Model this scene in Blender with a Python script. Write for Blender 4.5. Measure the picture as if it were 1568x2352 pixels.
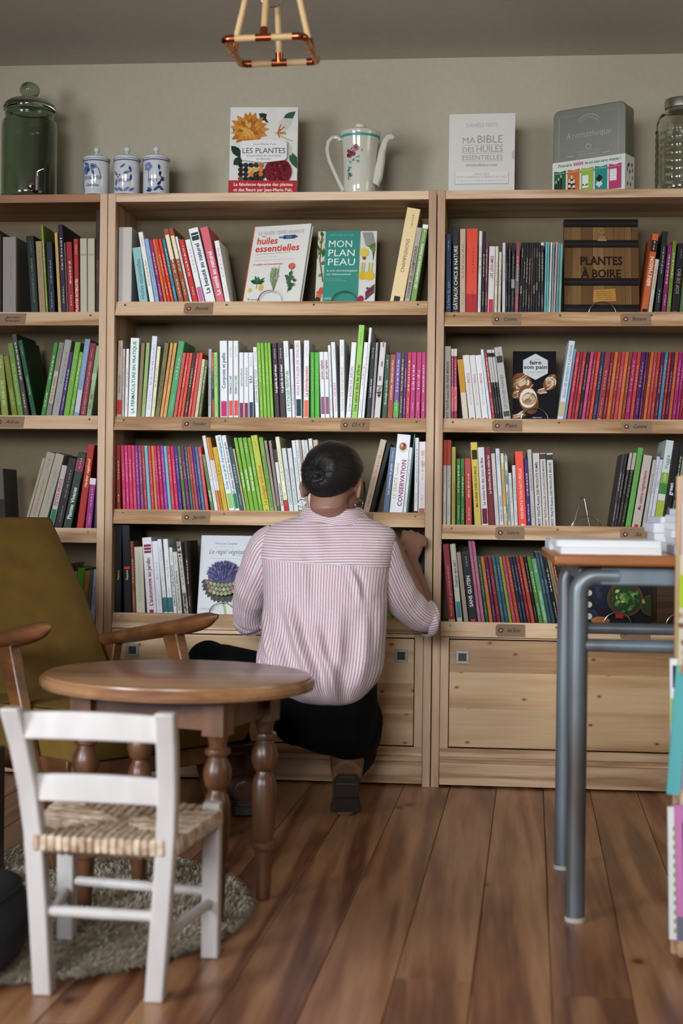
import bpy, bmesh, math, random
from mathutils import Vector, Matrix
for o in list(bpy.data.objects): bpy.data.objects.remove(o)
SC = bpy.context.scene
COL = SC.collection
PI = math.pi
V = Vector
rnd = random.Random(7)

# ------------------------------------------------------------------ camera
IW, IH = 1568, 2352
FPX = IH / 36.0 * 50.0
YAW, PITCH, ROLL = 0.09540977, -0.00460729, 0.01158262
CAM = V((0.388, -4.05358757, 0.8))
_fw = V((-math.sin(YAW) * math.cos(PITCH), math.cos(YAW) * math.cos(PITCH), math.sin(PITCH)))
_r = _fw.cross(V((0, 0, 1))).normalized()
_u = _r.cross(_fw)
RT = _r * math.cos(ROLL) + _u * math.sin(ROLL)
UP = _u * math.cos(ROLL) - _r * math.sin(ROLL)
cd = bpy.data.cameras.new('camera')
cam = bpy.data.objects.new('camera', cd)
COL.objects.link(cam)
cam.matrix_world = Matrix(((RT.x, UP.x, -_fw.x, CAM.x), (RT.y, UP.y, -_fw.y, CAM.y), (RT.z, UP.z, -_fw.z, CAM.z), (0, 0, 0, 1)))
cd.sensor_fit = 'VERTICAL'
cd.sensor_height = 36.0
cd.lens = 50.0
cd.clip_start = 0.05
cd.dof.use_dof = True
cd.dof.focus_distance = 3.98
cd.dof.aperture_fstop = 3.2
SC.camera = cam

# ------------------------------------------------------------------ sky, daylight through the windows, exposure
w = bpy.data.worlds.new('world'); SC.world = w
w.use_nodes = True
bg = w.node_tree.nodes['Background']
bg.inputs[0].default_value = (0.75, 0.86, 1.0, 1)
bg.inputs[1].default_value = 0.25

def window_light(name, loc, aim, sx, sy, watts, color, spread=180):
    l = bpy.data.lights.new(name, 'AREA')
    l.shape = 'RECTANGLE'; l.size = sx; l.size_y = sy; l.energy = watts; l.color = color; l.spread = math.radians(spread)
    o = bpy.data.objects.new(name, l); COL.objects.link(o)
    o.location = loc
    o.rotation_euler = (V(aim) - V(loc)).to_track_quat('-Z', 'Y').to_euler()
    return o
window_light('daylight_window_left', (-2.52, -4.05, 1.36), (0, -2.6, .85), 1.5, 1.2, 94, (0.87, 0.93, 1.0), 130)
window_light('daylight_window_rear', (-0.35, -5.72, 1.62), (0.0, 0, .92), 1.5, .8, 13.5, (0.87, 0.93, 1.0), 44)
window_light('daylight_window_right', (2.92, -1.7, 1.6), (0, -1.7, 1.6), 1.3, 1.1, 11, (1.0, 0.97, 0.74))
SC.view_settings.view_transform = 'Standard'
SC.view_settings.look = 'None'
SC.view_settings.exposure = 0.0
SC.view_settings.gamma = 1.0
SC.view_settings.use_curve_mapping = False
SC.cycles.use_denoising = True
SC.cycles.max_bounces = 12
SC.cycles.diffuse_bounces = 2
SC.cycles.sample_clamp_indirect = 4.0

def W(px, py, Y=None, Z=None, X=None):
    """point of the room at depth Y (or height Z) seen at a position of the 1568 x 2352 photograph"""
    d = _fw + RT * ((px - IW / 2) / FPX) - UP * ((py - IH / 2) / FPX)
    if Y is not None: t = (Y - CAM.y) / d.y
    elif X is not None: t = (X - CAM.x) / d.x
    else: t = (Z - CAM.z) / d.z
    return CAM + d * t
def PXM(Y):
    return FPX / (Y - CAM.y)       # pixels per metre, roughly, at depth Y

# ------------------------------------------------------------------ materials
def s2l(c):
    return c / 12.92 if c <= 0.04045 else ((c + 0.055) / 1.055) ** 2.4
def lin(h, gain=1.0, cap=0.86):
    return tuple(min(cap, s2l(int(h[i:i + 2], 16) / 255) * gain) for i in (0, 2, 4)) + (1,)
_mats = {}
def flat(h, rough=0.55, gain=1.0, metal=0.0, coat=0.0, name=None):
    k = (h, rough, round(gain, 2), metal, coat)
    if k in _mats: return _mats[k]
    m = bpy.data.materials.new(name or 'paint_' + h)
    m.use_nodes = True
    b = m.node_tree.nodes['Principled BSDF']
    b.inputs['Base Color'].default_value = lin(h, gain)
    b.inputs['Roughness'].default_value = rough
    b.inputs['Metallic'].default_value = metal
    b.inputs['Coat Weight'].default_value = coat
    if not metal and not coat: b.inputs['Specular IOR Level'].default_value = .14
    _mats[k] = m
    return m
def node_mat(name, rough=0.5):
    m = bpy.data.materials.new(name); m.use_nodes = True
    nt = m.node_tree; b = nt.nodes['Principled BSDF']; b.inputs['Roughness'].default_value = rough
    return m, nt, b
def N(nt, t, **kw):
    n = nt.nodes.new(t)
    for k, v in kw.items():
        if k in n.inputs: n.inputs[k].default_value = v
        else: setattr(n, k, v)
    return n
def ramp(nt, stops):
    n = nt.nodes.new('ShaderNodeValToRGB')
    e = n.color_ramp.elements
    e[0].position, e[0].color = stops[0]
    e[1].position, e[1].color = stops[-1]
    for p, c in stops[1:-1]:
        x = e.new(p); x.color = c
    return n
def wood(name, dark, mid, light, axis='X', scale=1.0, rough=0.5, rings=1.0, vary=0.12, knots=0.0, coat=0.0, gain=1.0):
    """sawn timber: fine grain along one axis, broad cathedral figure, small hue shift from piece to piece, optional knots"""
    m, nt, b = node_mat(name, rough)
    L = nt.links.new
    tc = N(nt, 'ShaderNodeTexCoord'); oi = N(nt, 'ShaderNodeObjectInfo')
    off = N(nt, 'ShaderNodeVectorMath', operation='SCALE'); cmb = N(nt, 'ShaderNodeCombineXYZ')
    for i in range(3): L(oi.outputs['Random'], cmb.inputs[i])
    L(cmb.outputs[0], off.inputs[0]); off.inputs['Scale'].default_value = 37.0
    add = N(nt, 'ShaderNodeVectorMath', operation='ADD')
    L(tc.outputs['Object'], add.inputs[0]); L(off.outputs[0], add.inputs[1])
    s = {'X': (0.8, 13, 13), 'Y': (13, 0.8, 13), 'Z': (13, 13, 0.8)}[axis]
    mp = N(nt, 'ShaderNodeMapping'); mp.inputs['Scale'].default_value = tuple(v * scale for v in s)
    L(add.outputs[0], mp.inputs[0])
    n1 = N(nt, 'ShaderNodeTexNoise'); n1.inputs['Scale'].default_value = 1.0; n1.inputs['Detail'].default_value = 3.0
    L(mp.outputs[0], n1.inputs['Vector'])
    mul = N(nt, 'ShaderNodeMath', operation='MULTIPLY'); mul.inputs[1].default_value = 22.0 * rings
    L(n1.outputs['Fac'], mul.inputs[0])
    sn = N(nt, 'ShaderNodeMath', operation='SINE'); L(mul.outputs[0], sn.inputs[0])
    mr = N(nt, 'ShaderNodeMapRange'); mr.inputs['From Min'].default_value = -1.0
    L(sn.outputs[0], mr.inputs['Value'])
    n2 = N(nt, 'ShaderNodeTexNoise'); n2.inputs['Scale'].default_value = 14.0; n2.inputs['Detail'].default_value = 4.0
    L(mp.outputs[0], n2.inputs['Vector'])
    mx = N(nt, 'ShaderNodeMath', operation='MULTIPLY_ADD'); mx.inputs[1].default_value = 0.55
    L(mr.outputs[0], mx.inputs[0])
    half = N(nt, 'ShaderNodeMath', operation='MULTIPLY'); half.inputs[1].default_value = 0.5
    L(n2.outputs['Fac'], half.inputs[0]); L(half.outputs[0], mx.inputs[2])
    rp = ramp(nt, [(0.12, lin(dark, gain)), (0.5, lin(mid, gain)), (0.92, lin(light, gain))])
    L(mx.outputs[0], rp.inputs[0])
    hs = N(nt, 'ShaderNodeHueSaturation')
    v = N(nt, 'ShaderNodeMapRange'); v.inputs['To Min'].default_value = 1 - vary; v.inputs['To Max'].default_value = 1 + vary
    L(oi.outputs['Random'], v.inputs['Value']); L(v.outputs[0], hs.inputs['Value'])
    out = rp.outputs[0]
    if knots:
        sx = N(nt, 'ShaderNodeSeparateXYZ'); L(add.outputs[0], sx.inputs[0]); cx = N(nt, 'ShaderNodeCombineXYZ')
        l_, c_ = (0, 2) if knots[1] == 'XZ' else (1, 0)
        sc_ = N(nt, 'ShaderNodeMath', operation='MULTIPLY'); sc_.inputs[1].default_value = .62
        L(sx.outputs[l_], sc_.inputs[0]); L(sc_.outputs[0], cx.inputs[0]); L(sx.outputs[c_], cx.inputs[1])
        vo = N(nt, 'ShaderNodeTexVoronoi', voronoi_dimensions='2D'); vo.inputs['Scale'].default_value = knots[0]
        L(cx.outputs[0], vo.inputs['Vector'])
        sep = N(nt, 'ShaderNodeSeparateColor'); L(vo.outputs['Color'], sep.inputs[0])
        big = N(nt, 'ShaderNodeMath', operation='LESS_THAN'); big.inputs[1].default_value = knots[2]
        L(sep.outputs[0], big.inputs[0])
        ad = N(nt, 'ShaderNodeMath', operation='ADD'); L(vo.outputs['Distance'], ad.inputs[0]); L(big.outputs[0], ad.inputs[1])
        kr = ramp(nt, [(0.0, (0.13, 0.07, 0.035, 1)), (0.03, (0.3, 0.17, 0.08, 1)), (0.055, (.8, .68, .55, 1)), (0.11, (1, 1, 1, 1))])
        L(ad.outputs[0], kr.inputs[0])
        mm = N(nt, 'ShaderNodeMix', data_type='RGBA', blend_type='MULTIPLY'); mm.inputs[0].default_value = 1.0
        L(out, mm.inputs[6]); L(kr.outputs[0], mm.inputs[7]); out = mm.outputs[2]
    L(out, hs.inputs['Color']); L(hs.outputs[0], b.inputs['Base Color'])
    bp = N(nt, 'ShaderNodeBump'); bp.inputs['Strength'].default_value = 0.12; bp.inputs['Distance'].default_value = 0.002
    L(mx.outputs[0], bp.inputs['Height']); L(bp.outputs[0], b.inputs['Normal'])
    b.inputs['Coat Weight'].default_value = coat
    b.inputs['Coat Roughness'].default_value = 0.2
    return m
def speckle(name, c1, c2, scale, rough=0.8, bump=0.3, dist=0.003, stretch=(1, 1, 1), detail=3.0, gain=1.0):
    m, nt, b = node_mat(name, rough); L = nt.links.new
    tc = N(nt, 'ShaderNodeTexCoord'); mp = N(nt, 'ShaderNodeMapping'); mp.inputs['Scale'].default_value = stretch
    L(tc.outputs['Object'], mp.inputs[0])
    n = N(nt, 'ShaderNodeTexNoise'); n.inputs['Scale'].default_value = scale; n.inputs['Detail'].default_value = detail
    L(mp.outputs[0], n.inputs['Vector'])
    r = ramp(nt, [(0.3, lin(c1, gain)), (0.7, lin(c2, gain))]); L(n.outputs['Fac'], r.inputs[0]); L(r.outputs[0], b.inputs['Base Color'])
    bp = N(nt, 'ShaderNodeBump'); bp.inputs['Strength'].default_value = bump; bp.inputs['Distance'].default_value = dist
    L(n.outputs['Fac'], bp.inputs['Height']); L(bp.outputs[0], b.inputs['Normal'])
    return m
def glass(name, h, rough=0.03, ior=1.45, density=0.0):
    m, nt, b = node_mat(name, rough)
    b.inputs['Base Color'].default_value = lin(h, 1.0, 1.0)
    b.inputs['Transmission Weight'].default_value = 1.0
    b.inputs['IOR'].default_value = ior
    return m

PINE_X = wood('pine_along_x', '8e653f', 'c39d78', 'd9ba98', 'X', 1.0, 0.5, 1.0, 0.07)
PINE_Z = wood('pine_along_z', '977050', 'b8926f', 'caa888', 'Z', 1.0, 0.5, 0.8, 0.05)
PINE_KNOT = wood('knotty_pine_along_x', '966c42', 'bf976a', 'd1b088', 'X', 0.6, 0.45, 0.9, 0.05, knots=(15.0, 'XZ', .55))
PINE_TOP = wood('reddish_pine_along_x', '7c4a28', '99602f', 'b0743f', 'X', 1.0, 0.5, 0.8, 0.05)
WALNUT = wood('varnished_walnut', '3e2617', '5c3a25', '744c32', 'Z', 1.0, 0.36, 0.6, 0.06, coat=0.12)
WALNUT_X = wood('varnished_walnut_top', '54341f', '855a3c', 'a67c56', 'X', 0.8, 0.3, 0.6, 0.05, coat=0.3)
TEAK = wood('oiled_teak', '4a2c18', '6e4526', '83552f', 'X', 0.8, 0.35, 0.5, 0.04, coat=0.2)
FLOORWOOD = wood('old_pine_floor', '5e3520', '986442', 'bd8c64', 'Y', 0.62, 0.33, 1.2, 0.13, knots=(4.5, 'XY', .72), gain=0.85)
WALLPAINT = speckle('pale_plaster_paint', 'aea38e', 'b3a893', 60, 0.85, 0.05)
CEILPAINT = speckle('ceiling_paint', 'c8bfb0', 'cec5b7', 40, 0.85, 0.05)
PLYBACK = speckle('back_board_paint', '6b5b40', '706044', 30, 0.7, 0.05)
WHITEPAINT = speckle('white_painted_wood', 'c6beba', 'd0c8c4', 35, 0.4, 0.08, stretch=(1, 1, 0.2))
PAPER = flat('d9d4c8', 0.85, name='page_paper')
CARD = flat('8d735c', 0.8, name='brown_tag_card')
STEEL = flat('b8b8b6', 0.28, metal=1.0, name='brushed_steel')
CHROME = flat('d8d8d8', 0.1, metal=1.0, name='chrome')
COPPER = flat('b4653f', 0.25, metal=1.0, name='copper')
BLACKGAP = flat('0d0a08', 0.9, name='dark_gap')

# ------------------------------------------------------------------ mesh building
ORG = {}
class MB:
    def __init__(s): s.v = []; s.f = []; s.m = []; s.uv = None; s.cur = 0
    def add(s, vs, fs):
        o = len(s.v); s.v += [V(p) for p in vs]
        for f in fs: s.f.append(tuple(i + o for i in f)); s.m.append(s.cur)
        return s
    def box(s, x0, x1, y0, y1, z0, z1, M=None):
        vs = [V((x, y, z)) for z in (z0, z1) for y in (y0, y1) for x in (x0, x1)]
        if M: vs = [M @ p for p in vs]
        return s.add(vs, [(0, 2, 3, 1), (4, 5, 7, 6), (0, 1, 5, 4), (2, 6, 7, 3), (0, 4, 6, 2), (1, 3, 7, 5)])
    def prism(s, poly, a, b):
        """poly: list of points, swept by the vectors a..b (extrusion from offset a to offset b)"""
        n = len(poly); a = V(a); b = V(b)
        vs = [V(p) + a for p in poly] + [V(p) + b for p in poly]
        fs = [tuple(range(n))[::-1], tuple(range(n, 2 * n))] + [(i, (i + 1) % n, n + (i + 1) % n, n + i) for i in range(n)]
        return s.add(vs, fs)
    def rings(s, rings, cap0=True, cap1=True, closed=True):
        n = len(rings[0]); vs = [p for r in rings for p in r]; fs = []
        for i in range(len(rings) - 1):
            for j in range(n if closed else n - 1):
                k = (j + 1) % n
                fs.append((i * n + j, i * n + k, (i + 1) * n + k, (i + 1) * n + j))
        if cap0: fs.append(tuple(range(n))[::-1])
        if cap1: fs.append(tuple((len(rings) - 1) * n + j for j in range(n)))
        return s.add(vs, fs)
    def tube(s, pts, rad, n=10, cap=True, sq=None):
        pts = [V(p) for p in pts]
        if not isinstance(rad, (list, tuple)): rad = [rad] * len(pts)
        t0 = (pts[1] - pts[0]).normalized()
        ref = V((0, 0, 1)) if abs(t0.z) < 0.9 else V((0, 1, 0))
        a = t0.cross(ref).normalized(); rs = []
        for i, p in enumerate(pts):
            t = (pts[min(i + 1, len(pts) - 1)] - pts[max(i - 1, 0)]).normalized()
            a = (a - t * a.dot(t)).normalized(); b = t.cross(a)
            rs.append([p + (a * math.cos(2 * PI * k / n) + b * math.sin(2 * PI * k / n)) * rad[i] for k in range(n)])
        return s.rings(rs, cap, cap)
    def lathe(s, prof, c, n=32, cap0=True, cap1=True, M=None):
        c = V(c)
        rs = [[V((r * math.cos(2 * PI * k / n), r * math.sin(2 * PI * k / n), z)) for k in range(n)] for r, z in prof]
        if M: rs = [[M @ p for p in r] for r in rs]
        return s.rings([[p + c for p in r] for r in rs], cap0, cap1)
    def ball(s, c, r, n=16, m=10, M=None):
        r = V((r, r, r)) if not hasattr(r, '__len__') else V(r)
        c = V(c); rs = []
        for i in range(m + 1):
            th = PI * max(0.02, min(0.98, i / m)) if i in (0, m) else PI * i / m
            if i == 0: th = 0.02
            if i == m: th = PI - 0.02
            rs.append([V((r.x * math.sin(th) * math.cos(2 * PI * k / n), r.y * math.sin(th) * math.sin(2 * PI * k / n), -r.z * math.cos(th))) for k in range(n)])
        if M: rs = [[M @ p for p in q] for q in rs]
        return s.rings([[p + c for p in q] for q in rs])
    def build(s, name, mat, parent=None, smooth=True, bevel=0.0, angle=40, loc=None, local=False):
        me = bpy.data.meshes.new(name)
        org = ORG.get(parent.name, V((0, 0, 0))) if parent else V(loc if loc is not None else (0, 0, 0))
        me.from_pydata([tuple(p if local else p - org) for p in s.v], [], s.f)
        for m in (mat if isinstance(mat, (list, tuple)) else [mat]): me.materials.append(m)
        if isinstance(mat, (list, tuple)): me.polygons.foreach_set('material_index', s.m)
        if s.uv:
            l = me.uv_layers.new(name='UVMap')
            for poly in me.polygons:
                for li in poly.loop_indices: l.data[li].uv = s.uv[me.loops[li].vertex_index]
        me.validate(); fix_normals(me)
        if smooth:
            me.polygons.foreach_set('use_smooth', [True] * len(me.polygons))
            me.set_sharp_from_angle(angle=math.radians(angle))
        o = bpy.data.objects.new(name, me); COL.objects.link(o)
        if parent: o.parent = parent
        else: o.location = org
        ORG[o.name] = org
        if bevel:
            bv = o.modifiers.new('edge', 'BEVEL'); bv.width = bevel; bv.segments = 2; bv.limit_method = 'ANGLE'; bv.angle_limit = math.radians(35)
        return o
def fix_normals(me):
    bm = bmesh.new(); bm.from_mesh(me)
    bmesh.ops.recalc_face_normals(bm, faces=bm.faces)
    bm.to_mesh(me); bm.free()
def tag(o, label=None, cat=None, group=None, kind=None):
    if label: o['label'] = label
    if cat: o['category'] = cat
    if group: o['group'] = group
    if kind: o['kind'] = kind
    return o
def thing(name, label, cat, loc=(0, 0, 0), group=None):
    o = bpy.data.objects.new(name, None); COL.objects.link(o)
    o.empty_display_size = 0.02
    o.location = loc; ORG[o.name] = V(loc)
    return tag(o, label, cat, group)
def struct(name, mb, mat, **k):
    return tag(mb.build(name, mat, **k), kind='structure')
def Box(*a): return MB().box(*a)

# ------------------------------------------------------------------ lettering: every glyph is meshed once, words are put together from them
GL = {}
CHARS = "ABCDEFGHIJKLMNOPQRSTUVWXYZabcdefghijklmnopqrstuvwxyz0123456789ÀÉÈÊÂÔÛÎÇàéèêâôûîçëï.,'’!?&-:+"
def make_glyphs():
    tmp = []
    for bold in (0, 1):
        for ch in CHARS:
            pair = []
            for body in (ch, ch + '|', '|'):
                cu = bpy.data.curves.new('g', 'FONT'); cu.body = body; cu.resolution_u = 2
                cu.offset = 0.022 if bold else 0.0
                o = bpy.data.objects.new('g', cu); COL.objects.link(o); pair.append(o)
            tmp.append((bold, ch, pair))
    dg = bpy.context.evaluated_depsgraph_get()
    for bold, ch, (a, b, c) in tmp:
        me = a.evaluated_get(dg).to_mesh()
        vs = [(v.co.x, v.co.y) for v in me.vertices]; fs = [tuple(p.vertices) for p in me.polygons]
        mb_ = b.evaluated_get(dg).to_mesh(); mx = max(v.co.x for v in mb_.vertices)
        mc = c.evaluated_get(dg).to_mesh(); mx -= max(v.co.x for v in mc.vertices)
        GL[(bold, ch)] = (vs, fs, mx)
    for bold, ch, t in tmp:
        for o in t:
            cu = o.data; bpy.data.objects.remove(o); bpy.data.curves.remove(cu)
make_glyphs()
def words2d(text, size=1.0, bold=0, cond=1.0, shear=0.0, gap=0.0):
    """flat outline of a line of lettering starting at the origin; returns vertices, faces and the length"""
    x = 0.0; vs = []; fs = []
    for ch in text:
        if ch == ' ': x += 0.28; continue
        g = GL.get((bold, ch))
        if not g: x += 0.3; continue
        o = len(vs)
        vs += [((vx + vy * shear + x) * size * cond, vy * size) for vx, vy in g[0]]
        fs += [tuple(i + o for i in f) for f in g[1]]
        x += g[2] + gap
    return vs, fs, x * size * cond
CAPH = 0.69     # cap height of the built-in face, per unit of size

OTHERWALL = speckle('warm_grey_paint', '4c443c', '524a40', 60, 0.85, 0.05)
class Art:
    """flat printing in a w x h rectangle, origin bottom left, in layers; build() lays it on any surface"""
    def __init__(s, w, h): s.w, s.h = w, h; s.v = []; s.f = []; s.c = []; s.cols = []; s.L = 0; s.clip = False
    def _c(s, col):
        if col not in s.cols: s.cols.append(col)
        return s.cols.index(col)
    def raw(s, vs, fs, col, lift=True):
        if lift: s.L += 1
        o = len(s.v); ci = s._c(col)
        s.v += [(x, y, s.L) for x, y in vs]
        for f in fs: s.f.append(tuple(i + o for i in f)); s.c.append(ci)
        return s
    def poly(s, pts, col): return s.raw(pts, [tuple(range(len(pts)))], col)
    def rect(s, x0, y0, x1, y1, col): return s.poly([(x0, y0), (x1, y0), (x1, y1), (x0, y1)], col)
    def disc(s, x, y, rx, ry, col, n=20, rot=0.0):
        c, q = math.cos(rot), math.sin(rot)
        return s.poly([(x + rx * math.cos(2 * PI * k / n) * c - ry * math.sin(2 * PI * k / n) * q, y + rx * math.cos(2 * PI * k / n) * q + ry * math.sin(2 * PI * k / n) * c) for k in range(n)], col)
    def ring(s, x, y, r0, r1, col, n=24, a0=0.0, a1=2 * PI):
        vs = []; fs = []
        for k in range(n + 1):
            a = a0 + (a1 - a0) * k / n
            vs += [(x + r0 * math.cos(a), y + r0 * math.sin(a)), (x + r1 * math.cos(a), y + r1 * math.sin(a))]
        for k in range(n): fs.append((2 * k, 2 * k + 1, 2 * k + 3, 2 * k + 2))
        return s.raw(vs, fs, col)
    def leaf(s, x, y, L, wd, ang, col, tip=0.5):
        c, q = math.cos(ang), math.sin(ang); P = []
        prof = [(0, 0), (0.18, 0.33), (0.4, 0.5), (0.65, 0.4), (0.85, 0.18), (1, 0)]
        for u, t in prof: P.append((u * L, t * wd))
        for u, t in prof[-2:0:-1]: P.append((u * L, -t * wd))
        return s.poly([(x + a * c - b * q, y + a * q + b * c) for a, b in P], col)
    def stroke(s, pts, wd, col):
        vs = []; fs = []
        for i, p in enumerate(pts):
            a = pts[max(0, i - 1)]; b = pts[min(len(pts) - 1, i + 1)]
            dx, dy = b[0] - a[0], b[1] - a[1]; l = math.hypot(dx, dy) or 1
            nx, ny = -dy / l * wd / 2, dx / l * wd / 2
            vs += [(p[0] + nx, p[1] + ny), (p[0] - nx, p[1] - ny)]
        for i in range(len(pts) - 1): fs.append((2 * i, 2 * i + 1, 2 * i + 3, 2 * i + 2))
        return s.raw(vs, fs, col)
    def text(s, t, x, y, size, col, bold=0, cond=1.0, shear=0.0, align='l', fit=None, gap=0.0, rot=0.0):
        vs, fs, ln = words2d(t, size, bold, cond, shear, gap)
        if fit and ln > 0:
            k = fit / ln; vs = [(a * k, b) for a, b in vs]; ln = fit
        dx = {'l': 0, 'c': -ln / 2, 'r': -ln}[align]
        c, q = math.cos(rot), math.sin(rot)
        return s.raw([(x + (a + dx) * c - b * q, y + (a + dx) * q + b * c) for a, b in vs], fs, col)
    def bars(s, x0, y, x1, h, col, rng, lo=0.03, hi=0.09):
        """a line of small print too fine to read: word-long dashes"""
        vs = []; fs = []; x = x0; un = abs(x1 - x0)
        while x < x1 - un * 0.02:
            e = x + min(x1 - x, un * rng.uniform(lo, hi))
            while x < e:          # one letter: a stem and now and then a bar
                o = len(vs); t = h * rng.choice((.66, .66, .7, 1.0)); b = h * rng.choice((.16, .2, .24, .45))
                vs += [(x, y), (x + b, y), (x + b, y + t), (x, y + t)]; fs.append((o, o + 1, o + 2, o + 3))
                if rng.random() < .5:
                    o = len(vs); yy = y + h * rng.choice((0, .3, .55)); vs += [(x + b, yy), (x + b + h * .26, yy), (x + b + h * .26, yy + h * .13), (x + b, yy + h * .13)]; fs.append((o, o + 1, o + 2, o + 3)); x += h * .26
                x += b + h * .2
            x += h * 0.55
        return s.raw(vs, fs, col)
    def build(s, name, parent, fn, gain=1.0, rough=0.55, step=0.00007, base=0.0002):
        if s.clip: s.v = [(max(0, min(s.w, x)), max(0, min(s.h, y)), L) for x, y, L in s.v]
        me = bpy.data.meshes.new(name)
        me.from_pydata([tuple(fn(x, y, base + step * L)) for x, y, L in s.v], [], s.f)
        for c in s.cols: me.materials.append(flat(c, rough, gain))
        me.polygons.foreach_set('material_index', s.c)
        o = bpy.data.objects.new(name, me); COL.objects.link(o); o.parent = parent
        ORG[o.name] = ORG.get(parent.name, V((0, 0, 0)))
        return o

# ================================================================== THE ROOM
ZC = 2.163; YB = 0.282; XL, XR, YF = -2.6, 3.0, -5.8
fl = struct('floor', Box(XL - .1, XR + .1, YF - .1, YB + .1, -0.06, -0.022), BLACKGAP, smooth=False)
PW = 0.1315; DXY = 0.037            # boards run a little askew of the bookcases
rp = random.Random(3)
def plank(x0, y0, y1):
    g = 0.0006
    mb = MB(); c = 0.0016
    P = [(x0 + g, 0), (x0 + PW - g, 0)]
    xs = lambda x, y: x + DXY * y
    a, b = x0 + g, x0 + PW - g
    vs = []
    for y in (y0 + g, y1 - g):
        vs += [V((xs(a, y), y, -0.022)), V((xs(b, y), y, -0.022)), V((xs(b, y), y, -c)), V((xs(b - c, y), y, 0)), V((xs(a + c, y), y, 0)), V((xs(a, y), y, -c))]
    fs = [(0, 1, 2, 3, 4, 5), (11, 10, 9, 8, 7, 6)] + [(i, i + 6, (i + 1) % 6 + 6, (i + 1) % 6) for i in range(6)]
    mb.add(vs, fs)
    me_o = mb.build('plank', FLOORWOOD, fl, smooth=False)
    return me_o
nx = 0
x = 0.187 - PW * 16
while x < 2.0:
    cuts = [YF, rp.uniform(-4.4, -3.2), rp.uniform(-2.4, -1.2) if nx % 3 else rp.uniform(-2.0, -1.6), YB]
    if x > -1.6 and nx % 2 == 0: cuts = [YF, rp.uniform(-3.0, -2.0), YB]
    for i in range(len(cuts) - 1): plank(x, cuts[i], cuts[i + 1])
    x += PW; nx += 1
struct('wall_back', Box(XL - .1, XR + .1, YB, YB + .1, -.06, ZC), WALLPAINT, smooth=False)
struct('ceiling', Box(XL - .1, XR + .1, YF - .1, YB + .1, ZC, ZC + .1), CEILPAINT, smooth=False)
def wall_with_hole(name, axis, p0, p1, a0, a1, h0, h1, z0, z1):
    """wall slab with one window opening; axis 'x': wall of constant x between p0 and p1, running along y from a0 to a1"""
    mb = MB()
    def b(u0, u1, w0, w1):
        if axis == 'x': mb.box(p0, p1, u0, u1, w0, w1)
        else: mb.box(u0, u1, p0, p1, w0, w1)
    b(a0, h0, -.06, ZC); b(h1, a1, -.06, ZC); b(h0, h1, -.06, z0); b(h0, h1, z1, ZC)
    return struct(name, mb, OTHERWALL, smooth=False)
GLASSPANE = glass('window_glass', 'f2f6f6', 0.0, 1.0)
def window(name, axis, p, h0, h1, z0, z1):
    fr = MB(); t = 0.05
    def b(m, u0, u1, w0, w1, d=0.03):
        if axis == 'x': m.box(p - d, p + d, u0, u1, w0, w1)
        else: m.box(u0, u1, p - d, p + d, w0, w1)
    b(fr, h0, h0 + t, z0, z1); b(fr, h1 - t, h1, z0, z1); b(fr, h0, h1, z0, z0 + t); b(fr, h0, h1, z1 - t, z1); m_ = (h0 + h1) / 2; b(fr, m_ - .03, m_ + .03, z0, z1)
    o = struct(name, fr, WHITEPAINT, smooth=False)
    for u0, u1 in ((h0 + t, m_ - .03), (m_ + .03, h1 - t)):
        g = MB(); b(g, u0, u1, z0 + t, z1 - t, 0.003); g.build('pane', GLASSPANE, o, smooth=False)
    return o
wall_with_hole('wall_left', 'x', XL - .1, XL, YF - .1, YB + .1, -4.85, -3.25, 0.6, 1.96)
window('window_1', 'x', XL - .05, -4.85, -3.25, 0.6, 1.96)
wall_with_hole('wall_front', 'y', YF - .1, YF, XL - .1, XR + .1, -1.2, 0.5, 1.1, 2.1)
window('window_2', 'y', YF - .05, -1.2, 0.5, 1.1, 2.1)
wall_with_hole('wall_right', 'x', XR, XR + .1, YF - .1, YB + .1, -2.4, -1.0, 1.0, 2.1)
window('window_3', 'x', XR + .05, -2.4, -1.0, 1.0, 2.1)

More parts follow.
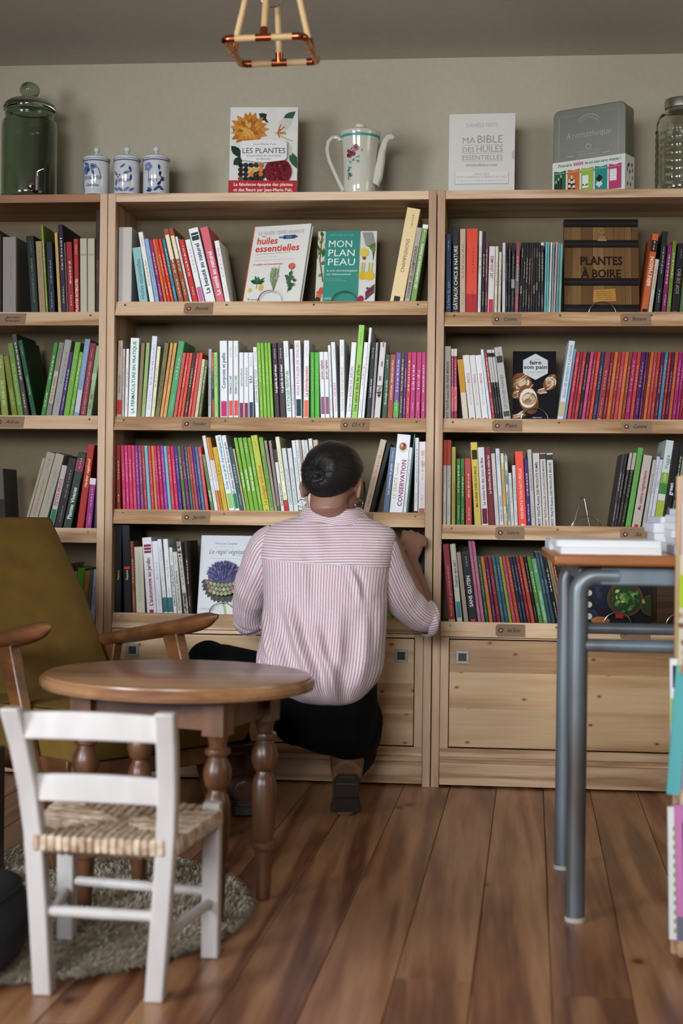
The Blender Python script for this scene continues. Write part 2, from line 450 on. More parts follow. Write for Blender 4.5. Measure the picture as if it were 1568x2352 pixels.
# ================================================================== BOOKCASES
LIPS = {'left': [(1.357, 1.316), (1.054, 1.014), (0.725, 0.683), (0.418, 0.376)],
        'middle': [(1.387, 1.345), (1.052, 1.012), (0.782, 0.740), (0.480, 0.437)],
        'right': [(1.355, 1.313), (1.052, 1.012), (0.749, 0.708), (0.472, 0.431)]}
UX = {'left': (-1.648, -0.693), 'middle': (-0.6915, 0.2615), 'right': (0.264, 1.217)}
ZTOP = 1.699; TP = 0.0225
SHELFZ = {k: [t - 0.009 for t, b in v] for k, v in LIPS.items()}
SCREW = flat('8f9598', 0.35, metal=1.0, name='screw_zinc')
def bookcase(key, label):
    x0, x1 = UX[key]
    t = thing('bookcase', label, 'bookcase', (0.5 * (x0 + x1), 0.13, 0))
    yb = 0.275
    for s, (a, b) in enumerate(((x0, x0 + TP), (x1 - TP, x1))):
        Box(a, b, 0.0, yb, 0.0, ZTOP).build('side_panel', PINE_Z, t, bevel=0.0012)
    Box(x0 + TP, x1 - TP, 0.001, yb, ZTOP - 0.025, ZTOP - 0.0005).build('top_board', PINE_TOP if key == 'left' else PINE_X, t, bevel=0.0012)
    Box(x0 + TP, x1 - TP, yb - 0.006, yb - 0.001, 0.05, ZTOP - 0.026).build('back_panel', PLYBACK, t)
    a, b = x0 + TP + 0.0008, x1 - TP - 0.0008
    for i, (zt, zb) in enumerate(LIPS[key]):
        sh = Box(a, b, 0.020, yb - 0.008, zt - 0.031, zt - 0.009).build('shelf', PINE_X, t, bevel=0.001)
        lip = MB()          # front rail, its top edge set back so that the face leans
        prof = [(0.0005, zb), (0.017, zt), (0.0275, zt), (0.0195, zt - 0.010), (0.0195, zb)]
        lip.prism([V((a, y, z)) for y, z in prof], (0, 0, 0), (b - a, 0, 0))
        lip.build('front_rail', PINE_X, sh, smooth=False)
        sc = MB()
        for fx in (0.03, 0.36, 0.64, 0.97):
            xx = a + (b - a) * fx; zz = zt - 0.011; yy = 0.017 - 0.0165 * 0.011 / (zt - zb)
            n = V((0, -(zt - zb), 0.0165)).normalized()
            sc.tube([V((xx, yy, zz)) - n * 0.001, V((xx, yy, zz)) + n * 0.0012], 0.0032, 10)
        sc.build('screws', SCREW, sh)
    # lower cupboard: frame, flap panel with square flush handles, plinth
    zt = LIPS[key][3][1] - 0.002
    pz0, pz1 = 0.117, (0.365 if key == 'left' else 0.4215)
    Box(a, a + 0.024, 0.003, 0.022, 0.086, zt).build('frame_stile', PINE_Z, t, bevel=0.001)
    Box(b - 0.024, b, 0.003, 0.022, 0.086, zt).build('frame_stile', PINE_Z, t, bevel=0.001)
    Box(a + 0.024, b - 0.024, 0.003, 0.022, pz1 + 0.003, zt).build('frame_rail', PINE_X, t, bevel=0.001)
    Box(a, b, 0.001, 0.022, 0.088, pz0 - 0.004).build('frame_rail', PINE_X, t, bevel=0.001)
    Box(a, b, 0.006, 0.022, 0.071, 0.0872).build('ledge', PINE_X, t, bevel=0.001)
    Box(a, b, 0.012, 0.03, 0.006, 0.070).build('plinth', PINE_X, t, bevel=0.001)
    Box(a + 0.024, b - 0.024, 0.016, 0.024, pz0 - 0.004, pz1 + 0.004).build('cupboard_backing', BLACKGAP, t)
    d = Box(a + 0.0266, b - 0.0266, 0.0046, 0.018, pz0 + .0004, pz1 - .0004).build('cupboard_flap', PINE_KNOT, t)
    cuts = {'left': (0, .4, 1), 'middle': (0, .30, .58, 1), 'right': (0, .36, .70, 1)}[key]
    for f0, f1 in zip(cuts, cuts[1:]):          # the flap is glued up from boards of unequal width
        Box(a + 0.0262, b - 0.0262, 0.0040, 0.0045, pz0 + (pz1 - pz0) * f0 + .0002, pz0 + (pz1 - pz0) * f1 - .0002).build('board', PINE_KNOT, d, smooth=False)
    for hx in ((a + 0.026 + 0.0365), (b - 0.026 - 0.0365)):
        hz = pz1 - 0.049; r = 0.0185
        h = MB()
        q = 0.0108
        for (u0, u1, w0, w1) in ((-r, r, q, r), (-r, r, -r, -q), (-r, -q, -q, q), (q, r, -q, q)):
            h.box(hx + u0, hx + u1, 0.0005, 0.0038, hz + w0, hz + w1)
        h.build('handle', flat('96948e', .5, metal=.4, name='handle_metal'), d, bevel=0.0008)
        g = MB(); g.box(hx - q, hx + q, 0.0030, 0.0039, hz - q, hz + q); g.box(hx - q + .002, hx + q - .002, 0.0016, 0.0032, hz - q + .002, hz + q - .005)
        g.build('handle_recess', flat('3c3935', 0.6, metal=.3), d)
    return t
bookcase('left', 'pine bookcase behind the mustard armchair, cut by the edge, with a reddish top board')
bookcase('middle', 'tall pine bookcase in the middle, with the crouching person in front of it')
bookcase('right', 'tall pine bookcase behind the grey metal desk, two square handles on its flap')

# ---- brown card tags on the front rails
SHELFWORD = ['top', 'second', 'third', 'fourth']
def shelf_tag(key, i, px0, px1, word, label, hide=False):
    zt, zb = LIPS[key][i]
    py = 1176
    pc = W((px0 + px1) / 2, 0, Y=0.0)
    zc = (zt + zb) / 2 - 0.001
    # pixel row of the rail at this height
    def at_px(px):
        lo, hi = 300, 2000
        for _ in range(40):
            m = (lo + hi) / 2
            if W(px, m, Y=0.0).z > zc: lo = m
            else: hi = m
        return W(px, lo, Y=0.0).x
    x0, x1 = at_px(px0), at_px(px1)
    tl = math.atan2(0.0165, zt - zb)
    M = Matrix.Translation(V(((x0 + x1) / 2, 0.0165 * 0.5 - 0.0006, zc))) @ Matrix.Rotation(-tl, 4, 'X')
    L = x1 - x0; h = zt - zb - 0.004
    t = thing('shelf_tag', label, 'tag', M.translation, 'card tags on the shelf rails')
    t.matrix_world = M
    ORG[t.name] = V((0, 0, 0))
    c = 0.006
    P = [(-L / 2 + c, -h / 2), (L / 2, -h / 2), (L / 2, h / 2), (-L / 2 + c, h / 2), (-L / 2, h / 2 - c), (-L / 2, -h / 2 + c)]
    MB().prism([V((x, 0, z)) for x, z in P], (0, -0.0006, 0), (0, 0.0, 0)).build('card', CARD, t, smooth=False)
    ring = MB(); cx = -L / 2 + 0.0145
    ring.rings([[V((cx + r * math.cos(a), yy, r * math.sin(a))) for a in [2 * PI * k / 18 for k in range(18)]] for r, yy in ((0.0068, -0.0006), (0.0062, -0.0016), (0.004, -0.0016), (0.003, -0.0007))], False, False)
    ring.build('eyelet', flat('6e2a1c', 0.4, name='red_eyelet'), t)
    MB().prism([V((cx + .003 * math.cos(2 * PI * k / 12), 0, .003 * math.sin(2 * PI * k / 12))) for k in range(12)], (0, -.0009, 0), (0, -.0005, 0)).build('eyelet_hole', flat('c9bfb2', 0.6), t, smooth=False)
    a = Art(L, h)
    for k, line in enumerate(word.split('/') if word else []):
        n = len(word.split('/'))
        a.text(line, 0.006 + L * 0.04, -0.0045 + (n - 1) * 0.006 - k * 0.011, 0.0165 if n == 1 else 0.012, '1d1510', 0, 0.85, 0.32, 'c', fit=min(L * 0.45, 0.0085 * len(line)))
    if a.f: a.build('handwriting', t, lambda u, v, l: (u, -0.0006 - l, v), rough=0.8)
    return t
for key, i, a, b, wd in [('left', 0, -18, 57, 'Jardin/Botanique'), ('left', 1, -14, 53, 'Arbres'),
        ('middle', 0, 421, 488, 'Beauté'), ('middle', 1, 416, 482, 'Permaculture'), ('middle', 1, 781, 848, 'D.I.Y'),
        ('middle', 2, 416, 481, 'Jardin'), ('middle', 2, 790, 856, ''), ('middle', 3, 409, 475, ''),
        ('right', 0, 1129, 1197, 'Cuisine'), ('right', 0, 1425, 1495, 'Boissons'), ('right', 1, 1130, 1199, 'Pain'), ('right', 1, 1427, 1497, 'Cuisine'),
        ('right', 2, 1137, 1204, 'Cuisine bio'), ('right', 2, 1424, 1492, 'Sa'), ('right', 3, 1138, 1206, 'Sans Gluten'), ('right', 3, 1424, 1494, '')]:
    ww = wd.replace('/', ' ')
    extra = {('middle', 2, 790): ', by the shirt collar', ('middle', 3, 409): ', behind the armrest', ('right', 2, 1424): ', near stacked books', ('right', 3, 1424): ', behind the desk bars', ('right', 1, 1427): ', under red booklets'}.get((key, i, a), '')
    ww = 'brown card tag' + (f' lettered {ww}' if ww else '')
    shelf_tag(key, i, a, b, wd, f'{ww} on the {SHELFWORD[i]} rail of {key} bookcase{extra}')

# ================================================================== BOOKS ON THE SHELVES
YSP = 0.0325                     # the spines stand just behind the front rail
NUM = lambda n: f"{n}{'th' if 10 < n % 100 < 14 else {1: 'st', 2: 'nd', 3: 'rd'}.get(n % 10, 'th')}"
import colorsys
def colour_word(h):
    r, g, b = (int(h[i:i + 2], 16) / 255 for i in (0, 2, 4))
    H, S, v = colorsys.rgb_to_hsv(r, g, b); H *= 360
    if v < 0.2: return 'black'
    if S < 0.13: return 'white' if v > 0.74 else ('pale grey' if v > 0.55 else ('grey' if v > 0.33 else 'dark grey'))
    if S < 0.27 and v > 0.62:
        return 'cream' if 25 < H < 80 else ('pale blue' if 170 < H < 260 else ('pale green' if 80 <= H < 170 else 'off-white'))
    if 20 <= H < 48 and S < 0.5: return 'beige' if v > 0.55 else 'brown'
    if H < 14 or H >= 348: return 'red' if v > 0.52 else 'dark red'
    if H < 40: return ('orange' if v > 0.6 else 'brown')
    if H < 66: return 'yellow' if v > 0.6 else 'olive'
    if H < 165: return ('light green' if v > 0.62 else ('green' if v > 0.38 else 'dark green'))
    if H < 200: return 'teal' if v < 0.55 else 'pale teal'
    if H < 250: return 'blue' if v > 0.45 else 'navy'
    if H < 292: return 'purple'
    return 'pink' if v > 0.55 and H > 310 else 'plum'
COVERS = {}
def cover_mesh(w, h, d):
    """paper binding: rounded spine and two boards; origin at the lower left of the spine, spine towards -y"""
    r = min(w * 0.18, 0.0018); t = min(0.0006, w * 0.12)
    out = [(0, d), (0, r), (r * 0.3, r * 0.3), (r, 0), (w - r, 0), (w - r * 0.3, r * 0.3), (w, r), (w, d)]
    inn = [(w - t, d), (w - t, r + t), (t, r + t), (t, d)]
    mb = MB(); P = out + inn; n = len(P)
    vs = [V((x, y, z)) for z in (0, h) for x, y in P]
    fs = [(i, (i + 1) % n, n + (i + 1) % n, n + i) for i in range(n)]
    capq = [(0, 1, 10, 11), (1, 2, 3, 4), (1, 4, 9, 10), (4, 5, 6, 9), (6, 7, 8, 9)]
    fs += [tuple(reversed(q)) for q in capq] + [tuple(n + i for i in q) for q in capq]
    mb.add(vs, fs)
    return mb, t
def spine_art(w, h, bg, title, tcol, opts, rng):
    """print on the spine: u runs up the spine, v runs across from right to left edge"""
    a = Art(h, w)
    dark = sum(int(bg[i:i + 2], 16) for i in (0, 2, 4)) < 330
    tz = (0.14, 0.82); size = 0.0; bold = 0; shear = 0.0; nb = True; second = None; vm = .5; extra = []
    light = 'e6dfd8' if dark else '5c5a58'
    if not tcol: tcol = light
    for o in opts:
        q = o.split(':')
        if q[0] == 'b': a.rect(float(q[2]) * h, 0, float(q[3]) * h, w, q[1])
        elif q[0] == 'B': a.rect(float(q[2]) * h, w * 0.1, float(q[3]) * h, w * 0.86, q[1])
        elif q[0] == 't': tz = (float(q[1]), float(q[2]))
        elif q[0] == 's': size = float(q[1])
        elif q[0] == 'u': bold = 1
        elif q[0] == 'i': shear = 0.3
        elif q[0] == 'm': a.rect(0.012 * h, w * 0.28, 0.012 * h + w * 0.5, w * 0.74, q[1])
        elif q[0] == 'd': a.disc(0.03 * h, w * 0.5, w * 0.28, w * 0.26, q[1], 10)
        elif q[0] == 'v': vm = float(q[1])
        elif q[0] == 'y': extra.append((q[1].replace('_', ' '), q[2], float(q[3]), float(q[4]), float(q[5])))
        elif q[0] == 'D': a.disc(float(q[2]) * h, w * float(q[3]), w * float(q[4]) * 1.15, w * float(q[4]), q[1], 16)
        elif q[0] == 'n': nb = False
        elif q[0] == 'x': second = (q[1].replace('_', ' '), q[2], float(q[3]), float(q[4]))
        elif q[0] == 'p':            # photographic strip: soft patches of colour
            for k in range(9):
                u0 = (float(q[2]) + (float(q[3]) - float(q[2])) * k / 9) * h
                a.rect(u0, w * rng.uniform(0, .4), u0 + h * (float(q[3]) - float(q[2])) / 7, w * rng.uniform(.55, 1), rng.choice(q[1].split(',')))
    def line(t, col, z0, z1, mid, sz, bo, sh):
        L = (z1 - z0) * h
        S = sz if sz else min(w * 0.62, 0.020) / CAPH * 0.86
        vs, fs, ln = words2d(t, S, bo, 1.0, sh)
        if ln > L: k = L / ln; S *= max(k, 0.72); fit = L
        else: fit = None
        a.text(t, z0 * h, mid - S * CAPH / 2, S, col, bo, 1.0, sh, 'l', fit)
    if title:
        title = title.lstrip('~')
        line(title, tcol, tz[0], tz[1], w * vm, size * w / CAPH if size else 0, bold, shear)
    if second: line(second[0], second[1], second[2], second[3], w * 0.5, w * 0.42 / CAPH, 0, 0)
    for e in extra: line(e[0], e[1], e[2], e[3], w * e[4], w * .3 / CAPH, 0, 0)
    if nb and not title and w > 0.0035:
        k = rng.random()
        z0 = rng.uniform(.42, .52); z1 = rng.uniform(.72, .93)
        a.bars(z0 * h, w * .34, z1 * h, min(w * .36, .005), tcol, rng, 0.04, 0.14)
        a.bars(rng.uniform(.1, .16) * h, w * .38, rng.uniform(.26, .36) * h, min(w * .26, .0035), tcol, rng, 0.04, 0.16)
    elif nb and title and not second and tz[1] < 0.78:
        a.bars(.8 * h, w * .4, .93 * h, min(w * .22, .004), tcol, rng, 0.08, 0.2)
    return a
ROWS = []
def shelf_row(key, i, ox, oy, s, lip, gain, text, kind='book', where=None):
    """one run of spines. Per line: left and right edge at the rail, top, left edge at the top, colour | title | colour of the lettering | print options"""
    zs = SHELFZ[key][i] + 0.0002
    rng = random.Random(hash((key, i, ox)) % 1000 if False else len(ROWS) * 17 + 5)
    L = []
    for ln in text.strip().split('\n'):
        p = [q.strip() for q in ln.split('|')]
        n = p[0].split()
        xl, xr, yt, xt = (float(q) for q in n[:4])
        L.append(dict(xl=ox + xl * s, xr=ox + xr * s, yt=oy + yt * s, xt=ox + xt * s, col=n[4], kind=n[5] if len(n) > 5 else kind,
                      title=p[1] if len(p) > 1 else '', tcol=p[2] if len(p) > 2 else '', opts=p[3].split() if len(p) > 3 else []))
    ly = oy + lip * s
    prev = None; out = []
    for b in L:
        y = YSP + rng.uniform(-.002, .004)
        p0, p1 = W(b['xl'], ly, Y=y), W(b['xr'], ly, Y=y)
        pt = W(b['xt'], b['yt'], Y=y)
        h = pt.z - zs; tn = (pt.x - p0.x) / h
        b.update(x0=p0.x, x1=p1.x, h=h, tn=tn, y=y)
        if prev:
            if b['x0'] < prev['x1']: b['x0'] = prev['x1'] + 0.0002
            hm = min(h, prev['h']) * 1.0
            gap = b['x0'] - prev['x1']
            mn = prev['tn'] - gap / hm
            if b['tn'] < mn: b['tn'] = mn
        if b['x1'] < b['x0'] + 0.003: b['x1'] = b['x0'] + 0.003
        prev = b; out.append(b)
    ROWS.append((key, i, where, gain * .84, zs, out, rng))
def place_rows():
    shelves = {}
    for r in ROWS: shelves.setdefault((r[0], r[1]), []).append(r)
    for (key, i), rows in shelves.items():
        allb = sorted([(b, r) for r in rows for b in r[5]], key=lambda q: q[0]['x0'])
        n = len(allb); seen = {}
        for b, r in allb: seen[(b['title'], colour_word(b['col']))] = seen.get((b['title'], colour_word(b['col'])), 0) + 1
        xi, xo = UX[key][0] + TP + .0012, UX[key][1] - TP - .0012
        ceil_ = (LIPS[key][i - 1][1] - .004) if i else ZTOP - .03
        B = [b for b, r in allb]
        for b in B:
            b['x0'] = max(b['x0'], xi); b['x1'] = min(b['x1'], xo)
            if b['tn'] < 0: b['tn'] = max(b['tn'], -(b['x0'] - xi) / b['h'])
            else: b['tn'] = min(b['tn'], max(0, xo - b['x1']) / b['h'])
        for p, b in zip(B, B[1:]):
            if b['tn'] < 0: b['tn'] = max(b['tn'], p['tn'] - max(0, b['x0'] - p['x1']) / min(p['h'], b['h']))
        for p, b in reversed(list(zip(B, B[1:]))):
            if b['tn'] >= 0: p['tn'] = min(p['tn'], b['tn'] + max(0, b['x0'] - p['x1']) / min(p['h'], b['h']))
        for k, (b, r) in enumerate(allb):
            gain, zs, rng = r[3], r[4], r[6]
            th = math.atan(b['tn']); ct = math.cos(th)
            w = (b['x1'] - b['x0']) * ct - 0.0004; h = b['h'] / ct - (w * math.sin(abs(th)) if False else 0)
            w = max(w, 0.0026)
            if h * ct + w * abs(math.sin(th)) + zs > ceil_: h = (ceil_ - zs - w * abs(math.sin(th))) / ct
            d = min(0.205, max(0.10, h * rng.uniform(0.66, 0.76)))
            if key == 'left' or h > .235: d = min(d, 0.19)
            col = b['col']
            thick = 'thick ' if w > .021 else ('thin ' if w < .0085 else '')
            left = {'left': False, 'right': True}.get(key, b['xl'] < 740 if i >= 2 else k < n - k)
            m_ = k + 1 if left else n - k; sd = 'left' if left else 'right'
            pos = f"{NUM(m_)} spine from the {sd}" if m_ > 1 else f"{sd}most spine"
            plain = [q for q in b['title'].replace(',', '').replace('!', '').replace('?', '').split() if q.lower() not in ('rustica', 'olea')]
            shelfname = f"{SHELFWORD[i]} shelf of {key} bookcase"
            if b['title'] and b['title'][0] != '~' and seen[(b['title'], colour_word(col))] == 1:
                lab = f"{thick}{colour_word(col)} {b['kind']} titled {' '.join(plain[:6])}, {shelfname}"
            else:
                lab = f"{thick}{colour_word(col)} {b['kind']}, {pos} on {shelfname}"
            t = thing(b['kind'], lab, 'book', (0, 0, 0), f"{b['kind']}s on the {shelfname}")
            M = Matrix.Translation(V((b['x0'] + max(0.0, w * math.sin(th) * math.tan(th)), b['y'], zs + max(0.0, w * math.sin(th))))) @ Matrix.Rotation(th, 4, 'Y')
            t.matrix_world = M
            ORG[t.name] = V((0, 0, 0))
            mb, tk = cover_mesh(w, h, d)
            mb.build('cover', flat(col, 0.42, gain), t, smooth=False)
            tr = 0.0004 if w < .018 else 0.0025
            Box(tk, w - tk, tk + .0015, d - tr * 1.2, tr, h - tr).build('page_block', PAPER, t, smooth=False)
            a = spine_art(w, h, col, b['title'], b['tcol'], b['opts'], rng)
            if a.f: a.build('spine_print', t, lambda u, v, l, w=w: (w - v, -l, u), gain)

# ---------------------------------------------------------------- middle bookcase
shelf_row('middle', 0, 240, 460, .2551, 912, 1.55, '''
122 242 243 122 b0a8a2 | | | n
315 392 430 245 7fa9a9 | ~Huiles essentielles | 2c4a55 | t:.1:.8
412 455 290 295 d6d2cc | ~Grand manuel des fleurs | 4a4440 | t:.26:.62
460 500 350 355 7d9db8
506 538 355 398 8a2560
544 568 355 425 c86a2a
572 600 352 450 b8361f
604 632 352 482 c03a25
637 667 352 514 2f6f80
672 720 262 525 8a4a2c | | | B:d8c8a8:.6:.92
726 770 255 568 854427 | | | B:d8c8a8:.6:.9
775 795 330 635 dad6d2
800 848 360 665 b02a22
854 905 360 720 dcd6d0 | | a07a80 | B:c05a90:.05:.27
912 1002 262 748 d8dad6 | La beauté au naturel | 17302a | u t:.14:.8 s:.5 B:26322f:.84:.9 B:26322f:.91:.94
1010 1085 250 855 c05a68 | La santé au naturel | f0e6e4 | u t:.12:.78 s:.5
1090 1135 368 985 d9d4ce | | b08090
''')
shelf_row('middle', 0, 520, 460, .3189, 722, 1.5, '''
1172 1270 66 1320 d0b888 | CHAMPIGNONS | 463a28 | t:.33:.68 s:.36 m:2b2622
1277 1316 200 1374 9f9488 | CUISINER LES CHAMPIGNONS | 3a3432 | t:.08:.82 u s:.52
1320 1360 178 1420 6d8a45 | LES CHAMPIGNONS DE FRANCE | e8e8d8 | t:.2:.76 s:.5 u b:e0ddd0:.95:1
''')
shelf_row('middle', 1, 240, 740, .2551, 850, 1.45, '''
100 150 165 115 b5a293 | PERMACULTURE | 22302c | t:.34:.56 b:b03a34:.07:.25
154 177 240 164 b0a398
180 206 240 195 d8d4d2
210 288 143 235 e0e4e2 | LA PERMACULTURE EN PRATIQUE | 1f7a50 | u t:.08:.96 s:.5
290 325 190 330 7a6f48 | Permaculture 1 | b04a38 | t:.16:.62
328 362 187 375 8aa56a | Perma-culture 2 | b0402f | t:.2:.66 s:.5
364 412 127 428 d0d0e0 | | 7a78a0
415 446 220 475 d8d4b0
450 490 190 540 6e6a40 | L'AGRICULTURE NATURELLE | 26281a | t:.16:.68
492 520 190 590 c9955a
523 552 190 624 cc9858
555 612 175 665 4a9060 | | c8d0a0
615 645 278 705 c0504a
649 675 278 740 c4463c
678 705 278 768 c8503f
708 740 278 796 4a2e28
743 768 278 828 c0453f
771 802 278 852 c8503f
806 835 335 878 c0c0a0
838 866 342 905 5a6038
932 962 242 918 a8aaaa | ~LE MARAÎCHAGE SUR SOL VIVANT | 3f5a58 | t:.2:.8
970 988 272 960 b0552a | | | b:2f4a35:.3:.72
990 1025 272 982 98c070
1027 1039 272 1020 1f5a3a | | | n
1042 1110 168 1035 dfe3e6 | Composts et paillis | 2a4a7a | t:.4:.85 u s:.46 B:b03068:.05:.24
1115 1158 168 1112 dcdde0 | PERMACULTURE | 2f6a50 | t:.33:.56 u s:.56 B:d05050:.06:.25
1162 1208 168 1158 dcdde0 | PERMACULTURE | 2f6a50 | t:.33:.56 u s:.56 B:d05050:.06:.25
1213 1253 273 1210 dddde2 | permaculture | 2a3a38 | t:.5:.8 B:7a2a48:.04:.26
1256 1297 273 1253 dddde2 | permaculture | 2a3a38 | t:.5:.8 B:7a2a48:.04:.26
1300 1342 273 1295 d9dbe2 | B.R.F. | 2a3a48 | t:.55:.7 u B:2f3a58:.05:.27
1360 1395 225 1322 dcdedc | JARDINER SUR SOL VIVANT | 3a3f38 | t:.25:.7 s:.5
1402 1434 187 1366 76a83a | | d0e0a0
1436 1466 187 1402 79ab3c | | d0e0a0
1468 1498 187 1436 76a83a | | d0e0a0
1500 1526 187 1467 7bad3e | | d0e0a0
''')
shelf_row('middle', 1, 620, 740, .2487, 880, 1.45, '''
46 92 192 16 3a2a30 | Le guide du sol vivant | ece6e4 | t:.36:.72 u s:.48
96 150 192 66 3a2a30 | Le guide du sol vivant | ece6e4 | t:.36:.72 u s:.48
155 202 175 120 dcdfd8 | LE POTAGER PERPÉTUEL | 2f8a58 | u t:.12:.66 s:.52 d:b04a40
206 235 248 180 d8d6de | ~Du frais toute l'année | 7a70a0 | i t:.22:.62
238 296 170 222 dcdadc | MON POTAGER DE VIVACES | b03a78 | t:.32:.97 s:.46 B:1f3f3f:.06:.27
308 358 168 312 e0e0e0 | La phytoépuration | c8404a | u t:.3:.72 s:.54 B:d8705a:.05:.26
375 412 278 372 4c9a3a | | 8ac06a
415 458 278 410 50a03e | | 8ac06a
470 510 275 452 dfdcde | spirale végétale | 7a2a58 | u t:.6:.98 s:.52 B:8a5878:.1:.35
513 553 275 494 dfdcde | spirale végétale | 7a2a58 | u t:.6:.98 s:.52 B:8a5878:.1:.35
557 582 213 532 d8dcd8 | | 4a8a68 | b:3f9a6a:0:.05
590 628 185 562 dedadb | Construire UNE SERRE | b8486a | t:.12:.5 s:.52 d:c0584a
648 690 162 642 dcdad8 | Construire UNE CAVE NATURELLE | 9a7a60 | t:.12:.66 s:.5 d:c0584a
698 746 188 753 dddadd | Créer un BASSIN DE JARDIN | 8a4a78 | t:.12:.8 s:.5 d:c0584a
750 803 28 820 8fbf58 | Une cabane dans les arbres | 5a3a20 | u t:.1:.74 s:.52
806 841 187 870 dcdcda | | b04a68 | d:c0584a
844 868 52 916 dfdfdf | | 8a8a8a
885 928 188 935 1f1f20 | Les petits trucs | e8e8e8 | t:.3:.55 s:.46 m:c03030
930 953 188 976 9a9090
958 1013 188 1022 c0bcbc | | | n p:c9c4c4,8a6a60,3a2a28,d8d4d4:.45:1 p:8a7a78,2a2628:.3:.45 d:b04a40
1030 1078 300 1075 2f4a35 | Bricolage au jardin | c8d0c0 | t:.25:.62
1080 1132 298 1128 8f4532 | CONSTRUIRE : RÉPARER SON VÉLO | ead8d0 | t:.32:.92 s:.42
1135 1182 282 1180 6a5090 | | d8d0e8 | b:5aa050:.06:.28
1185 1220 282 1224 4e3a30
1222 1246 282 1254 4a3060
1248 1286 278 1280 b02f42
1288 1334 278 1314 a83468
1338 1384 278 1360 ac3468
1392 1430 278 1408 a83868
1432 1447 278 1442 983058
''')
PINKS = '''235 280 240 190 a8284f
282 326 240 215 b82a62
329 376 240 262 b42858
379 421 240 305 b83a4e
424 468 243 348 7a3080
471 514 244 397 803a60
517 558 245 438 9a3a3a
561 603 245 478 6aa8b8
606 649 245 526 b03a38
652 686 246 567 c87a40
689 726 246 603 b02a5a
729 776 248 645 a82048
779 823 248 692 8a3a90
826 866 250 733 6aa8b8
869 913 250 779 b83a38
916 961 252 824 b42858
964 1009 252 868 48307a
1018 1062 254 905 4a6a3a
1066 1110 256 953 70285a
1113 1147 258 990 20685a
1149 1180 260 1026 9a4038
1182 1218 260 1056 a04440
1221 1257 260 1088 48307a
1260 1299 260 1126 3f7088
1302 1346 262 1162 c84a48'''
shelf_row('middle', 2, 240, 980, .1786, 1075, 1.35, '''
156 208 240 135 8a2a20 booklet
''' + '\n'.join(l + ' booklet | | d8a0b4 | m:d8c0cc' for l in PINKS.split('\n')) + '''
1372 1416 360 1222 5a7a4a | ~COMPOST | d8e0d0 | t:.2:.46 u s:.5
1420 1466 120 1222 d8d6da | | c08a88
1470 1500 142 1284 d08a38 | | 8a8078 | b:dcd8d4:.3:.7
1503 1532 142 1328 b8782e | | 8a8078 | b:d4d0cc:.3:.7
''')
shelf_row('middle', 2, 0, 0, 1.0, 1172, 1.35, '''
513.8 525 1028 486.5 c8a030
526 540 1001 491 dcdfdf | Créer mon jardin d'aromatiques bio | 2f7a90 | u t:.3:.98 s:.5 B:90c060:.06:.25
540.6 551.5 1001 506 dcdde0 | 55 plantes médicinales dans mon jardin | 2a3a4a | u t:.25:.96 s:.5 B:1f7a4a:.06:.25
552 561.5 1028 524 3a5558
562.2 566.4 1031 534 c8a888
567 575.3 1006 535.7 70a035 | ~Secrets du sol | dce8c4 | u t:.34:.72
575.8 585.5 1006 545.4 73a337 | ~Recettes et soins | dce8c4 | u t:.3:.66
586 596 1006 556 70a035 | ~Secrets de plantes | dce8c4 | u t:.3:.66
596.5 605 1006 567 73a337 | | dce8c4
605.4 620.6 1001 575 b0b840 | Le potager anti-crise | c05a28 | u t:.1:.72 s:.52 d:5aa040
621 631 1005.5 593.5 7a9a50 | ~GUIDE DU POTAGER ULTRA-DENSE | 3f5a2a | t:.08:.8
631.7 638 1012.5 606 9a8a80
638.4 645.3 1012.5 615.8 8f8078 | | | b:3f6a3a:0:.11
646.5 654 1032.6 627 d8d4d6 | ~Que planter à l'ombre ? | 2f2a2c | t:.12:.5 u b:4a3a40:.8:1
654.6 664.2 1003.9 631.4 dcdcb8 | | 7a9a50 | b:b02a34:0:.18
665 675.4 1030 646 c8cacb | FABRIQUER ET RECYCLER | 7f8e88 | t:.14:.82 s:.5
676 686.6 1030 658.5 cacccd | FABRIQUER ET RECYCLER | 7f8e88 | t:.14:.82 s:.5
687.4 696 1012 669 d4d6d6 | | 6a7a68 | b:6a8a3a:0:.06
696.6 704 1011 675.4 d4d4d4 | | 6a7a68 | b:6a8a3a:0:.06
704.6 710.5 1011 683.4 a09080 | | | b:6a8a3a:0:.07
711 718.4 1011 691.3 d0d2d2 | | | b:6a8a3a:0:.07
719 726 1011 698.4 c8c8c4
726.6 736 1008 707 d4d6d6
736.6 748 1011 718 c0a890
''')
shelf_row('middle', 2, 500, 980, .3189, 618, 1.35, '''
1040 1086 98 1170 b5a590 | | c8503a | t:.1:.5 x:C'est_tout_un_monde:a04838:.1:.5
1087 1120 122 1232 14120f | | | n
1187 1229 150 1235 5a6a85 | ~Les conserves du jardin | dfe4ea | t:.3:.76 s:.42
1233 1330 56 1284 dfe0e4 | CONSERVATION | 8a2a58 | u t:.11:.69 s:.34 v:.3 n y:LE_TRAITÉ_rustica:b8983f:.2:.64:.76 D:c8c4c0:.84:.48:.34 D:a85a40:.85:.5:.26 D:6a5a3a:.83:.42:.12 D:c8b090:.86:.58:.1 D:8a2a28:.87:.4:.1
1333 1355 150 1384 d8d6da | | 8a2a58
1357 1368 45 1410 3f6a60 | | | n
1412 1440 80 1432 d2d0d0 | | 7a7a7a | b:2a3038:.02:.06
1443 1500 108 1448 d8d0ce | | b07a78 | p:d8d0ce,c8a8a0,dcd8d8:.3:.95 B:a06050:.02:.1
''')
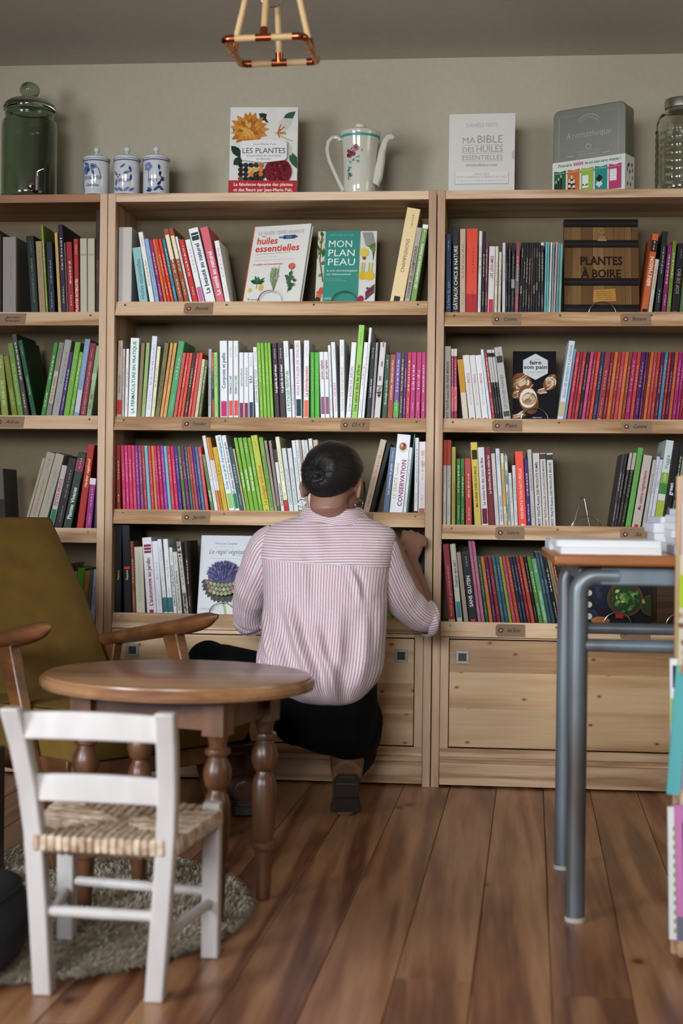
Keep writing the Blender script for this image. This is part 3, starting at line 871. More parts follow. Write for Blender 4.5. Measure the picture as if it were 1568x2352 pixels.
shelf_row('middle', 3, 240, 1200, .2423, 880, 1.25, '''
96 155 25 88 141316 | | c8a848 | b:141316:0:1 t:.4:.5 x:Nature:c8a030:.39:.5 n
185 262 25 158 16151a | | | x:Nature:e0dcd4:.39:.5 B:c03028:.51:.54 n
266 298 178 232 7a4528
302 385 232 255 c8c0a8 | ~QUELLES PLANTES AU JARDIN | 8aa0a8 | t:.2:.76 s:.36
405 495 145 322 dcd8dc | L'autonomie au jardin | 7a2848 | u t:.12:.74 s:.4 B:7a2848:.8:.83 B:7a2848:.84:.87 B:7a2848:.88:.91 m:a02a58
497 553 178 437 d8d8de | | 8a9a98
562 602 160 495 d6d8da | | a08a98 | b:2f6a6a:.05:.24
605 652 158 552 d8dada | | a08a98 | b:2f6a6a:.05:.24
657 690 238 595 d4d4d4 | LE MANUEL DE CUISINE ALTERNATIVE | 26302c | u t:.14:.74 s:.5
694 738 280 640 c4c4bc | LE POTAGER FAIT DE LA RÉSISTANCE | 1f2420 | u t:.08:.7 s:.5
760 800 185 680 b8b2ac | | 4a4440 | p:d8d4d0,2a2422,a08870,6a5a50:0:.3 p:2a2422,d0ccc8,8a7868:.8:1
803 830 180 752 2a1f1a
''')
shelf_row('middle', 3, 0, 0, 1.0, 1425, 1.25, '''
846 862 1240 846 d0ccc8
863 872 1262 863 6a9a40
888 902 1262 888 8ab050 | | e0e8d0
903 915 1250 903 c0b8a8
916 921 1262 916 5a7a3a
953 976 1252 955 2f4250 | ~Sauvages | b8c8d0 | t:.55:.85 s:.36
''')
# ---------------------------------------------------------------- right bookcase
shelf_row('right', 0, 1000, 460, .3622, 703, 1.3, '''
64 100 215 64 1f3350 | ~Le livre du pain | 8aa0c0 | t:.1:.5
105 150 168 107 1c1a1b | GÂTEAUX CHICS & NATURE | d8d4d0 | t:.07:.86 s:.5 m:b03038
153 190 182 155 b59880
192 263 180 198 c8402a | | 7a2018 | b:a02a2a:0:.25
266 286 195 277 c8c4c2
289 308 195 301 1f1c1c
312 327 265 319 6a2a40
329 368 292 341 c8c2be | LES LÉGUMES | 8a2a48 | u t:.54:.95 s:.44 B:b03040:.02:.24
371 390 292 381 c8c0ac
394 412 328 403 c0b8a4
422 442 270 425 bdbab8
444 456 272 446 26201f | | a8a09a
458 474 270 462 201c1c | | 8a8a86
476 498 270 484 1e1b1c | | 8a8a86 | b:8a8a86:.38:.5
500 525 268 512 8a4048 | | d8b8b8 | b:6a6060:.3:.68
528 545 268 545 1c1919 | ~GRATINS | e0d8d0 | t:.3:.5
547 561 268 560 201c1c | | d0c8c0
563 580 268 574 1c1919 | | d0c8c0
582 598 268 588 221e1d | | d0c8c0
600 612 270 603 3a2420 | | c86a4a
614 630 268 617 1c1919 | ~CRUMBLES | d0c8c0 | t:.3:.55
632 647 268 634 1f1b1a | POLENTA | d0c8c0 | t:.35:.6
649 664 268 650 241f1e | | d0c8c0
667 686 268 668 2a2422 | | d0c8c0 | b:c8c4c0:.96:1
688 700 264 698 6fa8a8 | | 3f6a6a
702 714 264 711 74aeae | | 3f6a6a
716 728 266 730 c4c8c0 | | 8a8a80
732 743 266 745 7aa89e | | 4f6a6a
745 758 264 763 c08a98 | | 8a4a60
762 775 272 778 5f908c | | 3f5a5a
778 794 275 792 6a9a94 | | 3f5a5a
''')
shelf_row('right', 0, 1000, 460, .3622, 698, 1.2, '''
1300 1342 215 1375 b85a30 | BIÈRE MAISON | e0d4c8 | u t:.36:.72 s:.5 b:2a1c18:.78:.92 B:26180f:.01:.08
1345 1370 375 1393 c0b8aa | | 8a5a48
1386 1420 200 1440 1f2426 | | b8b4b0 | m:c0c0b8
1430 1458 282 1474 7a2458
1463 1488 258 1503 6a7a2a
1492 1540 275 1538 201a1c | SOIF DE BIO | a89888 | t:.3:.66 s:.44 m:b83038
1545 1580 268 1588 4a6a38
1584 1625 250 1624 6a3a3a
1628 1660 262 1668 a8a098
''')
shelf_row('right', 1, 1000, 760, .1913, 1048, 1.3, '''
106 185 185 106 a89c90 | PETIT TRAITÉ rustica DES PAINS MAISON | 3a302c | u t:.03:.8 s:.42 d:a07048
190 219 215 189 8a2448 | | d0b8b0 | b:c8bfb0:.9:1 b:c05868:.15:.48
222 260 215 220 8a2448 | | d0b8b0 | b:c8bfb0:.9:1 b:c05868:.15:.48
330 400 345 255 c8b8a4 | | | b:b8862c:.47:1 n
407 487 295 315 cfcac6 | PETITS ET GRANDS PAINS | 8a7a70 | t:.25:.62 s:.34 m:a83040 x:PAINS:b03a48:.58:.74
491 561 295 395 cfcac6 | PETITS ET GRANDS PAINS | 8a7a70 | t:.25:.62 s:.34 m:a83040 x:PAINS:b03a48:.58:.74
564 641 295 468 d4d2d2 | PETITS ET GRANDS PAINS | 8a7a70 | t:.25:.62 s:.34 m:a83040 x:PAINS:b03a48:.58:.74
646 680 225 530 cfd2d8 | | 9aa0b0
683 722 262 580 8f2f30
725 753 228 612 1c1a1a | | b8b4ae | b:b8b4ae:.55:.9 b:c8c2ba:.955:1 m:c04048
755 781 228 643 1c1a1a | | b8b4ae | b:b8b4ae:.55:.9 b:c8c2ba:.955:1 m:c04048
783 811 228 674 1c1a1a | | b8b4ae | b:b8b4ae:.55:.9 b:c8c2ba:.955:1 m:c04048
815 910 200 700 a8a4a0 | LES DOUZE FARINES | 4a4644 | t:.17:.72 s:.34 B:3a302c:.79:.88 B:4a4040:.07:.14
''')
reds = [(160, 208, 'b03040'), (212, 242, '8a2030'), (245, 290, 'a02a38'), (293, 333, '241a1c'), (336, 378, 'b03868'), (382, 420, '8a2028'), (423, 466, 'b83a2a'), (470, 514, '202f50'), (518, 588, '803035'), (592, 631, '7a1a20'), (634, 681, 'b05a28'), (684, 722, '8a2c20'), (725, 767, 'a83545'), (770, 813, 'b85a2a'), (816, 854, '7a3a1e'), (858, 914, '901a50'), (918, 963, 'a8352c'), (966, 1022, '45154a'), (1025, 1056, '50184f'), (1059, 1075, '6a2418'), (1078, 1121, 'b05a24'), (1125, 1165, 'a03040'), (1168, 1208, '9a3426'), (1212, 1255, '501040'), (1258, 1298, '3a7088'), (1301, 1341, '8a1a1c'), (1344, 1380, '4a0f38'), (1383, 1424, 'a84a22'), (1428, 1476, '901a5c'), (1479, 1512, '8a2058'), (1515, 1548, '801a20'), (1551, 1592, '8f1f5a'), (1596, 1640, 'a03048')]
shelf_row('right', 1, 1270, 760, .19005, 1053, 1.3, '''
45 121 125 192 c0c8d0 | Réussir SES FERMENTS À LA MAISON | 46586a | t:.3:.95 s:.38 b:b8a888:.07:.25
124 152 220 256 6f8fa8
''' + '\n'.join(f"{a} {b} {258} {a + 122 - (a - 160) * 0.022:.1f} {c} booklet | | cc9a90 | m:d0c0c0" for a, b, c in reds))
shelf_row('right', 2, 1000, 1000, .1913, 1075, 1.3, '''
85 128 55 90 b5aca4 | | 6a625c | b:a83a28:.71:1
133 181 55 140 b5aca4 | | 6a625c | b:a83a28:.71:1
190 239 138 195 9a9048 | ~Le potager gourmand Cuisine | b0602a | t:.12:.68 s:.5 d:8a4a30
250 299 280 252 3a6a2a
302 349 280 302 3d6d2c
362 440 278 345 b04038
470 553 85 408 c8b04a | MA CUISINE SUPER NATURELLE | 2a2618 | u t:.24:.72 s:.42 B:2a2618:.8:.91
558 639 145 503 ccc8c8 | La cuisine bio des jours de fête | 7a3058 | u t:.28:.98 s:.4 B:6a1a3a:.05:.24
643 719 142 585 6a2028 | Le Grand Dico de la cuisine bio | d8c4c0 | u t:.42:.94 s:.34
722 770 218 665 bfbab8 | | b09090 | m:b03038
773 823 160 717 c4c8cc | FAIRE SES TERRINES | 2f3438 | t:.09:.56 s:.5 d:b04a40
826 866 242 778 c0a878 | | | p:c89a48,d0c8b8,c0a070:.1:1 d:b85a38
869 909 242 822 a8aca0 | | | p:6a8a88,d0ccc0,8a9a90:.1:1 d:b85a38
911 949 452 866 c4c2c2
951 993 360 917 c4c2c0
999 1099 195 936 dc4c3c | FERMENTATION NATURELLE | f0cfc8 | t:.12:.78 s:.34 d:e8d0c8
1103 1150 285 1060 3f2560
1154 1205 170 1086 b0aba4 | | 4a4a48
1209 1289 215 1163 c2bdb8 | PETIT TRAITÉ Rustica DES PRODUITS FUMÉS | 26201f | u t:.03:.88 s:.4 d:8a4a38 b:c2bdb8:.9:1
1293 1365 215 1248 c2bdb8 | PETIT TRAITÉ Rustica DE LA CHARCUTERIE MAISON | 6a3038 | u t:.03:.9 s:.4 b:4a3a38:.92:.99
1369 1446 215 1330 c4c1be | PETIT TRAITÉ Rustica DES PRODUITS SÉCHÉS | 26221f | u t:.03:.88 s:.4 b:3a3634:.91:.98
''')
shelf_row('right', 2, 1270, 1000, .19005, 1095, 1.3, '''
698 728 230 838 3f3c40
731 762 226 872 2f2c30 | | b8b4b8 | t:.3:.6
766 804 215 922 2a2520 | | a09888 | b:a8a090:.78:1
807 850 215 968 2c2620 | | a09888 | b:a8a090:.78:1
866 932 155 1028 5a9a4a | | 8a6a3a | m:a83028
944 1050 248 1094 b4a89c | Ma cuisine végétarienne | 8a2a58 | u t:.26:.94 s:.34 m:a83028
1070 1112 300 1208 b0a8a0 | | | m:a83028
1115 1153 258 1250 c0c0c8 | | | m:a83028
1156 1202 295 1286 c0c0c8 | TOFU | 7a7a80 | t:.6:.75
1206 1300 66 1350 c4cac8 | Veggie | 5a6a60 | t:.68:.86 s:.5 b:1c1a1a:0:.13 b:9aa83a:.13:.33 b:3f7a3a:.4:.52 b:7a9a3a:.52:.64 x:OLEA:d8e4c8:.54:.63
1304 1390 96 1456 1c1a1a | green | d0d0cc | u t:.4:.62 s:.56 x:Recettes:8a8880:.1:.3
1396 1440 130 1530 26221f
1444 1500 120 1580 8a8a70
1504 1570 150 1630 3a4a3a
''')
greens = [(605, 646, 470, '1f5030'), (650, 694, 503, 'b86a2c'), (698, 740, 550, '50203f'), (743, 790, 590, '8a2035'), (795, 839, 640, '2f5f60'), (842, 885, 682, '2f5070'), (888, 926, 725, '808f28'), (930, 972, 768, 'a84050'), (975, 1021, 818, 'a04028'), (1025, 1065, 872, '1c2438'), (1068, 1106, 916, '1c2438'), (1110, 1151, 958, '7a1a18'), (1155, 1201, 1002, 'a04028'), (1205, 1241, 1052, '1a1416')]
shelf_row('right', 3, 1000, 1230, .1913, 1040, 1.25, '''
160 240 105 82 7a2028 | Recettes pour gourmands intolérants | c88a80 | t:.1:.78 s:.36 b:b09070:0:.06
258 326 105 170 b8b4a4 | Cuisiner sans lait ! | 1f4a4a | u t:.46:.98 s:.46 B:3f7a80:.08:.28
345 400 205 245 96887a | | b07a68 | m:a03828
405 509 205 300 1c1a1c | SANS GLUTEN | d8d4d4 | u t:.24:.72 s:.4 m:b83040
512 552 62 358 a86078 | | d0a0b8
555 598 62 403 a86078 | | d0a0b8
''' + '\n'.join(f"{a} {b} 258 {t} {c} booklet | | b09890 | m:c8bcb8" for a, b, t, c in greens) + '''
1246 1296 266 1094 4a7a30 booklet
1300 1359 285 1140 5a9068 | ~VEGAN SANS CONFORT | cfe0d0 | t:.08:.7 s:.4 d:b86040
1362 1402 205 1168 2f4450 | ~Vert et Vegan | 7a94a0 | t:.45:.65
1405 1447 205 1212 2f4450 | ~Vert et Vegan | 7a94a0 | t:.45:.65
1450 1500 232 1262 151414
1504 1530 285 1300 8a7858
1533 1560 285 1340 8a7858
1563 1592 285 1372 8a2420
''')
# ---------------------------------------------------------------- left bookcase
shelf_row('left', 0, 0, 440, .3316, 830, 1.25, '''
-60 -35 250 -60 3a4a30
-30 14 300 -30 181818
18 112 315 18 8a8078 | | 6a6058 | t:.4:.9
215 270 310 180 101a18 | ~DICTIONNAIRE DE LA GUÉRISON | 6a8a6a | t:.16:.72 s:.3
275 318 345 245 9a8060
321 336 232 283 7a8a38
340 384 350 318 161c28 | | a8b0b8
405 426 285 376 c0a060
428 463 230 400 28152f
465 471 355 444 8a7a68 | | | n
474 516 350 456 8a1f20
519 552 328 508 9a2a22 | PLANTES INTERDITES | e0d4cc | u t:.05:.7 s:.5
556 605 325 553 b8ae98 | | 8a8070 | B:9a9080:.78:.8 n
608 658 325 606 b8ae98 | | 8a8070 | B:9a9080:.78:.8 n
662 690 130 664 2f1a15 | ~L'ENCYCLOPÉDIE | 8a5a48 | t:.3:.72
''')
shelf_row('left', 1, 0, 740, .1594, 1340, 1.25, '''
-70 10 500 -150 7a8a40
25 125 480 -55 7f8a3c | ~LES ARBUSTES | c8d0a0 | t:.2:.6
175 258 490 15 6a7020 | ~LES ARBRES | b0b870 | t:.2:.62 s:.4
262 346 310 55 5f8030 | RECONNAÎTRE SANS FLEURS | a8c088 | t:.18:.78 s:.4
352 424 180 142 3a352e
462 535 270 228 0f4020 | ~Plantes pour l'ombre | a8c0a8 | t:.3:.66 s:.32
580 646 300 775 3a7a2a
650 727 300 858 7a7868 | FACE AUX ARBRES | 3a342c | t:.22:.6 s:.4 B:b8a898:.2:.62
736 836 262 965 9a9290 | | 5a5450
842 897 435 1012 3f2560
904 986 295 1088 6a9a35 | | 9aba70
990 1046 435 1146 70a038
1052 1134 248 1230 7a90b0 | | b0bcc8 | B:c0bcc0:.08:.36
1140 1234 310 1312 7a1f2a | DE LA TAILLE À LA CONDUITE DES ARBRES | c8a8a8 | t:.06:.76 s:.36
1238 1308 345 1395 8aa078 | | | p:8aa078,6a7a58,a8b898:0:.6 n
''')
shelf_row('left', 2, 0, 1000, .2041, 1040, 1.3, '''
-40 70 380 -75 4a443c | | | b:23211c:0:.5 n
255 285 258 525 9a9080
288 388 205 580 968a78 | LA TAILLE des arbres fruitiers | 8a4030 | t:.18:.66 s:.36
392 495 222 688 989080 | L'encyclopédie des herbes | 6a7a70 | i t:.3:.8 s:.34
528 592 345 752 a8a49e | PETITS FRUITS | a02848 | u t:.38:.88 s:.54 B:1f6a48:.1:.32
600 692 265 812 1c1216 | | 9a8a88
700 795 205 910 203426 | Plantes Vivaces | ccd0c8 | u t:.14:.72 s:.44 b:7a3848:.76:.92
855 935 108 1005 9a2018 | Herbier vagabond | d8c088 | u i t:.5:.88 s:.38
955 1024 485 1005 8a2a70 | | d0a8c8 | b:d0ccd0:.88:1
1058 1082 70 1066 3a3050 | | | n
''')
shelf_row('left', 3, 0, 1000, .2041, 2270, 1.3, '''
648 690 1445 790 a8a4b0
694 738 1588 812 b0a898
742 796 1535 866 b8b4b0
802 888 1495 918 5f9a28 | | a8c878
892 950 1530 994 a87c38 | Fertilité champignons | 4a3414 | t:.2:.7
954 992 1520 1048 5a6068 | | | n
996 1052 1510 1066 a8a8b0 | | | b:7a9a50:0:.05
''')
place_rows()

# ================================================================== BOOKS SHOWN FACE OUT, ON WIRE STANDS
WIRE = flat('a8a6a0', 0.25, metal=1.0, name='chromed_wire')
def face_out(px, w, h, th, zs, yfoot, lean, yaw, label, art_fn, name='display_book', spine='d8d4cc', cover='d8d4cc', gain=1.1, roll=0.0, group=None, stand=None, ref_py=None, hard=True):
    """a book facing the room: lower edge centre seen at column px, standing at depth yfoot, leaning back by lean degrees"""
    p = W(px, ref_py if ref_py else 900, Y=yfoot); x = p.x
    M = Matrix.Translation(V((x, yfoot, zs))) @ Matrix.Rotation(math.radians(yaw), 4, 'Z') @ Matrix.Rotation(-math.radians(lean), 4, 'X') @ Matrix.Rotation(math.radians(roll), 4, 'Y')
    t = thing(name, label, 'book', (0, 0, 0), group)
    t.matrix_world = M; ORG[t.name] = V((0, 0, 0))
    k = 0.002 if hard else 0.0007
    mb = MB(); mb.box(-w / 2, w / 2, 0, k, 0, h); mb.box(-w / 2, w / 2, th - k, th, 0, h)
    mb.build('cover', flat(cover, 0.35, gain), t, smooth=False, bevel=0.0006)
    MB().box(-w / 2, -w / 2 + k, k, th - k, 0, h).build('spine', flat(spine, 0.4, gain), t, smooth=False)
    i = 0.002 if hard else 0.0
    Box(-w / 2 + k, w / 2 - i - 0.0004, k, th - k, i, h - i - 0.0003).build('page_block', PAPER, t, smooth=False)
    a = Art(w, h); art_fn(a, w, h); a.clip = True
    a.build('cover_print', t, lambda u, v, l: (u - w / 2, -l, v), gain, 0.35)
    if stand: wire_stand(x, yfoot, zs, yaw, lean, th, stand)
    return t
def wire_stand(x, y, z, yaw, lean, th, label, r=0.038, empty=False, eh=0.0):
    t = thing('wire_book_stand', label, 'book stand', (x, y, z), 'wire book stands on the shelves')
    M = Matrix.Translation(V((x, y, z + 0.002))) @ Matrix.Rotation(math.radians(yaw), 4, 'Z')
    arc = [M @ V((-r * math.cos(a), -0.0065 - 0.004 * math.sin(a), 0.034 * math.sin(a))) for a in [PI * k / 20 for k in range(21)]]
    MB().tube(arc, 0.0015, 8).build('front_hoop', WIRE, t)
    sl = math.tan(math.radians(lean if not empty else 14))
    hh = eh if empty else 0.07
    yb = th + 0.005
    base = [M @ V(p) for p in ((-r, -0.0065, 0), (-r * .8, yb + .02, 0), (-r * .45, yb, 0))]
    MB().tube(base, 0.0015, 8).build('base_wire', WIRE, t)
    base = [M @ V(p) for p in ((r, -0.0065, 0), (r * .8, yb + .02, 0), (r * .45, yb, 0))]
    MB().tube(base, 0.0015, 8).build('base_wire', WIRE, t)
    bk = [M @ V(p) for p in ((-r * .75, yb + .004, 0.0), (-.006, yb + sl * hh + .004, hh - .004), (-.003, yb + sl * hh + .004, hh), (.003, yb + sl * hh + .004, hh), (.006, yb + sl * hh + .004, hh - .004), (r * .45, yb + .004, 0.0))]
    MB().tube(bk, 0.0015, 8).build('back_hoop', WIRE, t)
    return t
def flower(a, x, y, r, n, cols, rng, w=0.34, layers=3):
    for L in range(layers):
        rr = r * (1 - L * 0.75 / layers)
        for k in range(n - L * 2):
            an = 2 * PI * (k + 0.5 * L) / (n - L * 2) + rng.uniform(-.1, .1)
            a.leaf(x + 0.1 * rr * math.cos(an), y + 0.1 * rr * math.sin(an), rr * rng.uniform(.85, 1.02), rr * w * 2, an, rng.choice(cols[L % len(cols)]))
R5 = random.Random(11)
def art_huiles(a, w, h):
    a.rect(0, 0, w * .015, h, 'c84a40')
    a.text('LE GUIDE TERRE VIVANTE', w * .10, h * .885, w * .085, '8a8884', 0, fit=w * .8)
    a.text('des', w * .17, h * .855, w * .045, 'c04038', 1)
    a.text('huiles', w * .09, h * .765, w * .165, 'c23a34', 1, fit=w * .37)
    a.text('essentielles', w * .08, h * .665, w * .165, 'c23a34', 1, fit=w * .78)
    a.stroke([(w * .1, h * .63), (w * .72, h * .645)], h * .004, '6a6866')
    for k, yy in enumerate((.59, .55)): a.bars(w * .1, h * yy, w * (.48 if k == 0 else .8), h * .012, 'd0a8a4', R5, .05, .12)
    a.text('le meilleur de l’aromathérapie !'.replace('’', "'"), w * .09, h * .49, w * .045, 'c05850', 1, fit=w * .54)
    a.rect(w * .55, h * .815, w * .76, h * .865, '33466e'); a.rect(w * .76, h * .83, w * .8, h * .85, '33466e'); a.rect(w * .47, h * .83, w * .55, h * .85, '46598a')
    a.rect(w * .60, h * .825, w * .7, h * .855, '5a6e9a')
    for k in range(13):
        an = R5.uniform(.2, 2.9); a.leaf(w * .22, h * .25, w * R5.uniform(.09, .17), w * .055, an, R5.choice(['2f5a38', '26492f', '3f6a42']))
    a.stroke([(w * .21, h * .19), (w * .22, h * .3)], w * .008, '4a5a38')
    a.disc(w * .10, h * .175, w * .035, h * .03, 'cdbb52'); a.disc(w * .29, h * .20, w * .04, h * .045, 'cfa648')
    for k in range(26):
        x = w * (.5 + R5.uniform(-.07, .07)); a.stroke([(w * .52, h * .15), (x, h * .3), (x + w * R5.uniform(-.03, .03), h * R5.uniform(.38, .47))], w * .006, R5.choice(['7f9068', '93a27c', '6a7d58']))
        a.leaf(x, h * R5.uniform(.24, .42), w * .05, w * .014, R5.uniform(.8, 2.3), R5.choice(['8a9a74', '76886a']))
    for k in range(15):
        an = R5.uniform(0, 2 * PI); a.leaf(w * (.8 + R5.uniform(-.06, .06)), h * (.26 + R5.uniform(-.07, .07)), w * R5.uniform(.06, .10), w * .055, an, R5.choice(['3a5a40', '48684a', '2f4e38']))
    a.stroke([(w * .78, h * .12), (w * .8, h * .3), (w * .79, h * .43)], w * .008, '4a6a48')
    flower(a, w * .79, h * .45, w * .06, 8, [['c04a4a', 'b03a3e'], ['d06a60']], R5, .4, 2)
    a.text('terre vivante', w * .16, h * .035, w * .03, '5a7a78', 1); a.leaf(w * .1, h * .04, w * .04, w * .02, .6, '3a6a6a')
def art_peau(a, w, h):
    a.rect(0, 0, w * .17, h, 'c9c6b8'); a.rect(w * .73, 0, w, h, 'cfcdc6')
    for k in range(16): a.leaf(w * R5.uniform(.0, .12), h * R5.uniform(.3, .98), w * R5.uniform(.08, .16), w * .06, R5.uniform(0.6, 2.2), R5.choice(['4f6a34', '6a7f44', '3c5228', '8a965a']))
    a.stroke([(w * .07, h * .95), (w * .05, h * .6), (w * .12, h * .3)], w * .02, '5c5230')
    for k in range(5): a.disc(w * R5.uniform(.02, .12), h * R5.uniform(.03, .2), w * .05, h * .035, R5.choice(['b8523c', 'c66a48', 'd8cdb8', '3a3a28']))
    for k in range(9): a.stroke([(w * .76 + w * .02 * k, h * .98), (w * (.82 + .02 * k), h * .8), (w * (.95), h * (.75 - .02 * k))], w * .008, R5.choice(['4a3428', '3a4a2a', '6a3a3c']))
    a.leaf(w * .9, h * .74, w * .14, w * .1, 1.0, '4f7034'); a.leaf(w * .95, h * .7, w * .12, w * .08, 1.6, '648440')
    for x, y, r, c in ((.79, .7, .085, 'd0b858'), (.78, .38, .075, 'c9a838'), (.90, .38, .085, 'd0ae3a'), (.80, .62, .03, '7a4a28')): a.disc(w * x, h * y, w * r, h * r * .75, c)
    for x in (.76, .80, .88, .93): a.stroke([(w * x, h * .43), (w * (x + .01), h * .56)], w * .022, 'b8b050')
    a.disc(w * .77, h * .06, w * .05, h * .05, '9a2f48')
    for k in range(6): a.stroke([(w * .84, h * (.05 + .02 * k)), (w * .99, h * (.16 + .02 * k))], w * .014, R5.choice(['5a2a3a', '7a3a4a', '4a2030']))
    a.leaf(w * .86, h * .22, w * .06, w * .05, -.9, '8a3a34')
    a.rect(w * .13, 0, w * .715, h, '3d8376')
    a.bars(w * .2, h * .93, w * .6, h * .022, '7aaaa0', R5, .12, .3)
    for i, (t, f) in enumerate((('MON', .42), ('PLAN', .47), ('PEAU', .48))): a.text(t, w * .18, h * (.77 - i * .125), w * .185, 'dce4de', 0, fit=w * f)
    a.text('le soin dermatologique', w * .17, h * .435, w * .055, 'cfe0d8', 0, 1, .25, fit=w * .52); a.text("par l'alimentation", w * .17, h * .385, w * .055, 'cfe0d8', 0, 1, .25, fit=w * .42)
    a.bars(w * .17, h * .33, w * .45, h * .01, '9ac0b4', R5, .05, .12); a.bars(w * .17, h * .305, w * .5, h * .01, '9ac0b4', R5, .05, .12)
    a.rect(w * .15, h * .05, w * .28, h * .085, '6aa294')
def art_boire(a, w, h):
    cols = ['6a4e30', '765838', '5e442a', '7e6040', '6e5234']
    x = 0; k = 0
    while x < w:
        d = w * R5.uniform(.08, .16); a.rect(x, 0, min(w, x + d - w * .004), h, cols[k % 5]); k += 1
        for q in range(3): a.stroke([(x + d * R5.uniform(.1, .8), 0), (x + d * R5.uniform(.1, .8), h)], w * .003, '5f4024')
        x += d
    a.L += 1
    for y0, y1 in ((0, .105), (.30, .38), (.70, .78), (.915, 1.0)): a.rect(0, h * y0, w, h * y1, '1d1918'); a.rect(0, h * (y0 + (y1 - y0) * .35), w, h * (y0 + (y1 - y0) * .6), '2a2524')
    a.text('PLANTES', w * .21, h * .52, w * .165, '241812', 1, fit=w * .57); a.text('À BOIRE', w * .23, h * .385, w * .165, '241812', 1, fit=w * .53)
    a.ring(w * .51, h * .875, w * .03, w * .042, '96703f'); a.rect(w * .47, h * .78, w * .56, h * .82, '8a6a48'); a.rect(w * .45, h * .77, w * .575, h * .785, 'a08050')
    a.poly([(w * .38, h * .13), (w * .69, h * .14), (w * .68, h * .27), (w * .39, h * .255)], 'a87c3c')
    for k in range(5): a.bars(w * .43, h * (.155 + .02 * k), w * .64, h * .009, '5a3a1c', R5, .1, .3)
def art_pain(a, w, h):
    bread = ['b49476', 'c6b098', '96704e', 'dcd2c4', '7e5c40']
    for (x, y, rx, ry, rot) in ((.2, .53, .24, .2, .5), (.87, .55, .15, .16, -.6), (.1, .38, .14, .09, .1), (.36, .3, .22, .27, .3), (.12, .06, .2, .05, .2), (.66, .42, .12, .05, .4)):
        a.disc(w * x, h * y, w * rx, h * ry * .8, '7a4a28', 18, rot)
        for k in range(5):
            f = .9 - k * .13; a.disc(w * (x + R5.uniform(-.03, .03)), h * (y + R5.uniform(-.02, .02)), w * rx * f, h * ry * f * R5.uniform(.3, .6), bread[(k + int(x * 10)) % 5], 16, rot + R5.uniform(-.5, .5))
        for k in range(4):
            q = R5.uniform(-.5, .5); a.stroke([(w * (x - rx * .6), h * (y + q * ry - ry * .2)), (w * x, h * (y + q * ry)), (w * (x + rx * .5), h * (y + q * ry + ry * .3))], w * .012, R5.choice(['e2d6c2', '6a3c1e', 'ead9c0']))
    for k in range(14): a.stroke([(w * R5.uniform(.4, .9), h * R5.uniform(.05, .33)), (w * R5.uniform(.5, 1), h * R5.uniform(.05, .33))], w * .006, '241c18')
    P = [(w * (.52 + .33 * math.sin(2 * PI * k / 6)), h * (.765 + .19 * math.cos(2 * PI * k / 6))) for k in range(6)]
    a.poly(P, 'c6c8c8'); a.poly([(w * .52 + (x - w * .52) * .95, h * .765 + (y - h * .765) * .95) for x, y in P], 'b4b6b6'); a.poly([(w * .52 + (x - w * .52) * .94, h * .765 + (y - h * .765) * .94) for x, y in P], 'c8caca')
    a.bars(w * .43, h * .87, w * .61, h * .012, '6a6a6a', R5, .15, .3)
    a.text('faire', w * .52, h * .80, w * .135, '26262a', 1, align='c', fit=w * .27); a.text('son pain', w * .52, h * .735, w * .135, '26262a', 1, align='c', fit=w * .54)
    a.text('au levain naturel', w * .52, h * .68, w * .05, '55555a', align='c', fit=w * .42); a.bars(w * .43, h * .645, w * .61, h * .01, '7a7a7a', R5, .15, .3)
    a.text('TERRE VIVANTE', w * .56, h * .03, w * .03, 'd0ccc4', 1, align='c')
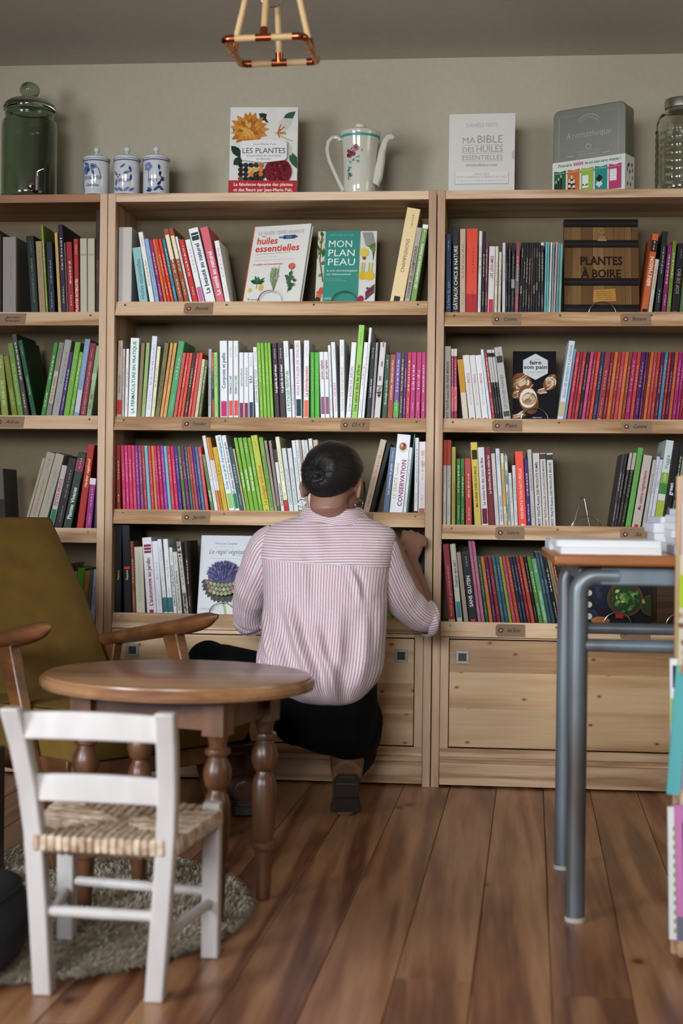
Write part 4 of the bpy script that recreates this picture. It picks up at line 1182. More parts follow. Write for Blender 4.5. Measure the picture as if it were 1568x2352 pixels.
def art_regal(a, w, h):
    a.text('François Couplan', w * .5, h * .885, w * .06, '6a6a6e', 0, align='c', fit=w * .43); a.bars(w * .36, h * .855, w * .64, h * .008, '9a9aa0', R5, .05, .12)
    a.text('Le régal végétal', w * .5, h * .765, w * .13, '5a7a6c', 0, 1, .45, 'c', fit=w * .68); a.stroke([(w * .68, h * .745), (w * .84, h * .742)], h * .003, '5a7a6c')
    a.bars(w * .22, h * .70, w * .78, h * .008, 'a0a4a4', R5, .05, .12)
    a.stroke([(w * .47, h * .2), (w * .53, h * .1), (w * .56, h * .0)], w * .05, '93a860'); a.stroke([(w * .49, h * .2), (w * .545, h * .1), (w * .575, h * .0)], w * .015, 'b0c07c')
    cx, cy = w * .49, h * .455
    for k in range(34):
        an = PI + PI * (k % 17) / 16; rr = .34 if k < 17 else .29
        x = cx + w * rr * math.cos(an) * .95; y = cy - h * .03 + h * rr * .62 * math.sin(an)
        a.leaf(x, y, w * .13, w * .085, math.atan2(cy + h * .06 - y, cx - x) + PI + R5.uniform(-.15, .15), ['3a3a34', '46503a'][k % 2])
    a.disc(cx, cy + h * .035, w * .315, h * .165, '4a4772', 30)
    for k in range(34):
        an = PI * (k + .5) / 34; a.leaf(cx + w * .24 * math.cos(an), cy + h * .03 + h * .125 * math.sin(an), w * .115, w * .03, an + R5.uniform(-.1, .1), R5.choice(['4d4a78', '5d5a8c', '3f3d68']))
    for k in range(230):
        r = math.sqrt(R5.random()); an = R5.uniform(0, 2 * PI); x = cx + w * .29 * r * math.cos(an); y = cy + h * .035 + h * .15 * r * math.sin(an)
        a.leaf(x, y, w * R5.uniform(.05, .09), w * .013, math.atan2(y - cy + h * .08, (x - cx) * 1.3) + R5.uniform(-.3, .3), R5.choice(['34325a', '7a78a4', '4a4872', '62608e', '8482ac', '3c3a64', '6a4468']))
    for row in range(3):
        n = 9 - row
        for k in range(n):
            f = (k + .5) / n - .5; x = cx + w * .62 * f * (1 - .12 * row); y = cy - h * (.10 + .055 * row) + h * .22 * f * f
            a.leaf(x, y - h * .035, w * .11, w * .10, PI / 2 - f * 1.3, '4a3a40'); a.leaf(x, y - h * .03, w * .09, w * .075, PI / 2 - f * 1.3, R5.choice(['8fa06c', 'a3b080', '7f8f62', '9a8a70', '8a6a68']))
    a.text('L’AMOUREUX DES PLANTES'.replace('’', "'"), w * .08, h * .045, w * .035, '7a7a7c', fit=w * .3)
def art_plantes(a, w, h):
    for (x, y, an, L) in ((.42, .93, -.6, .22), (.78, .84, .7, .2), (.03, .78, -.4, .14), (.9, .5, -1.2, .22), (.02, .57, -.8, .22), (.06, .36, .7, .16), (.45, .2, .9, .2), (.33, .16, .8, .26)): a.leaf(w * x, h * y, w * L * 1.2, w * .12, an, R5.choice(['24402c', '1f3626', '34543a']))
    for k, (x, y, an) in enumerate(((.62, .8, 1.6), (.7, .76, .6), (.82, .68, -.2), (.66, .66, -1.7), (.58, .76, 2.8), (.75, .62, -.9))): a.leaf(w * x, h * y, w * .27, w * .18, an, ['d4d1c6', 'c6c2b4', 'dcd9d0', 'cfcab8'][k % 4])
    a.stroke([(w * .66, h * .72), (w * .8, h * .66), (w * .93, h * .62)], w * .02, 'c0a878')
    for k in range(7): a.stroke([(w * .7, h * .71), (w * R5.uniform(.7, .84), h * R5.uniform(.64, .82))], w * .014, R5.choice(['b06a30', '9a5424']))
    flower(a, w * .28, h * .75, w * .27, 17, [['b8742a', 'a8641f', 'c4843a'], ['c08034', 'b07028'], ['9a5a1c', 'c98c40'], ['a8661f', 'd09a50']], R5, .2, 4)
    for k in range(5):
        for j in range(4): a.disc(w * (.17 + .075 * k), h * (.2 + .05 * j), w * .036, h * .026, R5.choice(['2a2420', 'c07a3a', 'd0a04a', '3a2e26', 'b86a30']) if k > 1 else R5.choice(['1f1c1a', '2c2824', '6a4a2a']))
    a.disc(w * .72, h * .28, w * .2, h * .15, '6a1a22', 26)
    for k in range(60): a.leaf(w * (.72 + R5.uniform(-.15, .15)), h * (.28 + R5.uniform(-.11, .11)), w * .045, w * .03, R5.uniform(0, 6.2), R5.choice(['7f222a', '591419', '8f2c32', '4a1014']))
    a.poly([(w * .19, h * .4), (w * .5, h * .37), (w * .82, h * .4), (w * .85, h * .43), (w * .85, h * .58), (w * .82, h * .61), (w * .5, h * .63), (w * .19, h * .61), (w * .17, h * .58), (w * .17, h * .43)], 'dcdad6')
    a.text('Jean-Marie Pelt', w * .52, h * .565, w * .045, 'b0706a', align='c', fit=w * .33); a.text('LES PLANTES', w * .51, h * .475, w * .115, '2c4038', align='c', fit=w * .64)
    a.text('qui guérissent, qui nourrissent,', w * .51, h * .44, w * .042, '50605a', align='c', fit=w * .52); a.text('qui décorent.', w * .51, h * .405, w * .042, '50605a', align='c', fit=w * .22)
    a.rect(0, 0, w, h * .175, 'a42a2c')
    a.text('La fabuleuse épopée des plantes', w * .51, h * .115, w * .068, 'ecd2cc', 1, align='c', fit=w * .87); a.text('et des fleurs par Jean-Marie Pelt.', w * .51, h * .055, w * .068, 'ecd2cc', 1, align='c', fit=w * .87)
    a.text('rustica', w * .5, h * .008, w * .04, 'ecd2cc', 1, align='c')
def art_bible(a, w, h):
    c = '9a8a80'
    a.text('DANIÈLE FESTY', w * .5, h * .835, w * .085, 'a89c94', 0, align='c', fit=w * .49)
    a.text('MA', w * .2, h * .64, w * .13, c, 0, fit=w * .2); a.text('BIBLE', w * .42, h * .64, w * .17, c, 0, fit=w * .4)
    a.text('DES', w * .2, h * .53, w * .11, c, 0, fit=w * .19); a.text('HUILES', w * .41, h * .53, w * .14, c, 0, fit=w * .41)
    a.text('ESSENTIELLES', w * .2, h * .435, w * .105, c, 0, fit=w * .62)
    for y in (.615, .515, .42): a.stroke([(w * .2, h * y), (w * .82, h * y)], h * .004, c)
    a.text('ÉDITION SPÉCIALE 10 ANS', w * .5, h * .355, w * .05, '8a7c72', 0, 1, .2, 'c', fit=w * .47)
    a.rect(w * .092, h * .135, w * .908, h * .285, 'a8a098'); a.rect(w * .1, h * .145, w * .9, h * .29, 'cfcbc6')
    a.text('TIRAGE LIMITÉ', w * .5, h * .25, w * .045, 'a09488', align='c', fit=w * .24); a.text('ÉDITION AUGMENTÉE ET ENTIÈREMENT MISE À JOUR', w * .5, h * .215, w * .04, 'a09488', align='c', fit=w * .76); a.bars(w * .14, h * .175, w * .86, h * .014, 'a89c94', R5, .03, .09)
    a.rect(w * .42, h * .04, w * .58, h * .046, 'b09878')
    a.disc(w * .985, h * .49, w * .03, h * .06, 'b0aaa2')
def art_dark(a, w, h):
    a.ring(w * .2, h * .79, w * .09, w * .1, '8a8a90', 26)
    for k, t in enumerate(('Recettes', 'simples', 'saines', 'Vegan')): a.text(t, w * .2, h * (.85 - .045 * k), w * .045, 'c8c8cc', 1, 1, .15, 'c')
    a.ring(w * .62, h * .93, w * .07, w * .085, 'b0b0b0')
    for k in range(20): a.leaf(w * R5.uniform(.0, .4), h * R5.uniform(.0, .6), w * .2, w * .12, R5.uniform(0, 6), R5.choice(['20253a', '1a1f30', '2a2f44']))
    for y in (.1, .25, .4): a.disc(w * .08, h * y, w * .05, h * .04, 'c8c2b8')
    a.disc(w * .25, h * .05, w * .14, h * .05, 'a0643a')
    for x, y, r in ((.83, .78, .24), (.62, .33, .27), (1.0, .25, .16)):
        r2 = r
        P = [(min(w, w * x + w * r2 * math.cos(2 * PI * k / 24)), h * y + w * r2 * math.sin(2 * PI * k / 24)) for k in range(24)]
        a.poly(P, '5a3826'); a.poly([(min(w, w * x + (px - w * x) * .88), h * y + (py - h * y) * .88) for px, py in P], '2c3a20')
        for k in range(40):
            an = R5.uniform(0, 6.28); q = R5.uniform(0, .68) * r2
            lx = w * x + w * q * math.cos(an)
            if lx < w * .9: a.leaf(lx, h * y + w * q * math.sin(an), w * .08, w * .05, R5.uniform(0, 6), R5.choice(['3f6a2c', '55803a', '2f5424', '7a9a50', 'b0b878']))
    a.rect(w * .47, h * .08, w * .59, h * .16, '9a2a2c')
def art_brown(a, w, h):
    for k in range(12): a.rect(0, h * k / 12, w, h * (k + .85) / 12, R5.choice(['4a3828', '3c2e22', '584432', '463426']))
    a.poly([(w * .6, 0), (w, 0), (w, h * .75), (w * .72, h * .8)], 'a8a0a0'); a.disc(w * .8, h * .3, w * .06, h * .04, '8a4a5a')
    for k in range(9): a.leaf(w * R5.uniform(.1, .9), h * R5.uniform(.8, .95), w * .15, w * .09, R5.uniform(0, 6), R5.choice(['6a4a3a', '8a5a40', '3f3020']))
SZ = lambda key, i: SHELFZ[key][i] + 0.006
face_out(621, .185, .252, .018, SZ('middle', 0) + .003, .056, 17, -17, 'white face-out book titled huiles essentielles with three herbs, top shelf of middle bookcase', art_huiles, roll=.5, spine='c84a40', cover='d6d2ca', gain=1.12, ref_py=688, group='books shown face out on wire stands', stand='wire hoop stand holding the huiles essentielles book')
face_out(791, .174, .237, .015, SZ('middle', 0), .056, 18, 0, 'green face-out book titled Mon plan peau with vegetables, top shelf of middle bookcase', art_peau, spine='3d8376', cover='cfcdc6', gain=1.1, ref_py=688, group='books shown face out on wire stands', stand='wire hoop stand holding the green Mon plan peau book', hard=False)
face_out(1382, .212, .288, .022, SZ('right', 0), .058, 11, 2, 'large face-out book with a wooden barrel cover, Plantes à boire, right bookcase', art_boire, spine='2a2420', cover='3a2a1c', gain=1.05, ref_py=708, group='books shown face out on wire stands', stand='wire hoop stand holding the barrel cover book')
face_out(1227, .124, .211, .014, SZ('right', 1), .056, 14, 0, 'black face-out book with loaves and white hexagon, faire son pain, right bookcase', art_pain, spine='141213', cover='17151a', gain=1.05, ref_py=955, group='books shown face out on wire stands', stand='wire hoop stand holding the black bread book')
face_out(511, .153, .236, .02, SZ('middle', 3), .056, 13, -1, 'white face-out book with a purple artichoke, Le régal végétal, by the sleeve', art_regal, spine='4a6a5c', cover='d2d4d8', gain=1.05, ref_py=1408, group='books shown face out on wire stands', stand='wire hoop stand holding the artichoke book')
face_out(1417, .19, .225, .018, SZ('right', 3), .056, 12, 0, 'dark face-out cookbook with bowls of green salad behind the desk bars', art_dark, spine='16161a', cover='1c1b22', gain=1.05, ref_py=1420, group='books shown face out on wire stands', stand='wire hoop stand holding the dark salad cookbook')
face_out(1560, .125, .21, .016, SZ('right', 3), .058, 12, 0, 'brown face-out book with a wooden board cover beside the dark salad cookbook', art_brown, spine='2a2018', cover='3f3022', gain=1.05, ref_py=1420, group='books shown face out on wire stands', stand='wire hoop stand holding the brown board cover book')
p = W(1345, 1206, Y=.06)
wire_stand(p.x, .06, SZ('right', 2) - .005, 6, 14, .03, 'empty wire hoop stand on the third shelf of right bookcase', r=.042, empty=True, eh=.088)

# ================================================================== ON TOP OF THE BOOKCASES
ZT = ZTOP + 0.0003
YT = 0.075
face_out(603, .200, .272, .026, ZT, YT, 5, 3, 'white book Les plantes with an orange dahlia and red band, on top of bookcase', art_plantes, spine='d0ccc4', cover='d6d3cc', gain=1.05, ref_py=440, group='books standing on the bookcases')
def slip():
    return face_out(1105, .190, .240, .034, ZT, YT, 3, -1, 'white slipcased book Ma bible des huiles essentielles standing on top of bookcase', art_bible, name='slipcased_book', spine='c8c4bc', cover='cac6be', gain=1.05, ref_py=434, group='books standing on the bookcases')
slip()
CERAMIC = flat('c9cacb', 0.12, 1.0, coat=0.5, name='glazed_earthenware')
BLUE = '26345c'; BLUEL = '5a6a94'
def apothecary(px, dpy, word, sub, motif, label):
    c = W(px, dpy, Y=YT); r = 0.0385; h = 0.119
    t = thing('apothecary_jar', label, 'jar', (c.x, YT, ZT), 'blue and white apothecary jars on the bookcase')
    o = V((c.x, YT, ZT))
    body = MB().lathe([(r * .96, 0), (r, .002), (r, h * .93), (r * .99, h * .945), (r * .93, h * .95)], o, 40); body.build('body', CERAMIC, t)
    lid = MB().lathe([(r * 1.06, h * .951), (r * 1.08, h * .965), (r * 1.07, h * .985), (r * .98, h * 1.02), (r * .6, h * 1.07), (r * .2, h * 1.1), (r * .16, h * 1.14)], o, 40)
    L = lid.build('lid', CERAMIC, t)
    MB().ball(o + V((0, 0, h * 1.215)), .0095, 16, 10).build('knob', CERAMIC, L)
    a = Art(2 * PI * r, h)
    Wd = 2 * PI * r
    for y in (.045, .89): 
        for k in range(40): a.raw([(Wd * k / 40, h * y), (Wd * (k + 1) / 40, h * y), (Wd * (k + 1) / 40, h * (y + .022)), (Wd * k / 40, h * (y + .022))], [(0, 1, 2, 3)], BLUE, k == 0)
    m = Wd * .5; q = random.Random(len(word))
    if motif == 0:
        for k in range(9): a.leaf(m + q.uniform(-.022, .0), h * q.uniform(.68, .8), .022, .007, q.choice([.3, 2.8, -2.0, -1.2]), q.choice([BLUEL, '46568a', '7484a8']))
        for x in (-.002, -.014): a.ring(m + x, h * (.77 if x > -.01 else .66), .003, .005, BLUE, 14)
        a.stroke([(m - .028, h * .1), (m - .034, h * .3), (m - .03, h * .7), (m - .016, h * .82)], .0024, BLUEL); a.stroke([(m + .0, h * .8), (m + .016, h * .68), (m + .024, h * .45)], .0024, BLUEL)
    elif motif == 1:
        for x, y, an in ((-.012, .70, .6), (.016, .75, -1.3), (.022, .55, -1.7), (-.002, .56, .3), (-.020, .5, 2.2), (.0, .12, .7), (-.002, .12, 2.5), (.014, .13, .5), (-.025, .26, 1.6), (-.016, .14, 2.6)): a.leaf(m + x, h * y, .021, .008, an, q.choice([BLUEL, '3c4c80', '6a7aa0']))
        for x, y in ((-.012, .52), (-.017, .47)): a.disc(m + x, h * y, .002, .0025, BLUE)
    else:
        for k in range(5):
            an = 2 * PI * k / 5; a.disc(m - .016 + .0075 * math.cos(an), h * .72 + .0075 * math.sin(an), .0062, .0062, '7080a8', 14)
        a.disc(m - .016, h * .72, .003, .003, 'aab4cc', 10)
        for x, y, an in ((.016, .78, -1.5), (.020, .62, -1.6), (.022, .5, -1.0), (-.004, .12, 3.0), (-.004, .12, 2.4), (.002, .12, .8), (.008, .2, .3), (.016, .22, -.5), (.02, .36, .8), (.012, .26, .9)): a.leaf(m + x, h * y, .018, .0075, an, q.choice([BLUE, '1f2c50', '34447a']))
        a.stroke([(m - .014, h * .6), (m - .012, h * .35), (m - .004, h * .14)], .0012, BLUEL)
    a.text(word, m - .002, h * .345 if not sub else h * .42, .0145, '2a3450', 0, align='c', fit=.0045 * len(word) + .004)
    if sub: a.text(sub, m - .002, h * .25, .0115, '2a3450', 0, align='c', fit=.004 * len(sub) + .004)
    def onj(u, v, l):
        an = -PI / 2 + (u - Wd / 2) / r
        return V((math.cos(an) * (r + l * 2 + .0002), math.sin(an) * (r + l * 2 + .0002), v))
    a.build('painted_decor', t, onj, 1.0, 0.2)
    return t
apothecary(221, 443, 'EUCALYPTUS', 'Globulus', 0, 'blue and white apothecary jar lettered Eucalyptus, beside the green glass dispenser')
apothecary(291, 443, 'CAPSICUM', '', 1, 'blue and white apothecary jar lettered Capsicum, between two like it')
apothecary(358, 443, 'OPIUM', '', 2, 'blue and white apothecary jar lettered Opium, last of the three')

def dispenser():
    o = W(66, 444, Y=.11); o.z = ZT; r = .0825
    t = thing('glass_dispenser', 'dark green glass drink dispenser with a lid and metal tap, on the left bookcase', 'dispenser', o)
    t.scale = (1, 1, 1.035)
    G = glass('smoky_green_glass', 'b6c4b4', 0.03); G.node_tree.nodes['Principled BSDF'].inputs['Specular IOR Level'].default_value = .4
    outer = [(.2 * r, .0), (.93 * r, .001), (.985 * r, .008), (r, .02), (r, .215), (.985 * r, .228), (.9 * r, .236), (.86 * r, .240), (.87 * r, .247), (.9 * r, .252), (.87 * r, .258), (.84 * r, .262)]
    inner = [(q[0] - .004, q[1]) for q in outer[::-1]]; inner = [(max(.01, a), max(.006, b)) for a, b in inner]
    MB().lathe(outer + inner, o, 48).build('jar_body', G, t, angle=60)
    lid = MB().lathe([(.80 * r, .262), (.92 * r, .263), (.95 * r, .270), (.92 * r, .280), (.75 * r, .291), (.42 * r, .297), (.24 * r, .299), (.22 * r, .303)], o, 48).build('lid', G, t, angle=60)
    MB().ball(o + V((0, 0, .324)), (.030, .030, .024), 24, 14).build('knob', G, lid)
    tp = V((o.x + .04, o.y - .078, o.z + .026))
    q = MB(); q.tube([tp + V((-.002, .02, 0)), tp + V((-.004, -.012, 0))], .012, 18); q.ball(tp + V((-.004, -.012, 0)), .0115, 16, 10)
    q.tube([tp + V((.004, -.02, .0)), tp + V((.016, -.024, .0))], .006, 12)
    tap = q.build('tap', CHROME, t)
    q = MB(); q.tube([tp + V((.016, -.024, -.014)), tp + V((.016, -.024, .024)), tp + V((.017, -.024, .036)), tp + V((.024, -.024, .042)), tp + V((.038, -.024, .046))], [.0055, .006, .005, .0042, .003], 12)
    q.build('tap_lever', CHROME, tap)
dispenser()

def coffee_pot():
    o = W(825, 441, Y=.10); o.z = ZT
    t = thing('coffee_pot', 'white china coffee pot with a teal band and red flowers on the bookcase', 'coffee pot', o)
    t.scale = (1.05, 1.05, 1.115)
    POT = flat('cfcabb', 0.08, 1.0, coat=0.6, name='cream_china')
    prof = [(.030, 0), (.041, .001), (.0425, .006), (.0445, .014), (.0465, .028), (.0472, .05), (.0478, .085), (.0495, .115), (.053, .145), (.0565, .162), (.058, .167), (.0575, .170), (.052, .170)]
    MB().lathe(prof, o, 48).build('body', POT, t, angle=50)
    lid = MB().lathe([(.053, .1702), (.054, .172), (.050, .175), (.036, .179), (.02, .1815), (.0135, .183), (.013, .185)], o, 40).build('lid', POT, t)
    MB().ball(o + V((0, 0, .188)), (.0155, .0155, .0105), 20, 12).build('knob', flat('d8d2bc', .2), lid)
    hd = [(-.052, .150), (-.062, .158), (-.076, .157), (-.087, .145), (-.090, .125), (-.084, .098), (-.070, .068), (-.056, .040), (-.046, .022), (-.042, .014)]
    MB().tube([o + V((x, -.012 - .01 * k / 9, z)) for k, (x, z) in enumerate(hd)], [.0065, .0062, .006, .006, .0058, .0056, .0055, .0058, .0065, .006], 14).build('handle', POT, t)
    sp = [(.040, .035), (.050, .055), (.0585, .090), (.063, .120), (.070, .144), (.079, .157), (.089, .159), (.095, .154)]
    MB().tube([o + V((x, -.008, z)) for x, z in sp], [.017, .016, .0125, .0105, .0095, .0088, .0085, .006], 16).build('spout', POT, t)
    def rr(z):
        for (r0, z0), (r1, z1) in zip(prof[1:], prof[2:]):
            if z0 <= z <= z1 and z1 > z0: return r0 + (r1 - r0) * (z - z0) / (z1 - z0)
        return .05
    a = Art(.3, .17)
    for k in range(60):
        u0 = -.17 + .34 * k / 60; a.raw([(u0, .1535), (u0 + .34 / 60, .1535), (u0 + .34 / 60, .1595), (u0, .1595)], [(0, 1, 2, 3)], '3f9a90', k == 0)
    q = random.Random(5)
    for k in range(30):
        x, y = q.choice([(-.004, .115), (-.018, .095), (.016, .105), (-.022, .07), (-.020, .055), (.002, .095), (-.016, .112)])
        a.leaf(x + q.uniform(-.006, .006), y + q.uniform(-.008, .008), .009, .004, q.uniform(0, 6.2), q.choice(['4a9a8c', '5aaa9a', '3f7f74']))
    for x, y, r in ((.0, .122, .0085), (-.010, .108, .0085), (-.022, .103, .006), (-.021, .114, .005)):
        for k in range(9): an = 2 * PI * k / 9; a.disc(x + r * .6 * math.cos(an), y + r * .6 * math.sin(an), r * .38, r * .38, q.choice(['8a2434', '9f3a48', '701a28', 'b06070']), 8)
        a.disc(x, y, r * .3, r * .3, '6a1826', 8)
    for k in range(8): a.disc(-.019 + q.uniform(-.005, .005), q.uniform(.04, .07), .0017, .0017, q.choice(['8a2434', '4a9a8c', '2f3a34']), 6)
    def onp(u, v, l):
        r = rr(v) + .0003 + l; an = -PI / 2 - .12 + u / .052
        return V((r * math.cos(an), r * math.sin(an), v))
    a.build('painted_flowers', t, onp, 1.0, .2)
coffee_pot()

def tin():
    p0, p1 = W(1270, 432, Y=YT + .055), W(1433, 432, Y=YT - .055)
    d = (p1 - p0); d.z = 0; wd = d.length; yaw = math.atan2(d.y, d.x)
    c = (p0 + p1) / 2; c.z = ZT; h = .252; th = .062
    t = thing('metal_tin', 'embossed grey metal tin with a colourful paper sleeve on top of bookcase', 'tin', (0, 0, 0))
    t.matrix_world = Matrix.Translation(V((c.x, c.y, ZT))) @ Matrix.Rotation(yaw, 4, 'Z') ; ORG[t.name] = V((0, 0, 0))
    TIN = flat('8e8e82', 0.4, metal=.85, name='matte_tinplate')
    def rrect(x0, x1, z0, z1, r, n=5):
        P = []
        for cx, cz, a0 in ((x1 - r, z1 - r, 0), (x0 + r, z1 - r, PI / 2), (x0 + r, z0 + r, PI), (x1 - r, z0 + r, 1.5 * PI)):
            P += [V((cx + r * math.cos(a0 + PI / 2 * k / n), 0, cz + r * math.sin(a0 + PI / 2 * k / n))) for k in range(n + 1)]
        return P
    w2 = wd / 2
    MB().prism(rrect(-w2, w2, 0, h, .018), (0, .012, 0), (0, th, 0)).build('tin_body', TIN, t, bevel=.001)
    MB().prism(rrect(-w2 - .0015, w2 + .0015, -.000, h + .0015, .019), (0, 0, 0), (0, .0135, 0)).build('tin_lid', TIN, t, bevel=.0022)
    a = Art(wd, h)
    fit = wd * .7
    a.text('Aromathèque', 0, h * .66, .026, '7a7a74', 0, 1, .12, 'c', fit=wd * .64)
    a.ring(0, h * .545, .006, .009, '7a7a74', 20); a.text('TERRE VIVANTE', 0, h * .445, .010, '7a7a74', 1, align='c', fit=wd * .3)
    a.ring(0, h * .74, .034, .036, '7a7a74', 20, .6, 2.54); a.ring(0, h * .74, .042, .0445, '7a7a74', 20, .7, 2.44)
    for sx in (-1, 1): a.stroke([(sx * wd * .42, h * .45), (sx * wd * .42, h * .92), (sx * wd * .2, h * .92)], .0015, '7a7a74'); a.stroke([(sx * wd * .2, h * .455), (sx * wd * .3, h * .46)], .003, '7a7a74')
    a.stroke([(-wd * .18, h * .43), (wd * .18, h * .43)], .0012, '7a7a74'); a.stroke([(-wd * .18, h * .495), (wd * .18, h * .495)], .0012, '7a7a74')
    me = bpy.data.meshes.new('embossing')       # raised lettering; its highlights are put into a paler metal colour
    vs = [(x, -.0012, y) for x, y, l in a.v]; me.from_pydata(vs, [], a.f); me.materials.append(flat('c2c2b4', 0.3, metal=.6))
    o = bpy.data.objects.new('embossing', me); COL.objects.link(o); o.parent = t
    sm = o.modifiers.new('s', 'SOLIDIFY'); sm.thickness = .0011; sm.offset = 0
    s = MB(); s.box(-w2 - .0024, w2 + .0024, -.0008, th + .0008, -.0002, h * .41)
    sl = s.build('paper_sleeve', flat('d6d4ce', .5), t, smooth=False)
    a = Art(wd, h * .41)
    a.text('Prendre', -wd * .43, h * .348, .0125, '4a7a4a', 1, fit=wd * .2); a.text('soin', -wd * .21, h * .348, .017, 'b02a50', 1, fit=wd * .14)
    a.text('de soi avec terre vivante !', -wd * .05, h * .348, .0125, '4a7a4a', 1, fit=wd * .5)
    cols = ['2f5a34', 'b8622a', '8aa83f', '2a7f78', 'a83a62']
    for k, cc in enumerate(cols):
        x0 = -wd * .485 + wd * .195 * k; x1 = x0 + wd * .168
        a.poly([(x0, h * .03), (x1, h * .03), (x1, h * .31), (x0 + (x1 - x0) * .5, h * .295), (x0, h * .31)], cc)
        a.bars(x0 + .003, h * .275, x1 - .003, .003, 'd8d8cc', R5, .1, .3); a.bars(x0 + .002, h * .01, x1, .0022, cc, R5, .1, .3)
        if k < 4: a.stroke([(x1 + wd * .006, h * .27), (x1 + wd * .024, h * .27)], .0012, '2a2a2a'); a.stroke([(x1 + wd * .015, h * .255), (x1 + wd * .015, h * .285)], .0012, '2a2a2a')
        if k == 0:
            for j in range(3): a.rect(x0 + .004 + j * .008, h * .08, x0 + .009 + j * .008, h * (.17 + .03 * j), '1c241c'); a.rect(x0 + .005 + j * .008, h * (.17 + .03 * j), x0 + .008 + j * .008, h * (.2 + .03 * j), 'd0d0c8')
        elif k == 1:
            for j, (q, y) in enumerate(((.003, .08), (.010, .12), (.017, .07))): a.rect(x0 + q, h * y, x0 + q + .007, h * (y + .08), '2c2018'); a.rect(x0 + q, h * (y + .025), x0 + q + .007, h * (y + .055), 'd8d4cc'); a.rect(x0 + q + .001, h * (y + .08), x0 + q + .006, h * (y + .12), 'd8d2c4')
        elif k == 2:
            a.rect(x0 + .004, h * .08, x0 + .023, h * .22, 'd8d6cc')
            for j in range(5): a.leaf(x0 + .007 + j * .003, h * .1, .008, .003, R5.uniform(.8, 2.2), '3f5a34')
        elif k == 3:
            a.poly([(x0 + .003, h * .1), (x0 + .014, h * .06), (x0 + .025, h * .1), (x0 + .014, h * .16)], 'c8ccc8'); a.poly([(x0 + .003, h * .16), (x0 + .014, h * .12), (x0 + .025, h * .17), (x0 + .014, h * .21)], '1c2422')
        else:
            a.rect(x0 + .003, h * .12, x0 + .024, h * .25, 'dcd8d8')
            for j in range(16): a.disc(x0 + .006 + .005 * (j % 4), h * (.14 + .03 * (j // 4)), .001, .001, 'a83a62', 6)
    a.build('sleeve_print', sl, lambda u, v, l: (u, -.0009 - l, v), 1.05)
    a = Art(th, h * .41)
    for k in range(9): a.disc(th * R5.uniform(.15, .85), h * R5.uniform(.04, .33), .004, .006, R5.choice(['2a2a28', 'b02a3a', '5a6a4a', '8a8a84']), 8)
    a.build('sleeve_print', sl, lambda u, v, l: (w2 + .0025 + l, u, v), 1.05)
tin()

def clear_jar():
    o = W(1562, 431, Y=.10); o.z = ZT; r = .071
    t = thing('glass_jar', 'large clear glass jar with quilted pattern and metal lid, on right bookcase', 'jar', o)
    t.scale = (1, 1, 1.09)
    G = glass('clear_glass', 'eef2ec', 0.03)
    n = 72; prof = [(.6, .0), (.95, .002), (1, .012), (1.0, .17), (.97, .19), (.88, .207), (.72, .218), (.62, .225), (.6, .24)]
    rings = []
    Z = [k / 46 for k in range(47)]
    for f in Z:
        z = .24 * f
        for (a0, z0), (a1, z1) in zip(prof, prof[1:]):
            if z0 <= z <= z1: rad = r * (a0 + (a1 - a0) * (z - z0) / (z1 - z0)); break
        rg = []
        for k in range(n):
            an = 2 * PI * k / n; q = 0
            if .03 < z < .17: q = .0016 * math.cos(an * 9 + z * 150) * math.cos(an * 9 - z * 150)
            rg.append(o + V(((rad + q) * math.cos(an), (rad + q) * math.sin(an), z)))
        rings.append(rg)
    ins = [[o + (p - o) * .945 + V((0, 0, .004)) for p in rg] for rg in rings[::-1]]
    MB().rings(rings + ins, True, True).build('jar_body', G, t, angle=80)
    rg = []
    for z, q in ((.226, .0), (.227, .0465), (.246, .0475), (.250, .046), (.2505, .02)):
        rg.append([o + V(((q + (.0006 if k % 2 and .04 < q else 0)) * math.cos(2 * PI * k / 60), (q + (.0006 if k % 2 and .04 < q else 0)) * math.sin(2 * PI * k / 60), z)) for k in range(60)])
    MB().rings(rg[1:], True, True).build('screw_lid', flat('b0aea4', .3, metal=1.0), t)
    tp = o + V((.0, -.074, .028))
    MB().tube([tp, tp + V((0, -.016, 0))], .011, 16).tube([tp + V((0, -.014, -.014)), tp + V((0, -.014, .03))], .005, 12).build('tap', CHROME, t)
clear_jar()

